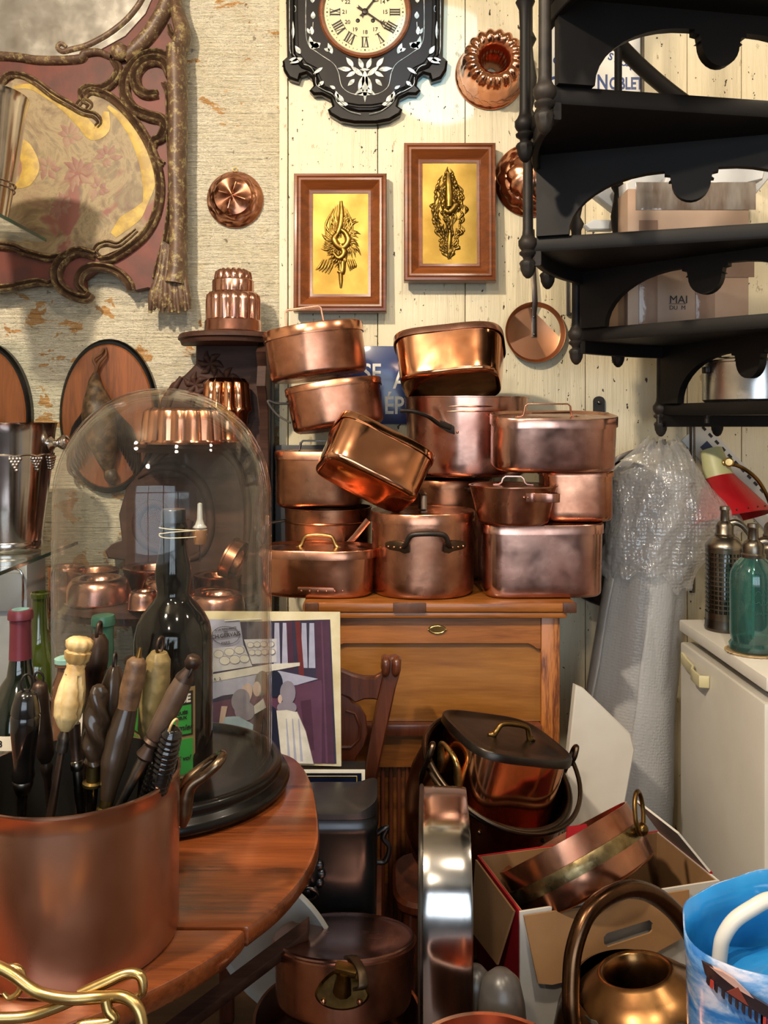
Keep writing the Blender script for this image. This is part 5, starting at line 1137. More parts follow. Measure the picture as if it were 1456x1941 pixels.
# things standing behind and on the steps
CARD = M('cardboard_pale', 'b8a08e', 'a88c78', .65, ns=4); CARDD = M('cardboard_brown', '9a7048', '85603c', .7, ns=5)
D3 = 2.36; t = thing('cardboard_box', 'taped tall cardboard box standing on the stair behind the risers', 'box', (cx(1305, D3), D3+.051, CZ+.2525))
bw_, bh_ = 230*D3/F, (612-360)*D3/F+.02
MB().box((0, 0, bh_/2), (bw_, .10, bh_), bev=.003).build('carton', CARD, t)
TAPE = M('clear_brown_tape', '9a8070', '8a7264', .12, 0, ns=6, bs=30, bd=.002, bstr=.6)
MB().box((.02, -.0512, bh_-.02), (bw_*.99, .0012, .075), bev=.0004).build('tape', M('glossy_tape', '7a6a60', 'b8b4b0', .1, .3, ns=14, bs=24, bd=.004, bstr=.8, stretch=(1, 1, .3)), t)
MB().box((-bw_*.33, -.0512, bh_*.4), (.05, .0012, bh_*.75), bev=.0004).build('tape', TAPE, t); MB().box((bw_*.14, -.0512, bh_*.3), (.052, .0012, bh_*.55), bev=.0004).build('tape', TAPE, t); MB().box((bw_*.3, -.0512, bh_*.46), (.16, .0012, .07), bev=.0004).build('tape', TAPE, t)
mb = MB(); mb.text('MAI', .030, T(-.052, -.0516, (612-557)*D3/F), .0002, .0, align='LEFT'); mb.text('DU  M', .016, T(-.052, -.0516, (612-572)*D3/F), .0002, .0, align='LEFT'); mb.box((-.03, -.0516, (612-564.5)*D3/F), (.046, .0006, .0012)); mb.build('lettering', BLACKP, t)
t = thing('cardboard_box', 'narrow open brown carton beside the tall taped box on the stair', 'box', (cx(1166, 2.42), 2.42, CZ+.2525))
MB().box((0, .0, .06), (.05, .06, .12), bev=.002).build('carton', CARDD, t); MB().box((-.03, -.0, .11), (.004, .06, .05), rot=(0, R(-14), 0)).build('flap', CARDD, t)
FOAM = M('white_polystyrene', 'd9dde2', 'cdd3da', .55, ns=12)
zt_ = CZ+.2525+bh_
def foam(label, px, py, D, L, w, th, rz, ry=0):
    t = thing('foam_strip', label, 'packing foam', P(px, py, D), (0, ry, rz), 'white foam packing pieces on the stair box')
    MB().prism([(-L/2, -w/2), (L/2, -w/2), (L/2+.02, 0), (L/2-.01, w/2), (-L/2+.01, w/2), (-L/2-.015, .0)], -th/2, th/2, None, bev=.004).build('strip', FOAM, t); return t
foam('long white foam strip slanting up to the right above the taped box', 1345, 342, 2.40, .26, .075, .06, 0, R(-14))
foam('white foam strip lying at the left end above the taped box', 1235, 352, 2.46, .17, .09, .05, R(10), R(-32))
foam('white foam corner piece at the far right above the taped box', 1415, 345, 2.52, .12, .08, .05, 0, R(-50))
foam('slim white foam strip slanting down to the left of the taped box', 1155, 378, 2.55, .15, .045, .04, 0, R(38))
foam('short white foam strip near the stair outer edge beside the boxes', 1138, 428, 2.58, .07, .03, .03, 0, 0)
t = thing('cooking_pot', 'large bright aluminium cooking pot standing on the lowest visible stair tread', 'pot', (1.03, 2.42, CZ+.0535))
MB().lathe([(0, .003), (.128, 0), (.137, .008), (.138, .108), (.143, .11), (.143, .114), (.136, .114), (.134, .01), (0, .008)], 72).build('body', M('brushed_aluminium', 'c6c4c1', 'b0aeaa', .28, 1, ns=6, rvar=.06), t)
MB().lathe([(.1365, .110), (.137, .116), (.12, .124), (0, .130)], 64, cap0=True).build('lid', STEEL, t)
MB().box((-.142, -.02, .09), (.014, .03, .018), bev=.004).build('side_handle', IRON, t)
MB().tube(spline([(-.03, 0, .126), (-.025, 0, .15), (.025, 0, .15), (.03, 0, .126)], 4), .005, 8).build('lid_handle', IRON, t)
for (dx, nm) in ((-.03, 'a'),): pass
# bolts under the lowest tread stay part of the stair
for px in (1248, 1340): 
    p = P(px, 783, 2.5 if px < 1300 else 2.4)-st_.location; MB().lathe([(.006, 0), (.006, .018), (.009, .018), (.009, .024), (0, .024)], 10, T(p.x, p.y, CZ+.055-TH-.024), cap0=True).build('bolt', IRON, st_)
t = thing('steel_rod', 'thin steel conduit running down the boards below the stair', 'pipe', (cx(1312, 2.765), 2.762, .0))
MB().lathe([(.009, .86), (.009, CZ+.03)], 16, cap0=True, cap1=True).build('conduit', TIN, t)
for zz_ in (1.0, 1.3): MB().box((0, .006, zz_), (.04, .006, .018), bev=.002).build('clip', TIN, t)

# ------------------------------------------------------------------ refrigerator with siphons
t = thing('refrigerator', 'small white refrigerator with cream door handle at the right edge', 'refrigerator', (.83, 2.17, 0))
FRW = M('fridge_white', 'cfcac0', 'c2bcb0', .35, ns=3); FRT = M('fridge_top', 'd8d3c9', 'cdc8be', .4, ns=4)
FZ = .845
MB().box((.31, 0, .415), (.52, .54, .76), bev=.006).build('cabinet', FRW, t)
MB().box((.022, 0, .41), (.044, .54, .75), bev=.008).build('door', FRW, t)
MB().box((.29, 0, FZ-.016), (.58, .56, .032), bev=.006).build('top', FRT, t)
mb = MB(); zz_ = .745
mb.strap([(-.001, .25, zz_), (-.006, .20, zz_-.004), (-.010, .14, zz_-.006), (-.020, .12, zz_-.008), (-.022, .09, zz_-.008), (-.022, .055, zz_-.008), (-.001, .05, zz_-.008)], .030, .007, (0, 0, 1)); mb.build('door_handle', M('cream_plastic', 'c9bf95', 'bdb389', .4, ns=5), t)
MB().box((.31, 0, .02), (.5, .5, .03)).build('plinth', BLACKP, t)
TEAL = glassy('teal_siphon_glass', (.42, .70, .66), .06, .6, 2.2, .13, (.20, .42, .40), .02, .10)
def siphon(px, D, r, label, kind):
    t = thing('soda_siphon', label, 'siphon', (cx(px, D), D, FZ+.004 if kind == 'green' else FZ+.001))
    s = D/F
    if kind == 'green':
        prof = [(0, .004), (r*.9, 0), (r*1.02, .006), (r*1.03, .016), (r*.92, .024), (r*.95, .032), (r, .045), (r*1.0, .17), (r*.96, .19), (r*.78, .21), (r*.5, .224), (r*.44, .23)]
        mb = MB(); mb.lathe(prof+[(a-.003 if a > .003 else 0, b+.003) for a, b in prof[::-1]], 56); mb.build('bottle', TEAL, t)
        MB().lathe([(0, .008), (r*.86, .008), (r*.96, .012), (r*.86, .026), (0, .028)], 40).build('thick_base', M('deep_teal_glass', '0d3a38', '0a2f2e', .08, ns=5, coat=1), t)
        MB().lathe([(.0035, .03), (.0035, .225)], 12, cap0=True, cap1=True).build('tube', M('pale_tube', 'a9c4bc', rough=.2), t)
        mb = MB()
        for i, (hw_, am, z_, fq) in enumerate(((.034, .007, .125, .8), (.022, .006, .10, 1.3), (.028, .010, .15, .5))):
            mb.tube([Vector(((r+.0008)*math.sin(x/r), -(r+.0008)*math.cos(x/r), z_+am*math.sin(j*fq)*(.6+.4*math.sin(j*.31)))) for j, x in enumerate([-hw_+2*hw_*q/50 for q in range(51)])], .0006, 5)
        mb.build('etched_lettering', M('etching', '2b5550', rough=.5), t); z0 = .228
    else:
        mb = MB(); N = 28; rows = 13
        # pierced metal basket: real holes around a dark inner bottle
        zs = [.026, .048]; 
        for i in range(rows): zs += [.048+i*.0125, .048+i*.0125+.0085]
        zs = sorted(set(zs+[.215, .222])); Mx = 2*N
        vs = []; fs = []
        for z in zs:
            for i in range(Mx):
                a = 2*PI*(i//2+(.12 if i % 2 == 0 else .88))/N; vs.append((r*math.cos(a), r*math.sin(a), z))
        for j in range(len(zs)-1):
            hole_row = any(abs(zs[j]-(.048+q*.0125)) < 1e-5 for q in range(rows))
            for i in range(Mx):
                if hole_row and i % 2 == 0: continue
                i2 = (i+1) % Mx; fs.append([j*Mx+i, j*Mx+i2, (j+1)*Mx+i2, (j+1)*Mx+i])
        mb.add(vs, fs); mb.build('pierced_sleeve', M('nickel_sleeve', '8a8274', '6d6558', .32, 1, ns=9, rvar=.06), t)
        MB().lathe([(0, 0), (r*1.02, 0), (r*1.05, .006), (r*1.02, .012), (r, .03), (0, .03)], 48).build('foot', TIN, t)
        MB().lathe([(0, .03), (r*.93, .03), (r*.93, .21), (r*.7, .235), (r*.4, .245), (0, .245)], 40).build('bottle', M('dark_siphon_glass', '14150f', rough=.1, coat=1), t)
        MB().lathe([(r*.98, .215), (r*1.02, .22), (r*.98, .228), (r*.7, .244), (r*.42, .252), (0, .252)], 40).build('shoulder', M('nickel', '9a9284', rough=.3, metal=1), t); z0 = .25
    PEW = M('pewter_head', '8f877a', '6f675b', .35, 1, ns=20, rvar=.06)
    hd = MB().lathe([(0, z0-.004), (r*.5, z0-.004), (r*.52, z0+.004), (r*.46, z0+.008), (r*.46, z0+.026), (r*.38, z0+.034), (r*.24, z0+.04), (r*.22, z0+.066), (r*.27, z0+.07), (r*.25, z0+.078), (0, z0+.080)], 32).build('siphon_head', PEW, t)
    MB().tube(spline([(r*.2, -.002, z0+.03), (r*.5, -.008, z0+.036), (r*.85, -.014, z0+.028), (r*1.15, -.018, z0+.006), (r*1.2, -.018, z0)], 5), [.010, .009, .008, .0065, .006], 12).build('spout', PEW, hd)
    return t
siphon(1428, 2.10, .054, 'green glass soda siphon with pewter head on the refrigerator', 'green')
siphon(1374, 2.33, .050, 'soda siphon in a pierced nickel sleeve behind the green one', 'sleeve')
siphon(1466, 2.31, .050, 'soda siphon at the right picture edge behind the green one', 'sleeve')
t = thing('woven_coaster', 'round woven mat under the green soda siphon', 'coaster', (cx(1428, 2.10), 2.10, FZ+.001))
mb = MB(); mb.lathe([(0, 0), (.062, 0), (.062, .0028), (0, .0028)], 48)
mb.build('mat', M('woven_straw', 'a08a68', '7d6748', .8, ns=80), t); MB().tube([((.0625+.0015*math.sin(i*1.6))*math.cos(2*PI*i/120), (.0625+.0015*math.sin(i*1.6))*math.sin(2*PI*i/120), .002) for i in range(120)], .0022, 6, closed=True).build('braided_edge', M('straw_edge', 'b59a72', '8f7650', .8, ns=60), t)

# bubble wrap roll, loose crumpled sheet
BW = glassy('bubble_wrap', (.80, .81, .83), .06, .25, 2.0, .74, (.72, .72, .72), .12, .10, 120, .0022)
BWL = glassy('bubble_sheet', (.93, .94, .95), .10, .40, 1.6, .30, (.80, .80, .81), .14, .08, 95, .006)
b0, b1 = Vector((cx(1142, 2.50), 2.52, 0)), Vector((cx(1256, 2.55), 2.60, CZ-(890-HY)/F*2.48))
Lr = (b1-b0).length; t = thing('bubble_wrap_roll', 'tall leaning roll of bubble wrap between cabinet and refrigerator', 'bubble wrap', b0); t.rotation_euler = (b1-b0).to_track_quat('Z', 'X').to_euler()
prof = [(.05, .02), (.118, .02)]+[(lerp(.120, .100, (i/16)**2), .02+(Lr-.05)*i/16) for i in range(17)]+[(.07, Lr-.01), (.02, Lr)]
MB().lathe(prof, 64, rf=lambda th, r, z, j: (r*(1+.03*math.cos(th*3+z*2)+.02*math.cos(7*th+z)), z)).dent(.005, 5, 3).build('roll', BW, t, ang=80)
MB().lathe([(.045, .0), (.045, Lr-.03)], 24, cap0=True, cap1=True).build('cardboard_core', CARDD, t)
def axis(z): return b0.lerp(b1, z/b1.z)
def wrap_surface(z0, z1, rows, th0, th1, cols, rfun):
    out = []
    for j in range(rows+1):
        z = lerp(z0, z1, j/rows); c = axis(z); r_ = []
        for i in range(cols+1):
            th = lerp(th0, th1, i/cols); rr = rfun(th, z, j/rows); r_.append(c+Vector((rr*math.cos(th), rr*math.sin(th), 0))-b0)
        out.append(r_)
    return out
# outer turn hanging loose down the right side, edge standing off the roll
def flap_r(th, z, v): u = (th-R(-95))/R(100); return .122-.018*v*v+max(0, u)**2*(.045*(1-v)*(.4+.6*min(1, (1-v)*3))+.02)+.006*math.sin(9*z+3*th)
mb = MB().loft(wrap_surface(.05, .98, 40, R(-95), R(5), 24, flap_r), None, 0, closed=False)
Mi = t.rotation_euler.to_matrix().inverted()
mb.v = [Mi @ v for v in mb.v]; mb.dent(.004, 7, 5); fl_ = mb.build('loose_flap', BW, t, ang=80); so = fl_.modifiers.new('thickness', 'SOLIDIFY'); so.thickness = .002
def flap_l(th, z, v): u = (R(215)-th)/R(60); return .122-.018*v*v+max(0, 1-u)**2*(.07*(1-.6*v))
mb = MB().loft(wrap_surface(.05, .95, 30, R(155), R(215), 14, flap_l), None, 0, closed=False); mb.v = [Mi @ v for v in mb.v]; mb.dent(.004, 7, 9); fl_ = mb.build('loose_flap', BW, t, ang=80); so = fl_.modifiers.new('thickness', 'SOLIDIFY'); so.thickness = .002
t = thing('bubble_wrap_sheet', 'crumpled clear bubble wrap sheet bulging out at the top of the roll', 'bubble wrap', b0)
zl0, zl1 = CZ-(1120-HY)/F*2.42, CZ-(838-HY)/F*2.5; zp = CZ-(1010-HY)/F*2.35
def crump(th, z, v):
    d = (th-R(-12)+PI) % (2*PI)-PI; p = .135*math.exp(-(d/.6)**2)*math.exp(-((z-zp)/.09)**2)
    q_ = Vector((math.cos(th)*1.1, math.sin(th)*1.1, z*5)); nz = noise.noise(q_*2.0)*.020+(.5-abs(noise.noise(q_*3.4)))*.014+noise.noise(q_*9)*.005
    top = max(0, (v-.72)/.28); low = max(0, (.25-v)/.25)
    return (.128-.01*v+p+nz*(1+1.2*top))*(1-.62*top**1.5)-.004*low
rows = wrap_surface(zl0, zl1, 64, R(-190), R(95), 110, crump)
for j, r_ in enumerate(rows):
    for i, p in enumerate(r_):
        if j < 14: p.z += .05*noise.noise(Vector((i*.11, 3, 0)))*(1-j/14)+.03*math.sin(i*.06)*(1-j/14)
        if j > 50: p.z += .03*noise.noise(Vector((i*.15, 7, j*.2)))*(j-50)/14
mb = MB().loft(rows, None, 0, closed=False); mb.build('sheet', BWL, t, ang=80)
t = thing('foam_board', 'white foam sheet leaning in front of the bubble wrap roll', 'foam sheet', P(1140, 1545, 2.19))
k = 2.19/F; o = [(-105, 240), (-72, 150), (-66, -100), (-45, -245), (-30, -238), (60, -150), (68, -120), (40, 0), (30, 240)]
MB().prism([(x*k, -y*k) for x, y in o], -.012, .012, T(0, 0, 0, R(-5), 0, R(8)), bev=.004).build('sheet', M('foam_white', 'c8c3bb', 'bab3a8', .6, ns=4), t)
# dark pan behind the roll
t = thing('iron_pan', 'large dark iron pan with long handle standing behind the bubble wrap', 'pan', P(1165, 1010, 2.752), (R(-2), 0, 0))
k = 2.7/F; MB().lathe([(0, 0), (115*k, 0), (125*k, .012), (138*k, .05), (140*k, .05), (127*k, .008), (0, -.004)], 64, T(0, 0, 0, PI/2)).build('pan', IRON, t)
MB().strap(spline([(-30*k, -.05, 120*k), (0, -.062, 145*k), (50*k, -.07, 163*k), (88*k, -.07, 174*k)], 5), [.016, .016, .018, .022], .006, (-.3, 0, 1)).build('handle', M('grey_iron', '6a615a'), t)
# red and green shade with brass arm, perforated strips
t = thing('wall_lamp', 'brass arm lamp with red shade and pale green neck by the bubble wrap', 'lamp', P(1355, 905, 2.64))
k = 2.64/F; Ms = aim(P(1348, 852, 2.66)-t.location, P(1385, 985, 2.60)-t.location)
SH = MB().lathe([(20*k, 0), (27*k, 55*k)], 32, Ms); SH.build('shade_neck', M('pale_green_shade', 'b9b98a', 'a9a97c', .45, ns=5), t)
MB().lathe([(28*k, 55*k), (76*k, 136*k), (75*k, 137*k), (27*k, 56*k)], 40, Ms).build('shade', M('red_shade', 'a5121c', '8f0f18', .35, ns=4), t)
mb = MB()
for i in range(22): a = 2*PI*i/22; mb.sph(Ms @ Vector((72.5*k*math.cos(a), 72.5*k*math.sin(a), 129*k)), .0028, N=6)
mb.build('punched_holes', BLACKP, t)
q = lambda x, y, D: P(x, y, D)-t.location
ar = MB().tube(spline([q(1372, 880, 2.63), q(1396, 882, 2.63), q(1420, 895, 2.64), q(1440, 915, 2.65), q(1458, 950, 2.67), q(1475, 1010, 2.72)], 6), .006, 10).build('brass_arm', BRASSD, t)
MB().lathe([(0, 0), (.012, 0), (.014, .006), (.014, .022), (.010, .026), (0, .026)], 20, aim(q(1382, 876, 2.61), q(1382, 876, 2.0))).build('joint', BRASS, ar)
MB().sph(q(1372, 878, 2.61), (.007, .007, .010)).build('thumb_screw', BRASS, ar)
t = thing('perforated_strip', 'white plastic strip with punched holes slanting behind the red lamp shade', 'strip', P(1395, 905, 2.766), (0, R(47), 0))
k = 2.75/F; MB().box((0, 0, 0), (245*k, .004, 56*k), bev=.001).build('strip', M('strip_white', 'c9c8c4', 'b9b8b4', .4, ns=4), t)
mb = MB()
for i in range(13): mb.box(((-110+i*18)*k, -.0025, 19*k), (9*k, .001, 5*k)); 
mb.build('holes', BLACKP, t)
mb = MB(); mb.box((-72*k, -.0025, -2*k), (34*k, .001, 18*k)); mb.box((-60*k, -.0025, -20*k), (20*k, .001, 5*k)); mb.build('printed_mark', M('navy_print', '27375a', rough=.5), t)
# ------------------------------------------------------------------ poster, signs, tin, chair
t = thing('advertising_card', 'old printed card of children at a shop counter, leaning behind the dome', 'poster', (cx(500, 1.93), 1.93, 0))
DP = 1.93; k = DP/F; Z0 = CZ-(1449-HY)*k; t.location.z = Z0; t.rotation_euler = (R(-4), R(-1.2), R(-7))
def q(px, py): return ((px-500)*k, (1449-py)*k)
x0_, x1_ = q(352, 0)[0], q(649, 0)[0]; hh = (1449-1163)*k
MB().box(((x0_+x1_)/2, .003, hh/2), (x1_-x0_, .005, hh), bev=.001).build('board', M('aged_card', 'd6ccae', 'bfb08a', .6, ns=14), t)
cols = {'wall': '352f45', 'purple': '5d3a52', 'plum': '4a2b40', 'light': 'a9abc4', 'pale': 'c9c8cf', 'blue': '9fb6c6', 'white': 'd8d4cc', 'navy': '1d2138', 'hair': '8b8596', 'dark': '2c2624', 'grey': '6d6660', 'skin': 'c9b0a6', 'gold': 'b0904a', 'red': '6a2a2c'}
pm = {n_: M('print_'+n_, c, tuple(v*.8 for v in hexc(c)), .4, ns=30) for n_, c in cols.items()}
order = list(cols); mb = MB(); lay = [0]
def shp(pts, c):
    lay[0] += 1; mb.prism([q(*p) for p in pts], -.0002-.00008*lay[0], -.0001, None, order.index(c))
def bl(cx_, cy_, rx, ry, c, rot=0): shp([(cx_+rx*math.cos(a)*math.cos(rot)-ry*math.sin(a)*math.sin(rot), cy_+rx*math.cos(a)*math.sin(rot)+ry*math.sin(a)*math.cos(rot)) for a in [2*PI*i/20 for i in range(20)]], c)
shp([(358, 1186), (630, 1177), (640, 1444), (358, 1444)], 'wall')
shp([(365, 1178), (453, 1178), (462, 1234), (365, 1240)], 'light')
for x in (522, 538, 575, 590): shp([(x, 1184), (x+9, 1184), (x+11, 1268), (x-2, 1268)], 'light')
shp([(545, 1182), (556, 1182), (560, 1270), (548, 1270)], 'plum'); shp([(562, 1181), (572, 1181), (580, 1290), (570, 1290)], 'red'); shp([(600, 1181), (628, 1178), (636, 1444), (606, 1444)], 'plum'); shp([(612, 1181), (615, 1181), (624, 1444), (620, 1444)], 'purple')
shp([(365, 1236), (462, 1228), (478, 1266), (365, 1284)], 'pale'); shp([(462, 1216), (526, 1214), (526, 1258), (478, 1262)], 'pale')
shp([(358, 1290), (510, 1262), (571, 1258), (571, 1264), (520, 1274), (358, 1305)], 'white')
shp([(358, 1305), (530, 1274), (606, 1288), (565, 1300), (420, 1322), (358, 1345)], 'light')
shp([(358, 1345), (560, 1302), (612, 1290), (614, 1300), (612, 1444), (358, 1444)], 'purple'); shp([(572, 1330), (592, 1326), (598, 1420), (582, 1420)], 'plum')
for (x, y, r_) in ((412, 1244, 9), (433, 1240, 9), (453, 1236, 9), (424, 1256, 10), (444, 1254, 10), (463, 1252, 9), (475, 1226, 6), (488, 1225, 6), (501, 1224, 6), (515, 1224, 6), (478, 1240, 6), (490, 1240, 6), (503, 1239, 6), (517, 1238, 6)): bl(x, y, r_+1, r_*.75+1, 'hair'); bl(x, y, r_, r_*.75, 'white')
bl(466, 1318, 12, 20, 'skin', .3); bl(456, 1330, 18, 22, 'hair', .3); bl(464, 1350, 20, 18, 'hair')
shp([(402, 1395), (425, 1362), (452, 1360), (482, 1376), (478, 1415), (402, 1420)], 'blue'); shp([(418, 1342), (430, 1342), (424, 1368), (412, 1384)], 'skin')
bl(497, 1298, 14, 24, 'grey', .1); bl(488, 1308, 8, 14, 'skin'); shp([(482, 1340), (500, 1326), (506, 1344), (484, 1356)], 'white'); shp([(482, 1356), (510, 1340), (516, 1424), (478, 1418)], 'dark')
bl(522, 1298, 16, 25, 'navy'); shp([(512, 1335), (524, 1345), (532, 1380), (534, 1424), (512, 1424)], 'navy')
bl(548, 1314, 15, 22, 'hair'); bl(546, 1342, 19, 12, 'hair'); bl(533, 1326, 4, 8, 'skin')
shp([(526, 1348), (546, 1346), (566, 1350), (582, 1385), (597, 1444), (536, 1444)], 'white')
for x in (544, 556, 568): shp([(x, 1362), (x+2, 1362), (x+9, 1440), (x+4, 1440)], 'light')
lay[0] += 3; shp([(398, 1424), (430, 1413), (470, 1413), (502, 1426), (498, 1430), (470, 1418), (430, 1418), (402, 1428)], 'gold'); shp([(402, 1428), (430, 1418), (470, 1418), (498, 1430), (495, 1444), (402, 1444)], 'red')
pr = mb.build('printed_picture', [pm[n_] for n_ in order], t, ang=20, merge=False)
mb = MB(); mb.text('CH.GERVAIS', 7.6*k*1.4, T(q(427, 0)[0], -.0052, q(0, 1208)[1]) @ Matrix.Rotation(R(-8), 4, 'Y'), .0002, .0003)
for s_, py, sz in (('A LA RENOMMÉE', 1196, 4), ('DES', 1201, 3.4), ('PARIS', 1222, 5)): mb.text(s_, sz*k*1.4, T(q(427, 0)[0], -.0052, q(0, py)[1]) @ Matrix.Rotation(R(-8), 4, 'Y'), .0002, .0001)
mb.tube([(q(427, 0)[0]+27*k*math.cos(a), -.005, q(0, 1208)[1]+17*k*math.sin(a)-.0*math.cos(a)) for a in [2*PI*i/40 for i in range(40)]], .0006, 5, closed=True)
mb.text('F R · 2', 5*k*1.4, T(q(408, 0)[0], -.0055, q(0, 1291)[1]) @ Matrix.Rotation(R(-8), 4, 'Y'), .0002, .0001)
mb.build('lettering', M('ink', '2b2633', rough=.5), t)
MB().tube([(q(424, 0)[0], -.002, q(0, 1181)[1]), (q(460, 0)[0], -.004, q(0, 1178)[1]), (q(497, 0)[0], -.002, q(0, 1177)[1])], .0012, 6).build('hanging_cord', WHITEP, t)
t = thing('enamel_sign', 'dark navy sign with yellow line and white border below the printed card', 'sign', (cx(600, 1.90), 1.905, .40), (R(-2), 0, 0))
k = 1.9/F; hs = Z0-.402; xx0, xx1 = (490-600)*k, (692-600)*k
MB().box(((xx0+xx1)/2, .022, hs/2), (xx1-xx0, .05, hs), bev=.002).build('backing', BLACKP, t)
frame = MB(); 
MB().box(((xx0+xx1)/2, -.004, hs/2), (xx1-xx0, .003, hs-.002), bev=.001).build('white_border', WHITEP, t)
MB().box(((xx0+xx1)/2, -.006, hs/2), (xx1-xx0-.016, .003, hs-.016)).build('navy_field', M('navy_enamel', '0d1226', '121a33', .25, ns=5, coat=.4), t)
yl = MB(); w_ = (xx1-xx0)/2-.018; yl.tube([((xx0+xx1)/2-w_, -.0078, .01), ((xx0+xx1)/2-w_, -.0078, hs-.014), ((xx0+xx1)/2+w_, -.0078, hs-.014), ((xx0+xx1)/2+w_, -.0078, .01)], .0012, 6); yl.tube([((xx0+xx1)/2-.02+.05*math.cos(a), -.0078, hs-.075+.035*math.sin(a)) for a in [PI*i/16 for i in range(17)]], .002, 6); yl.build('yellow_line', M('sign_yellow', 'b8a040', rough=.4), t)
# pewter chest with lion masks
t = thing('pewter_cooler', 'dark pewter wine cooler with lion mask and side ring handle behind the table', 'wine cooler', (cx(632, 1.74), 1.745, .402))
k = 1.68/F; PEWT = M('dark_pewter', '4a4a4c', '343436', .34, .9, ns=5, rvar=.06); hgt = CZ-(1560-HY)/F*1.66-.402; hw = .088
rs = []
for z, f in ((0, .94), (.004, .97), (.02, .98), (hgt*.6, 1.0), (hgt-.03, 1.0), (hgt-.026, 1.03), (hgt-.014, 1.03), (hgt-.010, 1.0), (hgt, .995)): rs.append(ring(hw*f, .075*f, 5, z, 64))
MB().loft(rs, None, 0, True, True).build('body', PEWT, t)
lt = []
for i in range(64):
    p = ring(hw, .075, 5, 0, 64)[i]; lt.append(Vector((p.x, p.y, hgt+.012+.018*max(0, (p.x/hw-.55))/.45*(1 if p.x > 0 else 0))))
rs = [[Vector((p.x, p.y, hgt+.001)) for p in lt], lt, [Vector((p.x*.86, p.y*.86, hgt+.016+.008*max(0, (p.x/hw-.55)))) for p in lt], [Vector((p.x*.3, p.y*.3, hgt+.018)) for p in lt]]
MB().loft(rs, None, 0, True, True).build('lid', M('pewter_lid', '5a5b5e', '454649', .36, .9, ns=5, rvar=.05), t, ang=60)
mb = MB(); lx, lz = (592-632)*k, CZ-(1660-HY)/F*1.66-.402; lx = -.046
mb.sph((lx, -.078, lz), (.024, .018, .03)); mb.sph((lx, -.096, lz-.006), (.010, .010, .012)); mb.sph((lx-.009, -.092, lz+.010), .005, N=8); mb.sph((lx+.009, -.092, lz+.010), .005, N=8)
for i in range(12): a = 2*PI*i/12; mb.sph((lx+.027*math.cos(a), -.078, lz+.033*math.sin(a)), (.009, .008, .010), N=8)
mb.build('lion_mask', PEWT, t)
MB().tube([(lx+.022*math.cos(a), -.098-.004*math.sin(a), lz-.028+.014*math.sin(a)) for a in [2*PI*i/24 for i in range(24)]], .003, 8, closed=True).build('ring', PEWT, t)
MB().tube(spline([(hw*.98, -.0, hgt-.06), (hw+.020, 0, hgt-.048), (hw+.012, 0, hgt-.068), (hw+.024, 0, hgt-.088), (hw+.016, 0, hgt-.115), (hw*.98, 0, hgt-.118)], 5), [.006, .0055, .006, .005, .006, .005], 10).build('side_handle', PEWT, t)
t = thing('wooden_crate', 'low plain wooden crate in the shadow behind the table', 'crate', (-.125, 1.83, 0))
for i, z in enumerate((.05, .16, .27, .36)): MB().box((0, 0, z), (.235, .30, .075), bev=.003).build('slat_band', MAHOG, t)
MB().box((0, 0, .199), (.22, .28, .398)).build('liner', DARKW, t); MB().box((0, 0, .392), (.24, .30, .014), bev=.002).build('top', MAHOG, t)
# chair
t = thing('carved_chair', 'dark wooden chair with carved back and doubled knob in front of the cabinet', 'chair', (cx(640, 2.04), 2.06, 0), (0, 0, R(4)))
k = 2.04/F
def ch(px, py): return ((px-640)*k, CZ-(py-HY)*k)
CHW = wood('carved_walnut', '3f1d10', '66331c', .32, 'z', 1.0, .35)
o = [ch(*p) for p in ((728, 1275), (722, 1272), (724, 1252), (732, 1248), (740, 1252), (742, 1250), (752, 1249), (761, 1254), (760, 1275), (750, 1310), (735, 1380), (722, 1440), (712, 1490), (700, 1560), (690, 1800), (668, 1800), (676, 1560), (690, 1470), (702, 1400), (716, 1330))]
MB().prism(o, -.014, .014, bev=.004).build('stile', CHW, t)
o2 = [((-90*k*2-x+ch(640, 0)[0]*0), z) for x, z in o]; MB().prism([(x, z) for x, z in [(-.13-(a-ch(700, 0)[0])-.07, b) for a, b in o]], -.014, .014, bev=.004).build('stile', CHW, t)
MB().prism([ch(*p) for p in ((728, 1278), (712, 1288), (690, 1288), (668, 1282), (650, 1274), (600, 1262), (560, 1275), (560, 1320), (600, 1318), (640, 1318), (660, 1326), (672, 1336), (690, 1330), (708, 1330), (716, 1332))], -.011, .011, bev=.004).build('top_rail', CHW, t)
MB().prism([ch(*p) for p in ((640, 1318), (660, 1326), (668, 1336), (682, 1344), (694, 1365), (697, 1395), (690, 1420), (676, 1440), (668, 1470), (610, 1470), (600, 1440), (600, 1340))], -.008, .008, bev=.003).build('splat', CHW, t)
MB().tube([(*[ch(*p)[0] for p in [(x, y)]], -.009, ch(x, y)[1]) for x, y in ((655, 1350), (672, 1356), (682, 1380), (680, 1405), (664, 1420), (645, 1420))], .004, 8).build('splat_carving', CHW, t)
for px in (731, 751): MB().tube(spline([(ch(px, 1252)[0], -.012, ch(px, 1250)[1]), (ch(px, 0)[0], -.022, ch(px, 1258)[1]), (ch(px-1, 0)[0], -.020, ch(px, 1276)[1]), (ch(px-2, 0)[0], -.012, ch(px, 1284)[1])], 4), [.006, .010, .010, .005], 12).build('knob', CHW, t)
MB().box((-.11, -.02, .44), (.36, .03, .05), bev=.006).build('seat_rail', CHW, t); 
for x in (.035, -.26): MB().box((x, -.0, .22), (.034, .034, .44), bev=.005).build('leg', CHW, t)

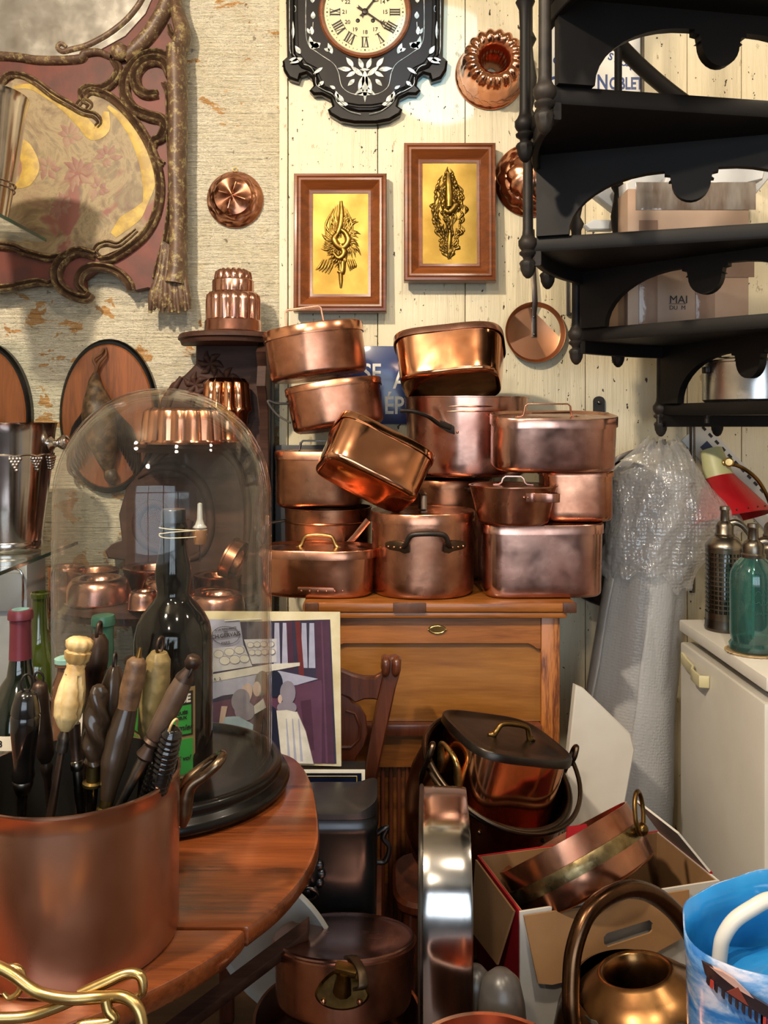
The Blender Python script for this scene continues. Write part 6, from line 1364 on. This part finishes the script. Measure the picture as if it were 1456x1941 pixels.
# ------------------------------------------------------------------ stool, coal bucket with lidded pot
SZ = .345
t = thing('wooden_stool', 'low dark wooden stool under the tilted copper bucket', 'stool', (.155, 2.02, 0))
rs = [ring(.128, .118, 4, z, 48) for z in (SZ-.03,)]+[ring(.135, .125, 4, SZ-.022, 48), ring(.135, .125, 4, SZ-.008, 48), ring(.128, .118, 4, SZ, 48)]
MB().loft(rs, None, 0, True, True).build('seat', MAHOG, t)
for sx in (-1, 1):
    for sy in (-1, 1): MB().tube([(sx*.115, sy*.10, 0), (sx*.10, sy*.09, .2), (sx*.095, sy*.085, SZ-.03)], [.014, .02, .016], 12).build('leg', MAHOG, t)
t = thing('coal_bucket', 'copper coal bucket with iron bail tilted on the stool, holding a lidded pot', 'bucket', (cx(872, 2.0), 2.02, SZ+.058), (R(19), R(19), 0))
BKT = M('bucket_copper', '9a5f3d', '6d3f28', .3, 1, ns=6, rvar=.08, bs=16, bd=.001, bstr=.25)
br_, hb = .187, .250
MB().lathe([(0, .004), (.11, 0), (.128, .006), (.150, .05), (.172, .12), (.177, .17), (.172, .21), (.168, hb), (.165, hb), (.168, .20), (.146, .05), (.11, .012), (0, .008)], 80).dent(.0012, 10, 5).build('body', BKT, t, ang=50)
RIMM = M('dark_bronze_rim', '5f5042', '453a30', .34, 1, ns=12, rvar=.06)
MB().tube([(.170*math.cos(2*PI*i/80), .170*math.sin(2*PI*i/80), hb) for i in range(80)], .0075, 10, closed=True).build('rolled_rim', RIMM, t)
for sx in (-1, 1):
    a = R(205) if sx < 0 else R(25)
    e = MB(); u = Vector((math.cos(a), math.sin(a), 0)); b = u*.175
    e.tube(spline([b+Vector((0, 0, .20)), b+u*.008+Vector((0, 0, .235)), b+u*.010+Vector((0, 0, .27)), b+u*.012+Vector((0, .012, .30)), b+u*.012+Vector((0, .0, .318)), b+u*.012+Vector((0, -.014, .30)), b+u*.012+Vector((0, -.010, .275))], 5), [.003, .007, .006, .006, .006, .006, .005], 8)
    e.build('ear', RIMM, t)
bl_ = []
ua = Vector((math.cos(R(25)), math.sin(R(25)), 0)); va = Vector((ua.y, -ua.x, 0))
for i in range(33):
    p = PI*i/32; d = ua*(-math.cos(p)*.186)+va*(math.sin(p)*.186); bl_.append(d+Vector((0, 0, .285-.024*math.sin(p))))
MB().tube(bl_, .0052, 10).build('bail_handle', RIMM, t)
for a in (-50, -100): MB().sph((.172*math.cos(R(a)), .172*math.sin(R(a)), hb-.03), .005, N=8).build('rivet', RIMM, t)
lp = thing('lidded_pot', 'square copper pot with dark tinned lid and brass handle sitting in the bucket', 'pot', (.210, 1.945, .44), (R(4), R(13), R(20)))
hp_ = .262
body(.108, .108, 4.0, hp_, 1.10, .014, .0028, 80).dent(.001, 12, 9).build('body', COPB, lp, ang=50)
ld = lidm(.124, .124, 4.0, hp_+.004, .014, .004, .002, well=.003).build('lid', M('dark_tinned_lid', '4f4a45', '3d3834', .36, 1, ns=7, rvar=.07), lp, ang=50)
lid_bow(ld, hp_+.004, .080, .030, .0058, 'x', BRASSD, off=(.01, -.01))
for s in (-1, 1):
    MB().tube(spline([(s*.114, -.05, .15), (s*.118, -.045, .18), (s*.132, -.04, .215), (s*.138, .0, .226), (s*.132, .04, .215), (s*.118, .045, .18), (s*.114, .05, .15)], 5), [.006, .010, .006, .0055, .006, .010, .006], 10).build('side_handle', BRASS if s < 0 else IRON, lp)

# ------------------------------------------------------------------ steel drum on edge, round pans on a bench
BZ = .30
t = thing('wooden_bench', 'low dark bench below the round copper pans', 'bench', (-.03, 1.54, 0))
MB().box((0, 0, BZ-.02), (.36, .24, .04), bev=.005).build('seat', DARKW, t)
for sx in (-1, 1):
    for sy in (-1, 1): MB().box((sx*.15, sy*.09, (BZ-.04)/2), (.05, .05, BZ-.04), bev=.004).build('leg', DARKW, t)
t = thing('steel_drum', 'mirror polished steel drum standing on edge beside the round copper pan', 'drum', (cx(845, 1.52), 1.535, BZ))
Rd = .214; wd = .040; N = 120
sec = [(-wd, .97), (-wd, .995), (-wd+.003, 1.0), (-wd*.55, 1.004), (0, 1.006), (wd*.55, 1.004), (wd-.003, 1.0), (wd, .995), (wd, .97)]
rs = []
def shape(a):
    # rounded-square outline of the drum seen from its face
    c, s_ = math.cos(a), math.sin(a); n_ = 3.0; kq = (abs(c)**n_+abs(s_)**n_)**(-1/n_); return Vector((0, c*kq*Rd*.86, s_*kq*Rd+Rd))
for x, f in sec: rs.append([Vector((x, shape(2*PI*i/N).y*f, (shape(2*PI*i/N).z-Rd)*f+Rd)) for i in range(N)])
dm = MB().loft(rs, T(0, 0, 0, 0, 0, R(-3)), 0, True, True); dm.dent(.0012, 8, 6).build('shell', STEEL, t, ang=50)
MB().tube([T(0, 0, 0, 0, 0, R(-3)) @ Vector((-wd-.002, shape(2*PI*i/N).y*1.005, (shape(2*PI*i/N).z-Rd)*1.0+Rd)) for i in range(N)], .004, 8, closed=True).build('edge_seam', TIN, t)
t0 = thing('saute_pan', 'dark copper pan lowest of the two stacked round pans at the bottom', 'pan', (cx(640, 1.49), 1.50, BZ))
body(.135, .135, 2, .078, 1.06, .012).dent(.001, 12, 12).build('body', COPX, t0, ang=50)
MB().strap([(.085, -.112, .06), (.11, -.17, .074), (.17, -.205, .088), (.26, -.22, .092), (.34, -.225, .094)], [.02, .024, .024, .026, .03], .008, (.3, .9, 0)).build('handle', IRON, t0)
tt = thing('saute_pan', 'round copper pan with flat copper lid and brass bracket, uppermost at bottom centre', 'pan', (cx(652, 1.49), 1.495, BZ+.104), (R(-13), 0, 0))
body(.116, .116, 2, .098, 1.06, .012, bead=.002).dent(.001, 12, 14).build('body', COPD, tt, ang=50)
MB().lathe([(0, .006), (.09, .005), (.112, .002), (.119, .004), (.1215, .002), (.1215, -.003), (.112, -.004), (0, 0)], 80, T(0, 0, .101)).dent(.0007, 14, 3).build('lid', COPP, tt, ang=50)
mb = MB(); o = [(.044*math.cos(a)*(1-.25*max(0, math.sin(a))), .024*math.sin(a)*(1.5 if math.sin(a) > 0 else 1)) for a in [2*PI*i/32 for i in range(32)]]
mb.prism(o, -.006, .004, T(.002, -.120, .058), bev=.004); bk = mb.build('handle_plate', BRASSD, tt)
for x, z in ((-.028, .048), (.030, .048), (.002, .064)): MB().sph((x, -.127, z), (.005, .004, .005), N=8).build('rivet', COPD, bk)
mb = MB(); mb.tube(spline([(.002, -.122, .062), (.004, -.132, .080), (.006, -.140, .096)], 5), [.016, .012, .010], 10); mb.box((.008, -.138, .098), (.036, .020, .013), bev=.005, rot=(R(25), R(12), 0)); mb.build('stub_handle', BRASSD, tt)
mb = MB(); mb.strap(spline([(.012, -.108, .106), (.02, -.122, .108), (.032, -.140, .098), (.036, -.150, .080), (.028, -.148, .074)], 4), [.018, .016, .014, .016, .018], .005, (1, .3, 0)); mb.build('lid_lug', M('iron_bronze', '5a4632'), tt)
# copper basin rim at the bottom edge
t = thing('copper_basin', 'wide copper basin whose rim shows at the bottom picture edge', 'basin', (cx(925, 1.22), 1.175, .04))
MB().lathe([(0, .30), (.07, .30), (.10, .36), (.118, .478), (.122, .482), (.115, .482), (.096, .37), (0, .31)], 64).build('bowl', COP, t); MB().lathe([(0, -.04), (.08, -.04), (.07, .02), (.03, .1), (.03, .25), (.07, .30), (0, .3)], 40).build('foot', COPX, t)
# grey rounded bundles beside it
for i, (px, py, D, r_, h_, lb_) in enumerate(((905, 1845, 1.37, .028, .17, 'grey wrapped bundle with rounded top beside the steel drum'), (958, 1855, 1.33, .034, .20, 'grey rounded wrapped bundle, the right one beside the box'))):
    top_ = CZ-(py-HY)/F*D; t = thing('wrapped_bundle', lb_, 'bundle', (cx(px, D), D+.02, 0))
    MB().lathe([(0, 0), (r_*1.25, 0), (r_*1.25, top_*.4), (r_*1.2, top_-.14), (r_*1.05, top_-.05), (r_*.85, top_-.018), (r_*.4, top_-.003), (0, top_)], 40).dent(.006, 12, i+3).build('wrapping', M('grey_plastic', '4f4a46', '3f3b38', .35, ns=30), t, ang=70)
# pale round tray and strut under the table
t = thing('round_tray', 'white round tray leaning in the shadow under the table edge', 'tray', P(520, 1790, 1.62), (R(12), R(-30), R(-35)))
MB().lathe([(0, -.004), (.145, -.004), (.15, .006), (.146, .008), (.14, .0), (0, .0)], 64, T(0, 0, 0, PI/2)).build('tray', M('white_enamel', 'c9c6bf', 'b5b1a8', .3, ns=5), t)
t = thing('wooden_strut', 'dark wooden strut slanting below the white tray', 'strut', P(480, 1850, 1.40)); pa, pb = P(400, 1900, 1.38)-t.location, P(585, 1760, 1.50)-t.location
MB().strap([pa+(pa-pb)*1.3, pa, pb], .035, .02, (0, 1, .3)).build('bar', DARKW, t)
t = thing('black_shade', 'black domed lamp shade on the floor under the table leaf', 'lamp shade', (-.17, .98, 0))
MB().lathe([(.05, .63), (.08, .62), (.12, .56), (.145, .48), (.150, .40), (.146, .40), (.118, .55), (.05, .62)], 64, None).build('shade', M('black_fabric', '0f0e0e', '171515', .6, ns=30), t); MB().lathe([(0, 0), (.09, 0), (.085, .012), (.012, .03), (.012, .62), (.05, .632), (0, .635)], 32).build('stand', BLACKW, t)

# ------------------------------------------------------------------ cardboard box with ring-handled pan
bx = thing('cardboard_box', 'open white and red cardboard box holding a copper pan, lower right', 'box', (.236, 1.51, 0), (0, 0, R(15)))
BWD, BDP, BHT = .40, .205, .55; CRD = M('raw_cardboard', '8f6a45', '7d5b39', .75, ns=6, bs=80, bd=.0006); WPR = M('box_white_print', 'c5c1bb', 'b5b1aa', .5, ns=4); RPR = M('box_red_print', '9a1420', '83101a', .45, ns=4)
def wall(nm, c, d, m_in, m_out): return MB().box(c, d).build(nm, m_out, bx)
wall('front_wall', (BWD/2, .002, BHT/2), (BWD, .004, BHT), CRD, WPR); wall('left_wall', (.002, BDP/2, BHT/2), (.004, BDP-.01, BHT), CRD, RPR); wall('right_wall', (BWD-.002, BDP/2, BHT/2), (.004, BDP-.01, BHT), CRD, WPR); wall('back_wall', (BWD/2, BDP-.002, BHT/2), (BWD, .004, BHT), CRD, RPR)
for nm, c, d in (('front_lining', (BWD/2, .0055, BHT/2), (BWD-.01, .002, BHT-.002)), ('back_lining', (BWD/2, BDP-.0055, BHT/2), (BWD-.01, .002, BHT-.002)), ('left_lining', (.0055, BDP/2, BHT/2), (.002, BDP-.014, BHT-.002)), ('right_lining', (BWD-.0055, BDP/2, BHT/2), (.002, BDP-.014, BHT-.002))): MB().box(c, d).build(nm, CRD, bx)
MB().box((BWD/2, BDP/2, .004), (BWD-.01, BDP-.01, .006)).build('bottom', CRD, bx)
# front flap folded down outside, with hand slot (left open in the mesh)
fx0, fx1, fz = .004, .33, .118
slot = [(.16, -.05), (.245, -.04), (.252, -.047), (.250, -.058), (.245, -.062), (.16, -.073), (.153, -.066), (.153, -.056)]
mb = MB(); tilt = T(0, -.004, BHT-.004, R(-7))
o_ = [(fx0, 0), (fx1, 0), (fx1-.004, -.075), (.20, -.112), (.05, -.118), (.024, -.112)]
oo = [Vector((a, 0, b)) for a, b in spline([Vector((a, b, 0)) for a, b in o_], 1) and o_]
def slot_plate(mb, out, sl, y0, y1, M_):
    # plate with an opening: joined by resampling both loops by angle
    cxs = sum(p[0] for p in sl)/len(sl); czs = sum(p[1] for p in sl)/len(sl); N = 48
    def cast(poly, a):
        dx, dz = math.cos(a), math.sin(a); best = None
        for i in range(len(poly)):
            p, r_ = poly[i], poly[(i+1) % len(poly)]; ex, ez = r_[0]-p[0], r_[1]-p[1]; det = dx*(-ez)+ex*dz
            if abs(det) < 1e-12: continue
            t_ = ((p[0]-cxs)*(-ez)+ex*(p[1]-czs))/det; u_ = (dx*(p[1]-czs)-dz*(p[0]-cxs))/det
            if t_ > 0 and -1e-6 <= u_ <= 1+1e-6: best = t_ if best is None else max(best, t_)
        return (cxs+dx*best, czs+dz*best)
    angs = sorted([2*PI*i/N for i in range(N)]+[math.atan2(p[1]-czs, p[0]-cxs) % (2*PI) for p in list(out)+list(sl)])
    A = [cast(out, a) for a in angs]; B = [cast(sl, a) for a in angs]
    mb.loft([[Vector((p[0], y, p[1])) for p in L_] for L_, y in ((A, y0), (A, y1), (B, y1), (B, y0))], M_, 0, wrap=True)
slot_plate(mb, o_, slot, -.004, .0, tilt); mb.build('front_flap', CRD, bx)
MB().prism([(.19, 0), (BWD-.04, 0), (BWD-.06, .03), (.20, .03)], -.002, .002, T(0, BDP-.001, BHT, R(-25))).build('back_flap', RPR, bx)
MB().prism([(0, 0), (BDP-.02, 0), (BDP-.05, -.11), (.03, -.12)], -.002, .002, T(-.006, BDP-.01, BHT-.003, 0, 0, -PI/2) @ T(0, 0, 0, R(-10))).build('left_flap', CRD, bx)
mb = MB(); mb.prism([(.0, 0), (.17, 0), (.165, .095), (.02, .095)], -.002, .002, T(BWD+.001, .025, BHT, 0, 0, PI/2) @ T(0, 0, 0, R(-38))); rf_ = mb.build('right_flap', WPR, bx)
mb = MB(); mb.strap([(0, 0, 0), (.17, 0, 0)], .006, .005, (0, 0, 1), T(BWD+.001, .025, BHT, 0, 0, PI/2) @ T(0, 0, 0, R(-38)) @ T(0, 0, .002)); mb.build('red_edge', RPR, rf_)
mb = MB(); Mf = T(BWD+.001, .025, BHT, 0, 0, PI/2) @ T(0, 0, 0, R(-38)); 
mb.tube([Mf @ Vector((x, -.003, z)) for x, z in ((.08, .03), (.15, .03), (.156, .036), (.156, .062), (.15, .068), (.08, .068), (.074, .062), (.074, .036))], .0008, 5, closed=True)
for i in range(4): mb.box((.115, -.0025, .037+i*.008), (.06-i*.006, .0006, .0025), Mf)
mb.build('printed_notice', M('grey_print', '55504a', rough=.6), rf_)
mb = MB(); zq = BHT-.05
for i, xq in enumerate((.335, .36, .385)): 
    if i: mb.tube([(xq+.007*math.cos(a), -.001, zq+i*.006+.010*math.sin(a)) for a in [2*PI*j/10 for j in range(8)]], .0013, 5); mb.box((xq, -.001, zq+i*.006-.018), (.010, .0006, .0025))
    else: mb.box((xq, -.001, zq-.002), (.016, .0006, .010))
mb.build('printed_symbols', BLACKP, bx)
pn = thing('banded_pan', 'round copper pan with brass band and ring handle tipped into the cardboard box', 'pan', Vector((.50, 1.640, .535)), (R(-25), R(-29), R(0)))
mb = MB(); mb.lathe([(0, .002), (.132, 0), (.138, .006), (.139, .05), (.139, .098), (.135, .098), (.134, .01), (0, .008)], 80).dent(.0014, 14, 5); 
pn.location = (cx(1095, 1.64), 1.648, CZ-(1628-HY)/F*1.66); mb.v = [v-Vector((0, 0, .05)) for v in mb.v]; mb.build('body', COPD, pn, ang=50)
mb = MB(); mb.lathe([(.139, -.010), (.143, -.012), (.1445, -.004), (.1445, .004), (.143, .012), (.139, .010)], 80); bd_ = mb.build('brass_band', M('worn_brass_band', 'a0906a', '6f5f40', .3, 1, ns=25, rvar=.1, bs=30, bd=.001), pn)
u = Vector((math.cos(R(-28)), math.sin(R(-28)), 0)); b = u*.150
mb = MB(); mb.tube([b+u*.016+Vector((0, 0, .026))+Vector((-u.y, u.x, 0))*(.020*math.cos(a))+Vector((.012, 0, .03))*math.sin(a)*1.05+u*(.004*math.sin(a)) for a in [2*PI*i/28 for i in range(28)]], .0042, 10, closed=True); mb.build('ring_handle', BRASSD, bd_)
mb = MB(); mb.sph(b+u*.004, (.012, .012, .012)); mb.build('lug', BRASSD, bd_)
# copper jug with a tube handle
JX, JY = cx(1240, 1.37), 1.40
t = thing('copper_jug', 'tall brown copper jug with wide mouth and thick hooped handle, lower right', 'jug', (JX, JY, 0))
JUG = M('brown_copper', '8a5f3f', '61402a', .32, 1, ns=7, rvar=.08, bs=14, bd=.001, bstr=.25); jz = CZ-(1838-HY)/F*1.38
Mj = T(0, 0, 0)
MB().lathe([(0, .0), (.115, 0), (.125, .01), (.135, .1), (.140, .25), (.138, jz-.12), (.126, jz-.065), (.106, jz-.028), (.098, jz-.022)], 72, T(.0, 0, 0, R(4), R(-3))).dent(.0015, 9, 3).build('body', JUG, t, ang=50)
Mn = T(0, 0, 0, R(4), R(-3)) @ T(0, 0, jz-.014, R(-10), R(-7))
nk = MB().lathe([(.100, -.045), (.102, -.016), (.103, -.012), (.100, -.006), (.080, .010), (.062, .022), (.058, .026), (.054, .026), (.050, .022), (.050, -.03), (.08, -.08), (.09, -.2), (.0, -.22)], 72, Mn).build('neck', M('worn_brass_copper', '9a7248', '6a4a2e', .3, 1, ns=10, rvar=.08), t, ang=60)
mb = MB(); random.seed(3)
mb.tube([Mn @ Vector(((.100+random.uniform(-.0015, .0015))*math.cos(2*PI*i/60), (.100+random.uniform(-.0015, .0015))*math.sin(2*PI*i/60), -.012+random.uniform(-.003, .003))) for i in range(60)], .0042, 6, closed=True); mb.build('solder_seam', M('solder', '6a6355', '4a4238', .5, .7, ns=40, bs=80, bd=.001), t)
def jp(px, py, D): return P(px, py, D)-t.location
hpts = [jp(1092, 1985, 1.30), jp(1084, 1930, 1.30), jp(1082, 1870, 1.31), jp(1088, 1800, 1.325), jp(1112, 1735, 1.345), jp(1150, 1700, 1.37), jp(1195, 1685, 1.40), jp(1240, 1697, 1.43), jp(1285, 1735, 1.455), jp(1320, 1790, 1.47), jp(1345, 1850, 1.47), jp(1340, 1900, 1.45)]
MB().tube(spline(hpts, 6), [.0155, .0155, .0155, .0155, .0155, .016, .0165, .0165, .016, .0155, .015, .015], 16, flat=.85).build('handle', M('brown_bronze', '6f5138', '4a3424', .28, 1, ns=9, rvar=.07), t)

# ------------------------------------------------------------------ shopping bag
t = thing('shopping_bag', 'glossy blue printed shopping bag with beach pier picture, lower right corner', 'bag', (cx(1500, 1.10), 1.10, .27))
def bag_mat():
    m, nt, out = nodes('printed_plastic'); b = nd(nt, 'ShaderNodeBsdfPrincipled'); nt.links.new(b.outputs[0], out.inputs[0])
    v = coords(nt); s = nd(nt, 'ShaderNodeSeparateXYZ'); nt.links.new(v, s.inputs[0])
    n = noise_n(nt, coords(nt, (6, 6, 14)), 2.5, 6, .6, .4); sky = ramp(nt, n, [(.38, hexc('2f6fb5')), (.5, hexc('6a96c8')), (.6, hexc('b9bfd6')), (.7, hexc('d5cfd8'))])
    ad = nd(nt, 'ShaderNodeMath', operation='MULTIPLY_ADD'); ad.inputs[1].default_value = -.25; nt.links.new(s.outputs['X'], ad.inputs[0]); nt.links.new(s.outputs['Z'], ad.inputs[2])
    sand = ramp(nt, ad.outputs[0], [(.352, (0, 0, 0)), (.356, (1, 1, 1))])
    nt.links.new(mixc(nt, sand, hexc('c2a468'), sky), b.inputs['Base Color']); b.inputs['Roughness'].default_value = .22; b.inputs['Coat Weight'].default_value = .4
    nt.links.new(bump(nt, noise_n(nt, v, 14, 4, .6, .6), .5, .006), b.inputs['Normal']); return m
BAGM = bag_mat(); BLUEB = M('blue_plastic', '1c6fb0', '2f8fd0', .18, ns=6, coat=.4, bs=14, bd=.006)
zt0 = CZ-.27
def bag_rim(i, N, a, b): th = 2*PI*i/N; return Vector((a*math.cos(th), b*math.sin(th), 0))
N = 64; rows = []
ztop_ = [(CZ-(1735-HY)/F*1.08)-.27]
for j in range(15):
    v = j/14; a, b = lerp(.082, .116, v), lerp(.07, .10, v); r = []
    for i in range(N):
        th = 2*PI*i/N; dz = v**3*(.012*math.sin(th)+.012*math.cos(th))
        r.append(Vector((a*math.cos(th)+(.02*v)*math.cos(th), b*math.sin(th), v*.50+dz)))
    rows.append(r)
mb = MB(); mb.loft(rows, None, 0, True, False); mb.dent(.009, 8, 4).dent(.004, 22, 6); ob = mb.build('bag_body', [BAGM, BLUEB], t, ang=70)
so = ob.modifiers.new('thickness', 'SOLIDIFY'); so.thickness = .002; so.offset = -1; so.material_offset = 1
def surf(x, z):  # point on the front of the bag at local x, height z
    v = z/.50; a, b = lerp(.082, .116, v)+.02*v, lerp(.07, .10, v); q_ = max(-1, min(1, x/a)); return Vector((x, -b*math.sqrt(max(0, 1-q_*q_))-.013, z))
kb = 1.02/F
def bq(px, py): return ((px-728)*kb-cx(1500, 1.10), (CZ-(py-HY)*kb)-.27)
mb = MB()
def patch(pts, mi, off=0):
    pts = [bq(*p) for p in pts]; dense = []
    n_ = len(pts); cc = (sum(p[0] for p in pts)/n_, sum(p[1] for p in pts)/n_)
    for i in range(n_): dense += [(lerp(pts[i][0], pts[(i+1) % n_][0], j/4), lerp(pts[i][1], pts[(i+1) % n_][1], j/4)) for j in range(4)]
    o = [surf(*p)-Vector((0, off, 0)) for p in dense]; ins = [surf(lerp(p[0], cc[0], .5), lerp(p[1], cc[1], .5))-Vector((0, off, 0)) for p in dense]; c_ = [surf(*cc)-Vector((0, off, 0))]*len(o)
    mb.loft([o, ins, c_], None, mi); mb.loft([o, [p+Vector((0, .006, 0)) for p in o]], None, mi)
patch([(1355, 1862), (1366, 1858), (1448, 1892), (1448, 1915), (1400, 1900), (1360, 1886)], 0, .0005)
patch([(1362, 1860), (1378, 1856), (1395, 1860), (1424, 1884), (1398, 1877)], 1, .001); patch([(1385, 1892), (1400, 1872), (1416, 1902)], 2, .0015)
for i in range(9): x = 1362+i*9.5; y = 1880+i*4; patch([(x, y), (x+2.2, y), (x+2.2, y+22), (x, y+22)], 0, .0008)
for x, y in ((1366, 1894), (1440, 1922), (1448, 1924)): patch([(x-2, y-8), (x+2, y-8), (x+2, y+9), (x-2, y+9)], 3, .0016)
mb.build('pier_picture', [M('pier_dark', '2a1f24', rough=.4), M('pier_roof', 'c09a90', rough=.4), M('pier_gable', '7a3a30', rough=.4), M('red_figures', 'b03a30', rough=.4)], t)
th_ = MB(); kq = 1.1/F
hb_ = lambda px, py, D: P(px, py, D)-t.location
th_.tube(spline([hb_(1362, 1850, 1.12), hb_(1366, 1800, 1.12), hb_(1372, 1775, 1.12), hb_(1392, 1745, 1.12), hb_(1425, 1722, 1.12), hb_(1460, 1705, 1.12), hb_(1500, 1712, 1.12), hb_(1530, 1760, 1.12), hb_(1535, 1850, 1.12)], 6), .0095, 16); th_.build('tube_handle', M('white_plastic_tube', 'd6d2c8', 'cbc6ba', .35, ns=4), t)
mb = MB(); mb.sph((0, 0, .40), (.105, .082, .05)); mb.dent(.02, 14, 8).dent(.01, 34, 9); mb.build('blue_contents', BLUEB, t, ang=70)
t = thing('wooden_crate', 'low crate on the floor under the shopping bag, below the picture edge', 'crate', (cx(1500, 1.10), 1.10, 0)); MB().box((0, 0, .134), (.26, .24, .268), bev=.004).build('body', DARKW, t)
